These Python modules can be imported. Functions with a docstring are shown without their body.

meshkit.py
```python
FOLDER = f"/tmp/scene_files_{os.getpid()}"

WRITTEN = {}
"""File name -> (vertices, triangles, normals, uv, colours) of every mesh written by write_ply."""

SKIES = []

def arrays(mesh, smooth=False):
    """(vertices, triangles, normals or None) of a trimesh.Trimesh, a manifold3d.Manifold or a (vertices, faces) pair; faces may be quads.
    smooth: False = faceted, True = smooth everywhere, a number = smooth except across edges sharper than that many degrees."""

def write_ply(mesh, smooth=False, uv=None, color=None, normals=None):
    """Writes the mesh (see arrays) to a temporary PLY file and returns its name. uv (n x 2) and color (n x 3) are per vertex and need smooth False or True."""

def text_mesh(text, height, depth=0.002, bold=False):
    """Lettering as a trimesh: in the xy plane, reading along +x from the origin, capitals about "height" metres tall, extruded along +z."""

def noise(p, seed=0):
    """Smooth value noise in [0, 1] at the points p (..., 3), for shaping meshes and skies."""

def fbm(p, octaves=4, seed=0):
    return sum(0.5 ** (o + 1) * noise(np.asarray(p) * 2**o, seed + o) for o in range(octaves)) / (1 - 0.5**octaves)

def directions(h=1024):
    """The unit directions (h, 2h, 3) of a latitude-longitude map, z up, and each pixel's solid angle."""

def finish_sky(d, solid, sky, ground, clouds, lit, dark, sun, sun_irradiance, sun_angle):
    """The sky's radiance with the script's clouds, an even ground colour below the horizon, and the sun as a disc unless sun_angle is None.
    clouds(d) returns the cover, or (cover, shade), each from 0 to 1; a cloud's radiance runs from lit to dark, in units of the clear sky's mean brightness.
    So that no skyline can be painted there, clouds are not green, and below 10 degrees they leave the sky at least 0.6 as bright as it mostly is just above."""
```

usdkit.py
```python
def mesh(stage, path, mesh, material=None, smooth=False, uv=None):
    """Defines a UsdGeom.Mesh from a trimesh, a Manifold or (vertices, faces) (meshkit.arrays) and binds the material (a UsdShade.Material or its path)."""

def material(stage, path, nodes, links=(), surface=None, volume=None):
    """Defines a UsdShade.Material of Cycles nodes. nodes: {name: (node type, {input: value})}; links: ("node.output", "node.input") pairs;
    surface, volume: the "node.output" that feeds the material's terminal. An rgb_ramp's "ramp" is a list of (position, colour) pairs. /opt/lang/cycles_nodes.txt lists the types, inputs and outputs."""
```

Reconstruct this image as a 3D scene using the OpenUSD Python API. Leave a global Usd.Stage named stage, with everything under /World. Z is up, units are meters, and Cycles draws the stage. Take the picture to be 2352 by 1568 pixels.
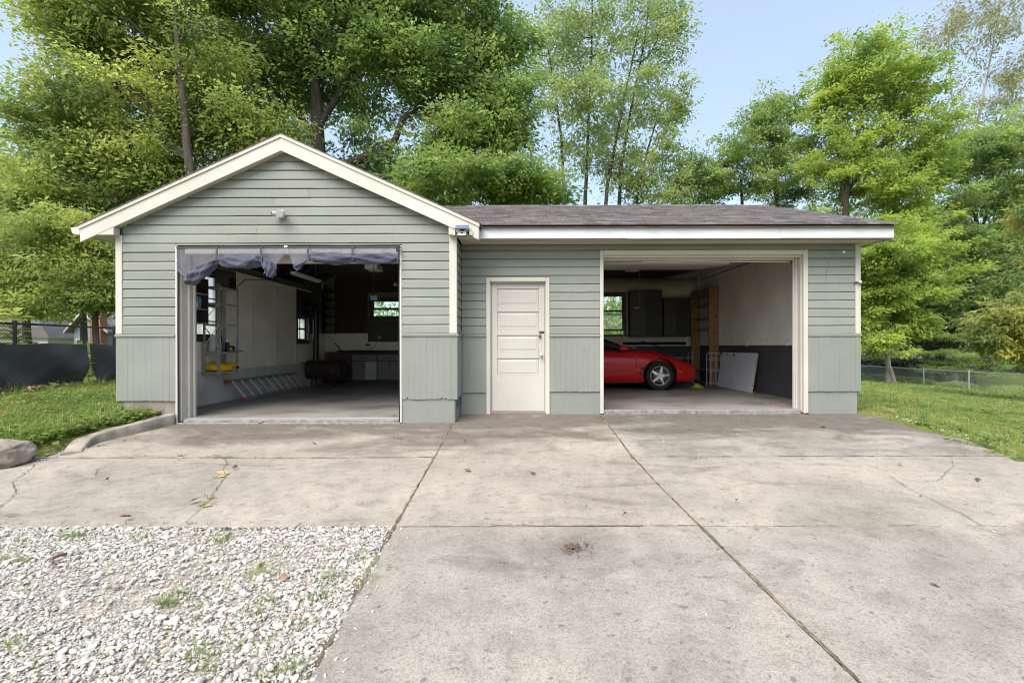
import math, random
import numpy as np, trimesh, usdkit, meshkit
from pxr import Usd, UsdGeom, UsdLux, UsdShade, Sdf, Gf, Vt

stage = Usd.Stage.CreateInMemory()
UsdGeom.SetStageUpAxis(stage, 'Z')
UsdGeom.SetStageMetersPerUnit(stage, 1.0)
UsdGeom.Xform.Define(stage, '/World')
UsdGeom.Scope.Define(stage, '/World/Looks')
RND = random.Random(7)
NP = np.random.default_rng(7)

# ------------------------------------------------------------------ camera, sky, sun, exposure
CAM_Z, FPX, CX, HY = 1.01, 1100.0, 1190.0, 795.0      # all measured on a 2352 px wide picture
cam = UsdGeom.Camera.Define(stage, '/World/camera')
cam.AddTranslateOp().Set(Gf.Vec3d(0, 0, CAM_Z))
cam.AddRotateXYZOp().Set(Gf.Vec3f(90, 0.12, 0))
cam.CreateHorizontalApertureAttr(36.0)
cam.CreateVerticalApertureAttr(24.0)
cam.CreateFocalLengthAttr(36.0 * FPX / 2352)
cam.CreateHorizontalApertureOffsetAttr(-14 / 2352 * 36)
cam.CreateVerticalApertureOffsetAttr(11 / 2352 * 36)
cam.CreateClippingRangeAttr(Gf.Vec2f(0.05, 5000))
cam.CreateExposureAttr(2.02)

SUN_EL, SUN_DIR = math.radians(52), np.array([-0.42, -0.91])
SUN_ROT = math.atan2(SUN_DIR[0], SUN_DIR[1])
dome = UsdLux.DomeLight.Define(stage, '/World/sky')
dome.GetPrim().SetCustomDataByKey('kind', 'structure')
skym = usdkit.material(stage, '/World/Looks/sky_air', {
    'sky': ('sky_texture', {'sky_type': 'single_scattering', 'sun_disc': False, 'sun_elevation': SUN_EL, 'sun_rotation': SUN_ROT,
                            'altitude': 100.0, 'air_density': 1.0, 'aerosol_density': 2.0, 'ozone_density': 1.0}),
    'tc': ('texture_coordinate', {}),
    'mp': ('mapping', {'scale': (1.2, 1.2, 3.0)}),
    'nz': ('noise_texture', {'scale': 1.6, 'detail': 5.0, 'roughness': 0.55}),
    'rp': ('map_range', {'from_min': 0.25, 'from_max': 0.8, 'to_min': 0.22, 'to_max': 0.30, 'clamp': True}),
    'mx': ('mix_color', {'b': (6.4, 7.4, 9.0), 'use_clamp': False}),
    'bg': ('background_shader', {'strength': 0.058})},
    [('tc.generated', 'mp.vector'), ('mp.vector', 'nz.vector'), ('nz.fac', 'rp.value'), ('rp.result', 'mx.fac'),
     ('sky.color', 'mx.a'), ('mx.result', 'bg.color')], surface='bg.background')
UsdShade.MaterialBindingAPI.Apply(dome.GetPrim()).Bind(skym)
sun = UsdLux.DistantLight.Define(stage, '/World/sun')
sun.CreateIntensityAttr(0.40)
sun.CreateNormalizeAttr(True)
sun.CreateAngleAttr(50.0)
sun.CreateColorAttr(Gf.Vec3f(1.0, 0.95, 0.88))
sd = np.array([*(SUN_DIR / np.linalg.norm(SUN_DIR) * math.cos(SUN_EL)), math.sin(SUN_EL)])
_rx = math.degrees(math.acos(sd[2])); _rz = math.degrees(math.atan2(sd[0], -sd[1]))
sun.AddRotateXYZOp().Set(Gf.Vec3f(_rx, 0, _rz))

# ------------------------------------------------------------------ helpers
def at(px, py, d):
    """A point of the place from the pixel it shows at and its distance."""
    return np.array([(px - CX) / FPX * d, d, CAM_Z - (py - HY) / FPX * d])

_used = {}
OFF = {}
def path_for(name, parent):
    p = parent or '/World'
    k = (p, name)
    n = _used.get(k, -1) + 1
    _used[k] = n
    return f'{p}/{name}' if n == 0 else f'{p}/{name}_{n:03d}'

def tag(prim, label=None, cat=None, group=None, kind=None):
    for k, v in (('label', label), ('category', cat), ('group', group), ('kind', kind)):
        if v:
            prim.SetCustomDataByKey(k, v)

def thing(name, label, cat, base=(0, 0, 0), group=None, kind=None):
    p = path_for(name, None)
    x = UsdGeom.Xform.Define(stage, p)
    x.AddTranslateOp().Set(Gf.Vec3d(*map(float, base)))
    OFF[p] = np.array(base, float)
    tag(x.GetPrim(), label, cat, group, kind)
    return p

class MB:
    """Collects simple shapes and makes them ONE mesh."""
    def __init__(s):
        s.v, s.f, s.n = [], [], 0
    def add(s, v, f):
        v = np.asarray(v, float); f = np.asarray(f, int)
        if f.shape[1] == 4:
            f = np.vstack([f[:, [0, 1, 2]], f[:, [0, 2, 3]]])
        s.v.append(v); s.f.append(f + s.n); s.n += len(v)
        return s
    def tm(s, m):
        return s.add(m.vertices, m.faces)
    def box(s, x0, x1, y0, y1, z0, z1):
        x0, x1 = min(x0, x1), max(x0, x1); y0, y1 = min(y0, y1), max(y0, y1); z0, z1 = min(z0, z1), max(z0, z1)
        v = [(x, y, z) for z in (z0, z1) for y in (y0, y1) for x in (x0, x1)]
        return s.add(v, [(0, 2, 3, 1), (4, 5, 7, 6), (0, 1, 5, 4), (2, 6, 7, 3), (0, 4, 6, 2), (1, 3, 7, 5)])
    def cbox(s, x0, x1, y0, y1, z0, z1, c=0.006):
        """Box with chamfered edges."""
        x0, x1 = min(x0, x1), max(x0, x1); y0, y1 = min(y0, y1), max(y0, y1); z0, z1 = min(z0, z1), max(z0, z1)
        c = min(c, (x1 - x0) * .4, (y1 - y0) * .4, (z1 - z0) * .4)
        pts = []
        for x, a in ((x0, c), (x1, -c)):
            for y, b in ((y0, c), (y1, -c)):
                for z, e in ((z0, c), (z1, -c)):
                    pts += [(x, y + b, z + e), (x + a, y, z + e), (x + a, y + b, z)]
        h = trimesh.convex.convex_hull(np.array(pts))
        return s.add(h.vertices, h.faces)
    def hull(s, pts):
        h = trimesh.convex.convex_hull(np.array(pts, float))
        return s.add(h.vertices, h.faces)
    def prism(s, poly, axis, a, b):
        """Extrudes a polygon (fan-triangulated, convex) along an axis: 'y' takes (x,z), 'x' takes (y,z), 'z' takes (x,y)."""
        n = len(poly)
        def mk(p, t):
            return {'y': (p[0], t, p[1]), 'x': (t, p[0], p[1]), 'z': (p[0], p[1], t)}[axis]
        v = [mk(p, a) for p in poly] + [mk(p, b) for p in poly]
        f = [(0, i, i + 1) for i in range(1, n - 1)] + [(n, n + i + 1, n + i) for i in range(1, n - 1)]
        for i in range(n):
            j = (i + 1) % n
            f += [(i, n + i, n + j), (i, n + j, j)]
        m = trimesh.Trimesh(v, f, process=False)
        m.fix_normals()
        return s.add(m.vertices, m.faces)
    def tube(s, pts, r, n=8, caps=True, squash=None, wob=None):
        pts = np.asarray(pts, float); k = len(pts)
        r = np.full(k, r, float) if np.ndim(r) == 0 else np.asarray(r, float)
        t = np.gradient(pts, axis=0); t /= np.maximum(np.linalg.norm(t, axis=1, keepdims=True), 1e-9)
        up = np.array([0, 0, 1.0]) if abs(t[0][2]) < .9 else np.array([1.0, 0, 0])
        V = []
        a = np.cross(t[0], up); a /= np.linalg.norm(a)
        th = np.arange(n) * 2 * math.pi / n
        for i in range(k):
            a = a - t[i] * (a @ t[i]); a /= max(np.linalg.norm(a), 1e-9)
            b = np.cross(t[i], a)
            rr = np.full(n, r[i]) if wob is None else r[i] * wob(i / max(k - 1, 1), th)
            V.append(pts[i] + np.outer(np.cos(th) * rr, a) + np.outer(np.sin(th) * rr * (squash or 1), b))
        V = np.vstack(V); F = []
        for i in range(k - 1):
            for j in range(n):
                q = (j + 1) % n
                F.append((i * n + j, i * n + q, (i + 1) * n + q, (i + 1) * n + j))
        F = np.array(F)
        F = np.vstack([F[:, [0, 1, 2]], F[:, [0, 2, 3]]])
        if caps:
            V = np.vstack([V, pts[0], pts[-1]]); c0, c1 = k * n, k * n + 1
            C = [(c0, (j + 1) % n, j) for j in range(n)] + [(c1, (k - 1) * n + j, (k - 1) * n + (j + 1) % n) for j in range(n)]
            F = np.vstack([F, C])
        return s.add(V, F)
    def lathe(s, prof, center, axis='z', n=24, flip=False):
        """prof: (radius, height) pairs turned about an axis through center."""
        th = np.arange(n) * 2 * math.pi / n
        V = []
        for r, h in prof:
            c, d = np.cos(th) * r, np.sin(th) * r
            hh = np.full(n, h)
            V.append({'z': np.stack([c, d, hh], 1), 'y': np.stack([c, hh, d], 1), 'x': np.stack([hh, c, d], 1)}[axis])
        k = len(prof); V = np.vstack(V) + np.asarray(center, float)
        F = []
        for i in range(k - 1):
            for j in range(n):
                q = (j + 1) % n
                F.append((i * n + j, i * n + q, (i + 1) * n + q, (i + 1) * n + j))
        m = trimesh.Trimesh(V, np.vstack([np.array(F)[:, [0, 1, 2]], np.array(F)[:, [0, 2, 3]]]), process=False)
        return s.add(m.vertices, m.faces)
    def grid(s, P):
        """P: (a, b, 3) points."""
        a, b = P.shape[:2]
        i, j = np.meshgrid(np.arange(a - 1), np.arange(b - 1), indexing='ij')
        q = (i * b + j).ravel()
        return s.add(P.reshape(-1, 3), np.stack([q, q + b, q + b + 1, q + 1], 1))
    def get(s):
        return np.vstack(s.v), np.vstack(s.f)
    def build(s, name, mat, parent=None, smooth=False, label=None, cat=None, group=None, kind=None):
        v, f = s.get()
        off = np.zeros(3)
        if parent:
            off = OFF[parent]
        p = path_for(name, parent)
        OFF[p] = off
        if parent is None:
            tag_off = np.array([v[:, 0].mean(), v[:, 1].mean(), v[:, 2].min()]) if kind != 'structure' else off
            off = tag_off; OFF[p] = off
        m = usdkit.mesh(stage, p, (v - off, f), mat, smooth=smooth)
        if parent is None:
            UsdGeom.Xformable(m).AddTranslateOp().Set(Gf.Vec3d(*map(float, off)))
        tag(m.GetPrim(), label, cat, group, kind)
        return p

def instancer(name, protos, pos, idx, rotz, scale, label, cat, parent=None, kind='stuff', tilt=0.0, normal_rot=None):
    """protos: (vertices, faces, material). One PointInstancer of many small pieces nobody could count."""
    p = path_for(name, parent)
    pi = UsdGeom.PointInstancer.Define(stage, p)
    off = OFF[parent] if parent else np.zeros(3)
    for k, (v, f, m) in enumerate(protos):
        q = f'{p}/piece' + (f'_{k:03d}' if k else '')
        usdkit.mesh(stage, q, (v, f), m)
        pi.CreatePrototypesRel().AddTarget(q)
    n = len(pos)
    g = np.random.default_rng(len(pos))
    pi.CreateProtoIndicesAttr(Vt.IntArray.FromNumpy(np.asarray(idx, np.int32)))
    pi.CreatePositionsAttr(Vt.Vec3fArray.FromNumpy((np.asarray(pos) - off).astype(np.float32)))
    tx, ty = g.normal(0, tilt, n) / 2, g.normal(0, tilt, n) / 2
    cz, sz = np.cos(np.asarray(rotz) / 2), np.sin(np.asarray(rotz) / 2)
    q = [Gf.Quath(float(cz[i]), float(tx[i]), float(ty[i]), float(sz[i])).GetNormalized() for i in range(n)]
    pi.CreateOrientationsAttr(Vt.QuathArray(q))
    sc = np.asarray(scale, float)
    sc = np.repeat(sc[:, None], 3, 1) if sc.ndim == 1 else sc
    pi.CreateScalesAttr(Vt.Vec3fArray.FromNumpy(sc.astype(np.float32)))
    tag(pi.GetPrim(), label, cat, None, kind)
    return p

# ------------------------------------------------------------------ materials
LOOK = {}
def M(name, col, rough=0.6, var=0.10, scale=4.0, bump=0.0, bscale=60.0, metal=0.0, spec=0.4, stretch=(1, 1, 1), col2=None, coat=0.0, detail=4.0, lo=.3, hi=.7, trans=0.0):
    if name in LOOK:
        return LOOK[name]
    c = np.array(col, float)
    a, b = (c * (1 - var), np.minimum(c * (1 + var), 1)) if col2 is None else (c, np.array(col2, float))
    nodes = {'geo': ('geometry', {}), 'mp': ('mapping', {'scale': stretch}),
             'nz': ('noise_texture', {'scale': scale, 'detail': detail, 'roughness': 0.6}),
             'rp': ('rgb_ramp', {'ramp': [(lo, tuple(a)), (hi, tuple(b))]}),
             'p': ('principled_bsdf', {'roughness': rough, 'metallic': metal, 'specular_ior_level': spec, 'coat_weight': coat, 'transmission_weight': trans})}
    links = [('geo.position', 'mp.vector'), ('mp.vector', 'nz.vector'), ('nz.fac', 'rp.fac'), ('rp.color', 'p.base_color')]
    if bump:
        nodes['bn'] = ('noise_texture', {'scale': bscale, 'detail': 3.0, 'roughness': 0.6})
        nodes['bp'] = ('bump', {'strength': bump, 'distance': 0.01})
        links += [('mp.vector', 'bn.vector'), ('bn.fac', 'bp.height'), ('bp.normal', 'p.normal')]
    LOOK[name] = usdkit.material(stage, '/World/Looks/' + name, nodes, links, surface='p.BSDF')
    return LOOK[name]

def M_paint(name, col, wear_col, wear=0.62, rough=0.55, grain=(1, 1, 1)):
    """Old brushed house paint: faint tone patches, weather streaks, small chips down to grey wood."""
    c = np.array(col, float)
    LOOK[name] = usdkit.material(stage, '/World/Looks/' + name, {
        'geo': ('geometry', {}), 'mp': ('mapping', {'scale': grain}),
        'n1': ('noise_texture', {'scale': 1.1, 'detail': 4.0, 'roughness': 0.6}),
        'r1': ('rgb_ramp', {'ramp': [(0.3, tuple(c * 0.90)), (0.7, tuple(np.minimum(c * 1.07, 1)))]}),
        'm2': ('mapping', {'scale': (14, 14, 1.6)}),
        'n2': ('noise_texture', {'scale': 2.0, 'detail': 4.0, 'roughness': 0.65}),
        'r2': ('map_range', {'from_min': 0.55, 'from_max': 0.8, 'to_min': 0.0, 'to_max': 0.28, 'clamp': True}),
        'mx': ('mix_color', {'b': tuple(c * 0.62 + np.array([.02, .018, .012]))}),
        'n3': ('noise_texture', {'scale': 38.0, 'detail': 3.0, 'roughness': 0.7}),
        'n4': ('noise_texture', {'scale': 2.3, 'detail': 2.0}),
        'ad': ('math', {'math_type': 'multiply'}),
        'r3': ('map_range', {'from_min': wear * wear + .075, 'from_max': wear * wear + .10, 'to_min': 0.0, 'to_max': 1.0, 'clamp': True}),
        'm3': ('mix_color', {'b': tuple(wear_col)}),
        'bn': ('noise_texture', {'scale': 30.0, 'detail': 4.0, 'roughness': 0.65}),
        'bp': ('bump', {'strength': 0.22, 'distance': 0.006}),
        'p': ('principled_bsdf', {'roughness': rough, 'specular_ior_level': 0.35})},
        [('geo.position', 'mp.vector'), ('geo.position', 'n1.vector'), ('n1.fac', 'r1.fac'), ('geo.position', 'm2.vector'), ('m2.vector', 'n2.vector'),
         ('n2.fac', 'r2.value'), ('r2.result', 'mx.fac'), ('r1.color', 'mx.a'), ('geo.position', 'n3.vector'), ('geo.position', 'n4.vector'),
         ('n3.fac', 'ad.value1'), ('n4.fac', 'ad.value2'), ('ad.value', 'r3.value'), ('r3.result', 'm3.fac'), ('mx.result', 'm3.a'),
         ('m3.result', 'p.base_color'), ('mp.vector', 'bn.vector'), ('bn.fac', 'bp.height'), ('bp.normal', 'p.normal')], surface='p.BSDF')
    return LOOK[name]

def M_leaf(name, dark, light, tip, transl=0.5):
    """Foliage: each leaf its own tone, clumps lighter or yellower, light passing through."""
    LOOK[name] = usdkit.material(stage, '/World/Looks/' + name, {
        'geo': ('geometry', {}),
        'r1': ('rgb_ramp', {'ramp': [(0.0, tuple(dark)), (0.55, tuple(light)), (0.9, tuple(light)), (1.0, tuple(tip))]}),
        'n1': ('noise_texture', {'scale': 0.55, 'detail': 3.0}),
        'mr': ('map_range', {'from_min': 0.35, 'from_max': 0.7, 'to_min': 0.0, 'to_max': 0.55, 'clamp': True}),
        'mx': ('mix_color', {'b': tuple(tip)}),
        'hs': ('hsv', {'value': 1.8, 'saturation': 1.0}),
        'p': ('principled_bsdf', {'roughness': 0.42, 'specular_ior_level': 0.45}),
        't': ('translucent_bsdf', {}),
        'm': ('mix_closure', {'fac': transl})},
        [('geo.random_per_island', 'r1.fac'), ('geo.position', 'n1.vector'), ('n1.fac', 'mr.value'), ('mr.result', 'mx.fac'), ('r1.color', 'mx.a'),
         ('mx.result', 'p.base_color'), ('mx.result', 'hs.color'), ('hs.color', 't.color'), ('p.BSDF', 'm.closure1'), ('t.BSDF', 'm.closure2')], surface='m.closure')
    return LOOK[name]

def M_glass(name, tint=(.92, .96, .95)):
    LOOK[name] = usdkit.material(stage, '/World/Looks/' + name, {
        'f': ('fresnel', {'IOR': 1.5}), 't': ('transparent_bsdf', {'color': tint}), 'g': ('glossy_bsdf', {'roughness': 0.03}),
        'm': ('mix_closure', {})}, [('f.fac', 'm.fac'), ('t.BSDF', 'm.closure1'), ('g.BSDF', 'm.closure2')], surface='m.closure')
    return LOOK[name]

SAGE = (0.211, 0.220, 0.192)
m_siding = M_paint('sage_siding_paint', SAGE, (0.16, 0.15, 0.12), wear=0.635, grain=(2, 6, 14))
m_siding2 = M_paint('sage_siding_faded', (.225, .232, .204), (0.16, 0.15, 0.12), wear=0.62, grain=(2, 6, 14))
m_siding3 = M_paint('sage_siding_grimy', (.196, .205, .177), (0.12, 0.11, 0.09), wear=0.62, grain=(2, 6, 14))
m_skirt = M_paint('sage_skirt_paint', (0.207, 0.215, 0.189), (0.10, 0.14, 0.115), wear=0.62, grain=(14, 14, 2))
m_found = M_paint('sage_foundation_paint', (0.204, 0.213, 0.188), (0.18, 0.235, 0.20), wear=0.63, rough=0.8, grain=(6, 6, 6))
m_cream = M_paint('cream_trim_paint', (0.48, 0.45, 0.395), (0.34, 0.29, 0.23), wear=0.63, grain=(3, 6, 3))
m_white = M_paint('white_fascia_paint', (0.62, 0.62, 0.62), (0.55, 0.52, 0.48), wear=0.66, grain=(2, 4, 6))
m_door = M_paint('ivory_door_paint', (0.45, 0.425, 0.38), (0.45, 0.40, 0.32), wear=0.645, grain=(8, 8, 2))
m_bare = M('bare_weathered_wood', (0.20, 0.165, 0.135), 0.85, 0.3, 6, 0.4, 40, stretch=(1, 8, 8))
m_rawconc = M('raw_concrete', (0.21, 0.185, 0.155), 0.9, 0.22, 5, 0.5, 50)
m_kerbconc = M('old_concrete', (0.15, 0.13, 0.108), 0.92, scale=4, bump=0.8, bscale=28, col2=(0.36, 0.32, 0.265))
m_intwhite = M('interior_white_wall', (0.82, 0.775, 0.70), 0.75, 0.10, 1.5, 0.15, 30)
m_intgrey = M('interior_dark_grey_paint', (0.060, 0.060, 0.064), 0.6, 0.15, 3, 0.2, 30)
m_intblock = M('interior_block_wall', (0.52, 0.50, 0.48), 0.85, 0.15, 3, 0.4, 30)
m_charcoal = M('charcoal_paint', (0.058, 0.056, 0.058), 0.55, 0.2, 4, 0.15, 40)
m_darkwood = M('soot_dark_wood', (0.052, 0.044, 0.040), 0.8, 0.35, 6, 0.3, 40, stretch=(6, 1, 6))
m_metal = M('galvanised_steel', (0.45, 0.47, 0.49), 0.45, 0.12, 12, metal=0.7)
m_greymetal = M('grey_painted_steel', (0.34, 0.335, 0.32), 0.45, 0.15, 10, metal=0.1)
m_alu = M('aluminium', (0.74, 0.73, 0.70), 0.5, 0.1, 10, metal=0.3)
m_black = M('black_plastic', (0.012, 0.012, 0.013), 0.45, 0.2, 8)
m_rubber = M('tyre_rubber', (0.016, 0.016, 0.017), 0.75, 0.25, 20, 0.2, 80)
m_whitepl = M('white_plastic', (0.72, 0.71, 0.69), 0.4, 0.05, 8)
m_whitewire = M('white_coated_wire', (0.72, 0.72, 0.72), 0.4, 0.05, 8)
m_glass = M_glass('window_glass')

# ------------------------------------------------------------------ ground levels
PROF = np.array([(-40, -0.9), (-6, -0.50), (0, -0.39), (1.95, -0.362), (3.54, -0.322), (4.6, -0.287), (5.5, -0.25), (6.3, -0.155), (6.9, -0.092), (7.53, -0.058), (8.5, -0.02), (200, 0.0)])
def prof(y):
    return np.interp(y, PROF[:, 0], PROF[:, 1])
def ground(px, py):
    """Where a pixel of the drive lies."""
    d = np.linspace(0.6, 9, 4000)
    z = CAM_Z - (py - HY) / FPX * d
    i = np.argmax(z < prof(d))
    return np.array([(px - CX) / FPX * d[i], d[i], prof(d[i])])
def sstep(a, b, x):
    t = np.clip((x - a) / (b - a), 0, 1)
    return t * t * (3 - 2 * t)
def left_edge(y):
    return np.interp(y, [3, 4.9, 5.3, 5.85, 6.9, 7.2], [-8.0, -6.2, -5.5, -5.36, -4.97, -4.95])
def lawn_z(x, y):
    x, y = np.asarray(x, float), np.asarray(y, float)
    z = prof(np.maximum(y, 1.5)) + 0.0 * x
    d = left_edge(y) - x
    left = sstep(0.02, 0.25, d) * 0.13 + sstep(0.2, 4, d) * 0.12
    left *= sstep(4.6, 5.8, y) * .85 + .15
    r = np.maximum(x - 5.5, 0)
    right = -0.079 * r * (1 - sstep(24.5, 60, x) * .6) + sstep(0, .25, x - 5.42) * 0.03
    bump = (meshkit.fbm(np.stack([x * .9, y * .9, 0 * x], -1), 3, 3) - .5) * .07
    inside = (x > left_edge(y) - .03) & (x < 5.42) & (y < 7.6)
    inside |= (x > -5.68) & (x < 5.25) & (y > 7.0) & (y < 13.9)
    far = sstep(40, 120, np.hypot(x, y))
    return np.where(inside, np.minimum(z, -0.05) - 0.14, z + left + right + bump) * (1 - far) - 1.4 * far

# ------------------------------------------------------------------ terrain
m_soil = usdkit.material(stage, '/World/Looks/turf_soil', {
    'geo': ('geometry', {}), 'n1': ('noise_texture', {'scale': 1.3, 'detail': 5.0, 'roughness': 0.65}),
    'r1': ('rgb_ramp', {'ramp': [(0.30, (0.105, 0.135, 0.032)), (0.5, (0.145, 0.185, 0.042)), (0.66, (0.20, 0.20, 0.075)), (0.8, (0.17, 0.13, 0.08))]}),
    'n2': ('noise_texture', {'scale': 22.0, 'detail': 4.0, 'roughness': 0.7}), 'r2': ('rgb_ramp', {'ramp': [(0.3, (0.45, 0.45, 0.42)), (0.7, (1.3, 1.3, 1.2))]}),
    'mx': ('mix_color', {'blend_type': 'multiply', 'fac': 1.0, 'use_clamp': False}),
    'bp': ('bump', {'strength': 0.8, 'distance': 0.03}),
    'p': ('principled_bsdf', {'roughness': 0.95, 'specular_ior_level': 0.1})},
    [('geo.position', 'n1.vector'), ('n1.fac', 'r1.fac'), ('geo.position', 'n2.vector'), ('n2.fac', 'r2.fac'), ('r1.color', 'mx.a'), ('r2.color', 'mx.b'),
     ('mx.result', 'p.base_color'), ('n2.fac', 'bp.height'), ('bp.normal', 'p.normal')], surface='p.BSDF')
xs = np.unique(np.concatenate([-np.geomspace(12, 400, 26), np.arange(-12, -4.3, .07), np.arange(-4.3, 5.2, .4), np.arange(5.2, 9, .08), np.arange(9, 30, .35), np.geomspace(30, 400, 20)]))
ys = np.unique(np.concatenate([-np.geomspace(6, 300, 14), np.arange(-6, 4, .4), np.arange(4, 12, .08), np.arange(12, 40, .5), np.geomspace(40, 500, 22)]))
X, Y = np.meshgrid(xs, ys, indexing='ij')
MB().grid(np.stack([X, Y, lawn_z(X, Y)], -1)).build('ground', m_soil, smooth=True, kind='structure')

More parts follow.
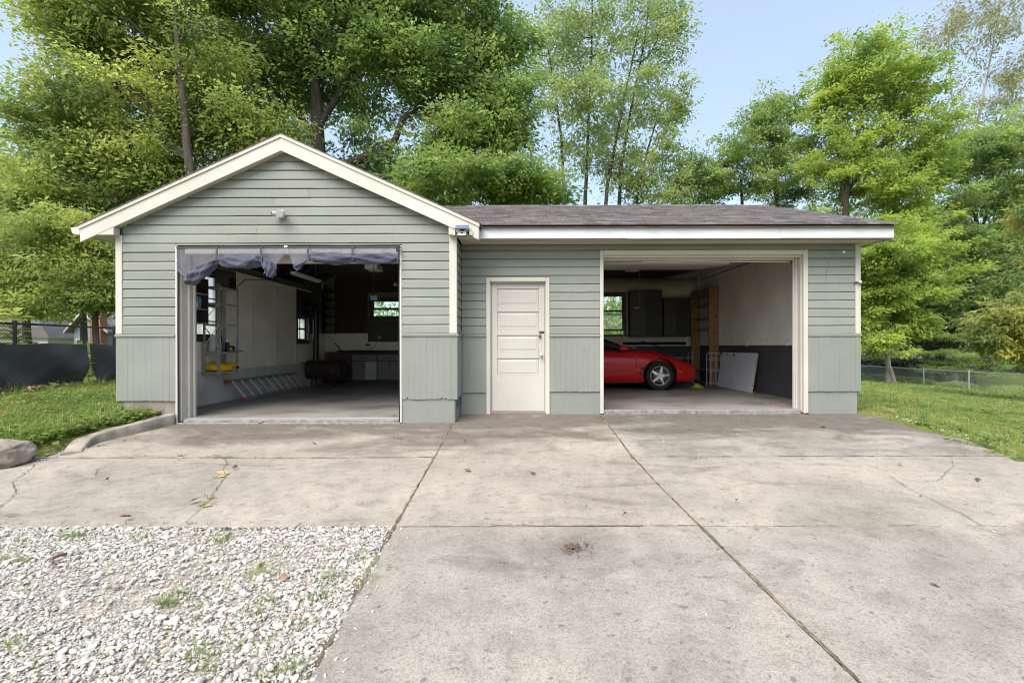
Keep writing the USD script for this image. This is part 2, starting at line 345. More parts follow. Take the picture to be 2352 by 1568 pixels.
# ------------------------------------------------------------------ driveway: slabs with open joints
def M_concrete(name, tone):
    t = np.array(tone)
    LOOK[name] = usdkit.material(stage, '/World/Looks/' + name, {
        'geo': ('geometry', {}), 'sx': ('separate_xyz', {}),
        'n1': ('noise_texture', {'scale': 0.9, 'detail': 6.0, 'roughness': 0.62}),
        'r1': ('rgb_ramp', {'ramp': [(0.26, tuple(t * .66)), (0.45, tuple(t * .92)), (0.60, tuple(t * 1.08)), (0.8, tuple(t * 1.12 + np.array([.02, .008, -.01])))]}),
        # broad dark dirt left where water stands in front of the doors
        'y1': ('map_range', {'from_min': 5.35, 'from_max': 6.9, 'to_min': -0.06, 'to_max': 0.30, 'clamp': True}),
        'n2m': ('mapping', {'scale': (0.55, 1.3, 1)}), 'n2': ('noise_texture', {'scale': 1.7, 'detail': 6.0, 'roughness': 0.6, 'distortion': 0.8}),
        'ad': ('math', {'math_type': 'add'}), 'y2': ('map_range', {'from_min': 0.50, 'from_max': 0.74, 'to_min': 0.0, 'to_max': 0.85, 'clamp': True}),
        'm1': ('mix_color', {'b': tuple(np.array((.115, .098, .082)))}),
        # exposed aggregate: light and dark grains
        'v1': ('voronoi_texture', {'scale': 120.0}), 'v1r': ('rgb_ramp', {'ramp': [(0.0, (1.5, 1.48, 1.42)), (0.18, (1.08, 1.07, 1.06)), (0.45, (.95, .945, .94)), (0.8, (0.74, 0.73, 0.71))]}),
        'm2': ('mix_color', {'blend_type': 'multiply', 'fac': 1.0, 'use_clamp': False}),
        'hd': ('vector_math', {'math_type': 'distance', 'vector2': tuple(HOLE)}), 'hr': ('map_range', {'from_min': .07, 'from_max': .42, 'to_min': .5, 'to_max': 0.0, 'clamp': True}), 'mh': ('mix_color', {'b': (.12, .108, .096)}),
        'n5': ('noise_texture', {'scale': 7.0, 'detail': 4.0, 'roughness': 0.65}), 'r5': ('rgb_ramp', {'ramp': [(0.3, (0.80, 0.795, 0.785)), (0.5, (1.0, 1.0, 1.0)), (0.72, (1.10, 1.095, 1.085))]}),
        'm5': ('mix_color', {'blend_type': 'multiply', 'fac': 1.0, 'use_clamp': False}),
        'n3': ('noise_texture', {'scale': 46.0, 'detail': 4.0, 'roughness': 0.75}), 'r3': ('rgb_ramp', {'ramp': [(0.28, (0.50, 0.485, 0.46)), (0.44, (.97, .97, .97)), (0.7, (1.16, 1.155, 1.14))]}),
        'm3': ('mix_color', {'blend_type': 'multiply', 'fac': 0.8, 'use_clamp': False}),
        # dark pits and specks
        'n4': ('noise_texture', {'scale': 17.0, 'detail': 3.0, 'roughness': 0.6}), 'r4': ('map_range', {'from_min': 0.635, 'from_max': 0.68, 'to_min': 0.0, 'to_max': 0.7, 'clamp': True}),
        'm4': ('mix_color', {'b': (0.12, 0.105, 0.09)}),
        'bp': ('bump', {'strength': 0.45, 'distance': 0.006}),
        'p': ('principled_bsdf', {'roughness': 0.88, 'specular_ior_level': 0.25})},
        [('geo.position', 'sx.vector'), ('sx.y', 'y1.value'), ('geo.position', 'n1.vector'), ('n1.fac', 'r1.fac'),
         ('geo.position', 'n2m.vector'), ('n2m.vector', 'n2.vector'), ('n2.fac', 'ad.value1'), ('y1.result', 'ad.value2'), ('ad.value', 'y2.value'),
         ('y2.result', 'm1.fac'), ('r1.color', 'm1.a'), ('geo.position', 'v1.vector'), ('v1.distance', 'v1r.fac'), ('m1.result', 'mh.a'), ('geo.position', 'hd.vector1'), ('hd.value', 'hr.value'), ('hr.result', 'mh.fac'), ('geo.position', 'n5.vector'), ('n5.fac', 'r5.fac'), ('mh.result', 'm5.a'), ('r5.color', 'm5.b'), ('m5.result', 'm2.a'), ('v1r.color', 'm2.b'),
         ('geo.position', 'n3.vector'), ('n3.fac', 'r3.fac'), ('m2.result', 'm3.a'), ('r3.color', 'm3.b'), ('geo.position', 'n4.vector'), ('n4.fac', 'r4.value'),
         ('r4.result', 'm4.fac'), ('m3.result', 'm4.a'), ('m4.result', 'p.base_color'), ('n3.fac', 'bp.height'), ('bp.normal', 'p.normal')], surface='p.BSDF')
    return LOOK[name]
HOLE = ground(1318, 1262)
m_conc = [M_concrete('drive_concrete', (0.325, 0.288, 0.246)), M_concrete('drive_concrete_grey', (0.298, 0.271, 0.237)), M_concrete('drive_concrete_tan', (0.330, 0.295, 0.252))]
m_joint = M('joint_dirt', (0.10, 0.078, 0.05), 0.95, 0.4, 20, 0.5, 60)

drive = path_for('driveway', None)
UsdGeom.Xform.Define(stage, drive); OFF[drive] = np.zeros(3)
tag(stage.GetPrimAtPath(drive), 'old concrete driveway of large cracked slabs', None, None, 'structure')
JL = lambda y: np.interp(y, [0.0, 1.95, 3.54, 5.5, 6.9, 7.2], [-0.80, -0.866, -0.917, -0.955, -0.935, -0.93])
JR = lambda y: np.interp(y, [0.0, 1.95, 3.54, 5.5, 7.5], [1.44, 1.388, 1.336, 1.295, 1.26])
def slab(xl, xr, ylo, yhi, mat, dz=0.0, gap=0.007, name='slab'):
    """A slab between two side lines and two cross joints, edges broken a little."""
    g = gap
    ny = max(4, int((yhi - ylo) / .12)); nx = 26
    yy = np.linspace(0, 1, ny); P = []
    for t in yy:
        row = []
        for s_ in np.linspace(0, 1, nx):
            lo = ylo + g + 0.01 * 0; hi = yhi - g
            y = lo + (hi - lo) * t
            a, b = float(xl(y)) + g, float(xr(y)) - g
            x = a + (b - a) * s_
            row.append((x, y, 0))
        P.append(row)
    P = np.array(P)
    jig = (meshkit.noise(P * 9 + 3, 5) - .5) * .012
    P[0, :, 1] += jig[0]; P[-1, :, 1] += jig[-1]; P[:, 0, 0] += jig[:, 0]; P[:, -1, 0] += jig[:, -1]
    P[..., 2] = prof(P[..., 1]) + dz + (meshkit.fbm(P * np.array([.8, .8, 0]) + 11, 3, 9) - .5) * .016
    mb = MB().grid(P.transpose(1, 0, 2))
    rim = np.vstack([P[0], P[1:, -1], P[-1, ::-1][1:], P[::-1, 0][1:-1]])
    lo = rim.copy(); lo[:, 2] -= .10
    ins = rim.copy()
    n = len(rim); idx = np.arange(n); jdx = (idx + 1) % n
    mb.add(np.vstack([ins, lo]), np.stack([idx, n + idx, n + jdx, jdx], 1))
    return mb.build(name, mat, drive, smooth=35)
LEFTX = lambda y: left_edge(y) + 0.02
RIGHTX = lambda y: np.interp(y, [0, 5.4, 7.6], [7.2, 5.75, 5.38])
slab(LEFTX, JL, 5.46, 6.92, m_conc[0])
slab(lambda y: -7.6, JL, 3.55, 5.46, m_conc[2], -0.004)
slab(JL, JR, 3.54, 7.53, m_conc[0], 0.002)
slab(JR, RIGHTX, 5.47, 7.53, m_conc[1], 0.0)
slab(JR, RIGHTX, 3.52, 5.47, m_conc[2], -0.003)
slab(JL, JR, -3.0, 3.54, m_conc[1], 0.0)
slab(JR, RIGHTX, -3.0, 3.52, m_conc[1], 0.004)
# dirt lying in the joints
yj = np.linspace(-3, 7.6, 60)
jm = MB()
for f_ in (JL, JR):
    P = np.stack([np.stack([f_(yj) - .03, yj, prof(yj) - .009], -1), np.stack([f_(yj) + .03, yj, prof(yj) - .009], -1)], 0)
    jm.grid(P)
for y_, xa, xb in ((5.46, -5.4, -.95), (5.47, 1.29, 5.75), (3.54, -.92, 1.34), (3.52, 1.33, 6.4), (3.545, -7.4, -.92)):
    xx = np.linspace(xa, xb, 40)
    jm.grid(np.stack([np.stack([xx, 0 * xx + y_ - .03, prof(0 * xx + y_ - .03) - .009], -1), np.stack([xx, 0 * xx + y_ + .03, prof(0 * xx + y_ + .03) - .009], -1)], 0))
jm.build('joint_dirt', m_joint, drive)
# cracks: thin dark-filled lines with broken edges
m_crack = M('crack_dirt', (0.12, 0.09, 0.058), 0.95, 0.5, 25)
m_rustd = M('dry_soil', (.19, .15, .10), .95, .4, 25)
m_rust = M('rust_stain', (0.40, 0.29, 0.17), 0.95, 0.25, 14)
def crack(pix, w=0.006, mat=m_crack):
    pts = [ground(*p) for p in pix]
    out = []
    for a, b in zip(pts[:-1], pts[1:]):
        n = max(2, int(np.linalg.norm(b - a) / .05))
        for k in range(n):
            t = k / n
            q = a * (1 - t) + b * t
            out.append(q + np.array([RND.uniform(-1, 1), RND.uniform(-1, 1), 0]) * .010)
    out.append(pts[-1]); out = np.array(out)
    d = np.gradient(out, axis=0); nrm = np.stack([-d[:, 1], d[:, 0], 0 * d[:, 0]], 1); nrm /= np.linalg.norm(nrm, axis=1, keepdims=True)
    ww = w * (0.5 + NP.random(len(out)))[:, None] / 2
    L, R = out + nrm * ww, out - nrm * ww
    for q in (L, R):
        q[:, 2] = prof(q[:, 1]) + (meshkit.fbm(np.stack([q[:, 0], q[:, 1], 0 * q[:, 0]], 1) * np.array([.8, .8, 0]) + 11, 3, 9) - .5) * .016 + .005
    MB().grid(np.stack([L, R], 0)).build('crack', mat, drive)
crack([(80, 1064), (72, 1075), (36, 1098), (28, 1106), (34, 1118), (36, 1128), (22, 1145), (0, 1162)])
crack([(36, 1133), (100, 1121), (165, 1108), (195, 1098), (220, 1093), (224, 1076)], 0.0045)
crack([(224, 1076), (260, 1060), (300, 1048)], 0.004)
crack([(510, 1050), (520, 1060), (514, 1075), (520, 1088), (508, 1105), (492, 1128), (480, 1142), (470, 1158), (440, 1180), (425, 1196)], 0.006)
crack([(2186, 1058), (2190, 1072), (2172, 1088), (2160, 1104), (2120, 1110), (2090, 1106)], 0.004)
crack([(2040, 1092), (2075, 1117), (2112, 1136), (2150, 1155), (2205, 1180), (2254, 1210)], 0.0045)
for f_, ylo, yhi in ((JL, .9, 6.85), (JR, .9, 7.45)):
    for k in range(46):
        y_ = RND.uniform(ylo, yhi); L_ = RND.uniform(.06, .5)
        q0, q1 = (np.array([float(f_(y_)), y_]), np.array([float(f_(min(y_ + L_, yhi))), min(y_ + L_, yhi)]))
        pixels = [((q[0] / q[1]) * FPX + CX, HY - (prof(q[1]) - CAM_Z) / q[1] * FPX) for q in (q0, q1)]
        crack(pixels, RND.uniform(.007, .019), RND.choice((m_crack, m_joint, m_rustd)))
for y_, xa, xb in ((5.46, -5.2, -.96), (5.47, 1.3, 5.6), (3.54, -.9, 1.33), (3.52, 1.34, 6.0)):
    for k in range(13):
        x_ = RND.uniform(xa, xb); L_ = RND.uniform(.05, .5); x2 = min(x_ + L_, xb)
        pixels = [((x / y_) * FPX + CX, HY - (prof(y_) - CAM_Z) / y_ * FPX) for x in (x_, x2)]
        crack(pixels, RND.uniform(.004, .010), RND.choice((m_crack, m_joint, m_rustd)))
crack([(505, 1080), (515, 1087), (508, 1094)], .10, m_rust); crack([(478, 1139), (486, 1141)], .05, m_rust); crack([(470, 1158), (484, 1156)], .05, m_rust)

# gravel bed left of the lower slab
m_gbed = M('gravel_bed_dust', (0.24, 0.205, 0.16), 0.95, scale=9, bump=0.8, bscale=90, col2=(0.42, 0.38, 0.32))
gx = np.linspace(-9, -.8, 80); gy = np.linspace(-3, 3.54, 70)
GX, GY = np.meshgrid(gx, gy, indexing='ij')
GX = np.minimum(GX, JL(GY) + .0)
MB().grid(np.stack([GX, GY, prof(GY) - .018 + (meshkit.fbm(np.stack([GX * 3, GY * 3, 0 * GX], -1), 3) - .5) * .012], -1)).build('gravel_bed', m_gbed, smooth=True, kind='structure')
stone_m = [M('white_stone', (0.43, 0.405, 0.365), 0.85, 0.22, 18), M('pale_grey_stone', (0.33, 0.32, 0.30), 0.8, 0.2, 18), M('cream_stone', (0.39, 0.335, 0.265), 0.8, 0.2, 18), M('slate_stone', (0.16, 0.155, 0.15), 0.8, 0.25, 18), M('rust_stone', (0.33, 0.22, 0.15), 0.8, 0.25, 18)]
sp = []
for k in range(12):
    g = np.random.default_rng(100 + k)
    s0 = trimesh.creation.icosphere(1)
    v = s0.vertices * (1, g.uniform(.6, .85), g.uniform(.32, .55))
    for _ in range(5):   # flat faces broken off
        n_ = g.normal(size=3); n_ /= np.linalg.norm(n_); lim = g.uniform(.35, .6)
        d_ = v @ n_; v = v - np.outer(np.maximum(d_ - lim, 0) * .85, n_)
    v = v * (1 + (meshkit.noise(v * 2 + k, k)[:, None] - .5) * .3)
    sp.append((v, s0.faces, stone_m[[0, 0, 1, 0, 2, 1, 0, 0, 3, 2, 0, 4][k]]))
g = np.random.default_rng(5)
n = 150000
sx = g.uniform(-6.2, -.75, n); sy = 0.9 + 2.66 * g.random(n) ** .95
keep = (sx < JL(sy) + .012 + .03 * (meshkit.noise(np.stack([sy * 5, 0 * sy, 0 * sy], -1), 3) - .4) + g.normal(0, .014, n)) & (sx > -1.15 * sy - .35)
sx, sy = sx[keep], sy[keep]
bare = meshkit.fbm(np.stack([sx * 1.1 + 2.0, sy * 1.5, 0 * sx], -1), 3, 4)
keep = g.random(len(sx)) > np.clip((bare - .50) * 3.5, 0, .6)
sx, sy = sx[keep], sy[keep]
size = np.clip(g.lognormal(math.log(.0058), .56, len(sx)), .0025, .030)
pz = prof(sy) - .014 + size * .22 + g.random(len(sx)) * .010
w = np.array([20, 16, 12, 18, 6, 10, 16, 14, 2.5, 5, 14, 1.2]); w = w / w.sum()
instancer('gravel', sp, np.stack([sx, sy, pz], 1), g.choice(12, len(sx), p=w), g.uniform(0, 6.28, len(sx)), size, 'loose white limestone gravel spread beside the lower concrete slab', 'gravel', tilt=.35)
# ------------------------------------------------------------------ the garage building
YL, YR = 6.92, 7.53                     # front faces of the gabled left part and of the recessed right part
XL0, XL1, XR1 = -5.78, -0.905, 5.35     # outer corners
YB = 14.04                              # back
ZB = 1.155                              # belt board between clapboards and skirt
EAVE = 2.60
APX, APZ, PITCH = -3.348, 4.03, 0.453   # gable apex at the rake's front
YK = 6.77                               # rake plane
OL = (-4.893, -1.717, 2.452)            # left opening x0, x1, top
OR_ = (1.342, 4.47, 2.437)              # right opening
DR = (-0.437, 0.431, 2.02)              # side door
ZFL, ZFR = -0.03, 0.0                   # garage floors
bld = thing('garage_building', 'sage green clapboard double garage with front gable and grey shingled side wing', 'garage', (0, 10, 0))

def walls(boxes, mat, name='wall'):
    for b in boxes:
        MB().box(*b).build(name, mat, bld)
rz = lambda x: APZ - 0.05 - PITCH * abs(x - APX)     # underside of the gable roof
# structural walls (behind the boards)
m_sheath = M('wall_sheathing', (0.10, 0.105, 0.09), 0.9, 0.2, 5)
WT = 0.11
def wallp(polys, y0, y1, mat=m_sheath):
    for p in polys:
        MB().prism(p, 'y', y0, y1).build('wall', mat, bld)
wallp([[(XL0, 0.2), (OL[0] - .02, 0.2), (OL[0] - .02, 2.6), (XL0, 2.6)], [(OL[1] + .02, 0.1), (XL1, 0.1), (XL1, 2.6), (OL[1] + .02, 2.6)],
       [(OL[0] - .02, OL[2] + .02), (OL[1] + .02, OL[2] + .02), (OL[1] + .02, 2.6), (OL[0] - .02, 2.6)],
       [(XL0, 2.6), (XL1, 2.6), (XL1, rz(XL1) - .03), (APX, rz(APX) - .03), (XL0, rz(XL0) - .03)]], YL + .001, YL + WT)
wallp([[(XL1, 0.1), (DR[0] - .02, 0.1), (DR[0] - .02, 2.61), (XL1, 2.61)], [(DR[0] - .02, DR[2] + .02), (DR[1] + .02, DR[2] + .02), (DR[1] + .02, 2.61), (DR[0] - .02, 2.61)],
       [(DR[1] + .02, 0.1), (OR_[0] - .02, 0.1), (OR_[0] - .02, 2.61), (DR[1] + .02, 2.61)],
       [(OR_[0] - .02, OR_[2] + .02), (OR_[1] + .02, OR_[2] + .02), (OR_[1] + .02, 2.61), (OR_[0] - .02, 2.61)],
       [(OR_[1] + .02, 0.1), (XR1, 0.1), (XR1, 2.61), (OR_[1] + .02, 2.61)], [(XL1, 2.61), (XR1, 2.61), (XR1, 2.86), (XL1, 2.86)]], YR + .001, YR + WT)
WW1, WW2, WB1, WB2 = (8.35, 9.08, 1.20, 2.34), (12.2, 12.85, 1.18, 1.78), (-4.25, -2.9, 1.85, 2.36), (2.12, 3.08, 1.36, 2.50)   # windows: left wall two, back wall two
def wall_with_holes(axis, a0, a1, z0, z1, t0, t1, holes, mat, name='wall'):
    """A wall from boxes round rectangular window holes (holes sorted along the wall)."""
    cur = a0
    def bx(p, q, r, s):
        if q - p > .001 and s - r > .001:
            (MB().box(p, q, t0, t1, r, s) if axis == 'x' else MB().box(t0, t1, p, q, r, s)).build(name, mat, bld)
    for h0, h1, hz0, hz1 in holes:
        bx(cur, h0, z0, z1); bx(h0, h1, z0, hz0); bx(h0, h1, hz1, z1); cur = h1
    bx(cur, a1, z0, z1)
wall_with_holes('y', YL + WT + .002, YB, 0.0, 2.66, XL0, XL0 + .08, [WW1, WW2], m_siding)
wall_with_holes('x', XL0 + .082, XR1, 0.0, 2.9, YB - .08, YB, [WB1, WB2], m_siding)
MB().prism([(XL0, 2.9), (XL1 + .3, 2.9), (APX, rz(APX) - .05)], 'y', YB - .08, YB).build('wall', m_siding, bld)
MB().box(XR1 - .08, XR1, YR + WT + .002, YB - .082, 0.0, 2.86).build('wall', m_siding, bld)
MB().prism([(YR + .3, 2.86), (YB - .09, 2.86), (10.8, 4.02)], 'x', XR1 - .08, XR1 - .002).build('wall', m_siding, bld)
MB().box(XL1 - .09, XL1 - .002, YL + WT + .002, YR + WT, 0.1, 2.6).build('wall', m_sheath, bld)
MB().box(-1.42, -1.34, YR + WT + .01, YB - .085, 0.0, 2.9).build('partition_wall', m_intwhite, bld)
MB().box(-1.34, XL1 - .1, YR + WT - .04, YR + WT, 0.0, 2.9).build('partition_wall', m_intwhite, bld)

# clapboards, one by one
def clap(xa0, xb0, xa1, xb1, z0, z1, put):
    """put maps (along, out, up) to the place."""
    j = lambda s: RND.uniform(-s, s)
    t = 0.022 + j(.002)
    zb = z1 - 0.026
    fb = (zb - z0) / (z1 - z0)
    lb, rb = xa0 + (xa1 - xa0) * fb, xb0 + (xb1 - xb0) * fb
    n = max(2, int((xb0 - xa0) / .5) + 1)
    sec = []
    for k in range(n + 1):
        u = k / n
        w = [xa0 + (xb0 - xa0) * u, lb + (rb - lb) * u, xa1 + (xb1 - xa1) * u]
        zz, tt = z0 + .004 + j(.003), t + j(.0025)
        sec.append([put(w[0], 0, zz), put(w[0], tt, zz), put(w[0], tt, zz + .004), put(w[1], tt - .004, zb), put(w[2], .004, z1), put(w[2], 0, z1)])
    P = np.array(sec)
    m = 6; V = P.reshape(-1, 3); F = []
    for k in range(n):
        for i in range(m):
            q = (i + 1) % m
            F.append((k * m + i, (k + 1) * m + i, (k + 1) * m + q, k * m + q))
    F = np.array(F); F = np.vstack([F[:, [0, 1, 2]], F[:, [0, 2, 3]]])
    caps = [(0, i, i + 1) for i in range(1, m - 1)] + [(n * m, n * m + i + 1, n * m + i) for i in range(1, m - 1)]
    MB().add(V, np.vstack([F, caps])).build('clapboard', RND.choices((m_siding, m_siding2, m_siding3), (5, 2, 2))[0], bld)
def course(spans, z0, z1, put):
    for xa0, xb0, xa1, xb1 in spans:
        L = xb0 - xa0
        cuts = [0.0]
        if L > 2.2:
            nc = 1 if L < 3.4 else 2
            cuts += sorted(RND.uniform(.18, .82) for _ in range(nc if RND.random() < .75 else 0))
        cuts.append(1.0)
        for u, v in zip(cuts[:-1], cuts[1:]):
            if v - u < .06:
                continue
            g0 = .0004 if u > 0 else 0; g1 = .0004 if v < 1 else 0
            clap(xa0 + L * u + g0, xa0 + L * v - g1, xa1 + (xb1 - xa1) * u + g0, xa1 + (xb1 - xa1) * v - g1, z0, z1, put)
putL = lambda a, o, z: (a, YL - o, z)
putR = lambda a, o, z: (a, YR - o, z)
putS = lambda a, o, z: (XL1 + o, a, z)
PL = 0.1308
CB = 0.085                                   # corner board width
TRL, TRR = 0.045, 0.065                      # casing widths
z = ZB + .042
halfw = lambda zz: (APZ - 0.075 - zz) / PITCH
while z < APZ - .18:
    z1 = min(z + PL, APZ - .16)
    xa0 = max(XL0 + CB, APX - halfw(z)); xb0 = min(XL1 - CB, APX + halfw(z))
    xa1 = max(XL0 + CB, APX - halfw(z1)); xb1 = min(XL1 - CB, APX + halfw(z1))
    if z < OL[2] + .02:
        zt = z1 if z1 < OL[2] + .05 else z1
        sp_ = [(xa0, OL[0] - TRL, xa1, OL[0] - TRL), (OL[1] + TRL, xb0, OL[1] + TRL, xb1)]
        if z1 > OL[2] + .03:
            course([(OL[0] - TRL + .001, OL[1] + TRL - .001, OL[0] - TRL + .001, OL[1] + TRL - .001)], OL[2] + .02, z1, putL)
        course(sp_, z, z1, putL)
    else:
        course([(xa0, xb0, xa1, xb1)], z, z1, putL)
    z = z1
PR = 0.1316
z = ZB + .042
DT, OT = DR[2] + .07, OR_[2] + .075
while z < 2.60:
    z1 = min(z + PR, 2.607)
    if z1 - z > .03:
        holes = []
        if z < DT: holes.append((DR[0] - TRR, DR[1] + TRR, DT))
        if z < OT: holes.append((OR_[0] - .06, OR_[1] + .075, OT))
        cur = XL1 + .025; spans = []; over = []
        for h0, h1, top in holes:
            spans.append((cur, h0, cur, h0)); cur = h1
            if z1 > top + .015:
                over.append((h0 + .001, h1 - .001, top))
        spans.append((cur, XR1 - .065, cur, XR1 - .065))
        course(spans, z, z1, putR)
        for h0, h1, top in over:
            course([(h0, h1, h0, h1)], top, z1, putR)
    z = z1
z = ZB + .042
while z < 2.58:
    z1 = min(z + PL, 2.58)
    if z1 - z > .03:
        clap(YL + .03, YR - .024, YL + .03, YR - .024, z, z1, putS)
    z = z1
# skirt boards, upright, with rotted feet
def skirt(a, b, zlo, put, w=0.0845, t=0.028, rot=.3):
    n = max(1, round((b - a) / w)); w = (b - a) / n
    for k in range(n):
        x0, x1 = a + k * w + .0003, a + (k + 1) * w - .0003
        tt = t + RND.uniform(-.0015, .0015)
        zf = [zlo + RND.uniform(-.006, .006) for _ in range(5)]
        if RND.random() < rot:
            i = RND.randrange(5); zf[i] += RND.uniform(.012, .035)
        zt = ZB - .002
        xs_ = np.linspace(x0, x1, 5)
        P = [[put(x, 0, zz), put(x, tt, zz), put(x, tt, zt), put(x, 0, zt)] for x, zz in zip(xs_, zf)]
        # a V groove: the outer two edges fall back
        P[0][1] = put(xs_[0], tt - .0010, zf[0]); P[0][2] = put(xs_[0], tt - .0010, zt)
        P[4][1] = put(xs_[4], tt - .0010, zf[4]); P[4][2] = put(xs_[4], tt - .0010, zt)
        P[1][1] = put(x0 + .003, tt, zf[1]); P[1][2] = put(x0 + .003, tt, zt)
        P[3][1] = put(x1 - .003, tt, zf[3]); P[3][2] = put(x1 - .003, tt, zt)
        V = np.array(P).reshape(-1, 3); F = []
        for i in range(4):
            for q in range(4):
                r = (q + 1) % 4
                F.append((i * 4 + q, (i + 1) * 4 + q, (i + 1) * 4 + r, i * 4 + r))
        F += [(0, 1, 2, 3), (16, 19, 18, 17)]
        MB().add(V, F).build('skirt_board', m_skirt, bld)
skirt(XL0 - .01, OL[0] - TRL, 0.235, putL, rot=.12)
skirt(OL[1] + TRL, XL1 + .03, 0.25, putL, rot=.5)
skirt(YL + .002, YR - .03, 0.26, putS, rot=.3)
skirt(XL1 + .03, DR[0] - TRR, 0.285, putR, rot=.1)
skirt(DR[1] + TRR, OR_[0] - .06, 0.30, putR, rot=.25)
skirt(OR_[1] + .075, XR1 + .02, 0.295, putR, rot=.05)
# belt boards
for a, b, y in ((XL0 - .02, OL[0] - TRL, YL), (OL[1] + TRL, XL1 + .045, YL), (XL1 + .048, DR[0] - TRR, YR), (DR[1] + TRR, OR_[0] - .06, YR), (OR_[1] + .075, XR1 + .03, YR)):
    MB().prism([(y, ZB), (y - .042, ZB + .002), (y - .044, ZB + .026), (y - .024, ZB + .040), (y, ZB + .040)], 'x', a, b).build('belt_board', m_skirt, bld)
MB().prism([(XL1, ZB), (XL1 + .042, ZB + .002), (XL1 + .044, ZB + .026), (XL1 + .024, ZB + .040), (XL1, ZB + .040)], 'y', YL - .002, YR - .045).build('belt_board', m_skirt, bld)
# foundation
FB = -0.35
MB().cbox(XL0 + .07, OL[0] - .03, YL - .004, YL + .2, FB, 0.25, .012).build('foundation', m_rawconc, bld, label='unpainted concrete foundation')
MB().cbox(OL[1] + .03, XL1 - .005, YL - .012, YL + .2, FB, 0.27, .012).build('foundation', m_found, bld)
MB().cbox(XL1 - .2, XL1 - .008, YL + .202, YR + .03, FB, 0.28, .012).build('foundation', m_found, bld)
MB().cbox(XL1 - .006, DR[0] - TRR + .01, YR - .006, YR + .2, FB, 0.30, .008).build('foundation', m_found, bld)
MB().cbox(DR[1] + TRR - .01, OR_[0] - .05, YR - .006, YR + .2, FB, 0.31, .008).build('foundation', m_found, bld)
MB().cbox(OR_[1] + .06, XR1 - .02, YR - .008, YR + .2, FB, 0.31, .012).build('foundation', m_found, bld)
MB().box(XL0 + .07, XL0 + .15, YL + .203, YB - .02, FB, 0.2).build('foundation', m_rawconc, bld)
MB().box(XR1 - .13, XR1 - .02, YR + .203, YB - .02, FB, 0.3).build('foundation', m_rawconc, bld)
# corner boards
MB().cbox(XL0 - .012, XL0 + CB - .002, YL - .034, YL + .01, ZB + .041, 2.62).build('corner_board', m_cream, bld)
MB().cbox(XL1 - CB + .002, XL1 + .026, YL - .034, YL + .028, ZB + .041, 2.62).build('corner_board', m_cream, bld)
MB().cbox(XR1 - .062, XR1 + .02, YR - .034, YR + .03, ZB + .041, 2.605).build('corner_board', m_cream, bld)
MB().cbox(XL0 - .03, XL0 - .014, YL - .01, YL + .09, ZB + .041, 2.6).build('corner_board', m_cream, bld)
# left opening: casing strips, rubber seal, deep jamb with stops
ZJ = -0.085
MB().cbox(OL[0] - TRL + .002, OL[0] - .012, YL - .03, YL + .02, ZJ, OL[2] + .012).build('door_casing', m_cream, bld)
MB().cbox(OL[1] + .014, OL[1] + TRL - .002, YL - .03, YL + .02, ZJ, OL[2] + .012).build('door_casing', m_cream, bld)
MB().tube([(OL[0] - .004, YL - .018, ZJ), (OL[0] - .006, YL - .02, 1.2), (OL[0] - .002, YL - .02, OL[2])], .010, 6).build('weather_seal', m_black, bld)
MB().tube([(OL[1] + .006, YL - .018, ZJ), (OL[1] + .004, YL - .02, 1.2), (OL[1] + .004, YL - .02, OL[2])], .008, 6).build('weather_seal', m_black, bld)
def jamb(x, sgn, y0, zt, parts, zlo=ZJ):
    for a, b, ins in parts:
        MB().cbox(x, x + sgn * ins, y0 + a, y0 + b, zlo + RND.uniform(0, .02), zt, .006).build('door_jamb', m_cream, bld)
jamb(OL[0] - .019, 1, YL, OL[2], [(0.022, .15, .030), (.151, .20, .058), (.201, .235, .045), (.236, .285, .075)])
jamb(OL[1] + .019, -1, YL, OL[2], [(0.022, .15, .020), (.151, .20, .030), (.201, .285, .022)])
MB().cbox(OL[0] + .06, OL[1], YL + .022, YL + .19, OL[2] - .10, OL[2] + .018).build('door_header', m_cream, bld)
MB().cbox(OL[0] + .06, OL[1], YL + .192, YL + .27, OL[2] - .20, OL[2] - .02).build('door_header', m_cream, bld)
# right opening
MB().cbox(OR_[0] - .058, OR_[0] - .002, YR - .036, YR + .02, -.05, OR_[2] + .073).build('door_casing', m_cream, bld)
MB().cbox(OR_[1] + .002, OR_[1] + .073, YR - .036, YR + .02, -.05, OR_[2] + .073).build('door_casing', m_cream, bld)
MB().cbox(OR_[0] - .001, OR_[1] + .001, YR - .036, YR + .02, OR_[2] + .001, OR_[2] + .073).build('door_casing', m_cream, bld)
jamb(OR_[0] - .019, 1, YR, OR_[2], [(0.022, .12, .022), (.121, .21, .034)], -.045)
jamb(OR_[1] + .019, -1, YR, OR_[2], [(0.022, .07, .030), (.071, .13, .020), (.131, .165, .045), (.166, .215, .06)], -.045)
MB().cbox(OR_[0], OR_[1], YR + .022, YR + .12, OR_[2] - .03, OR_[2] + .018).build('door_header', m_cream, bld)
MB().cbox(OR_[0] + .02, OR_[1] - .05, YR + .121, YR + .20, OR_[2] - .055, OR_[2] + .01).build('door_header', m_cream, bld)
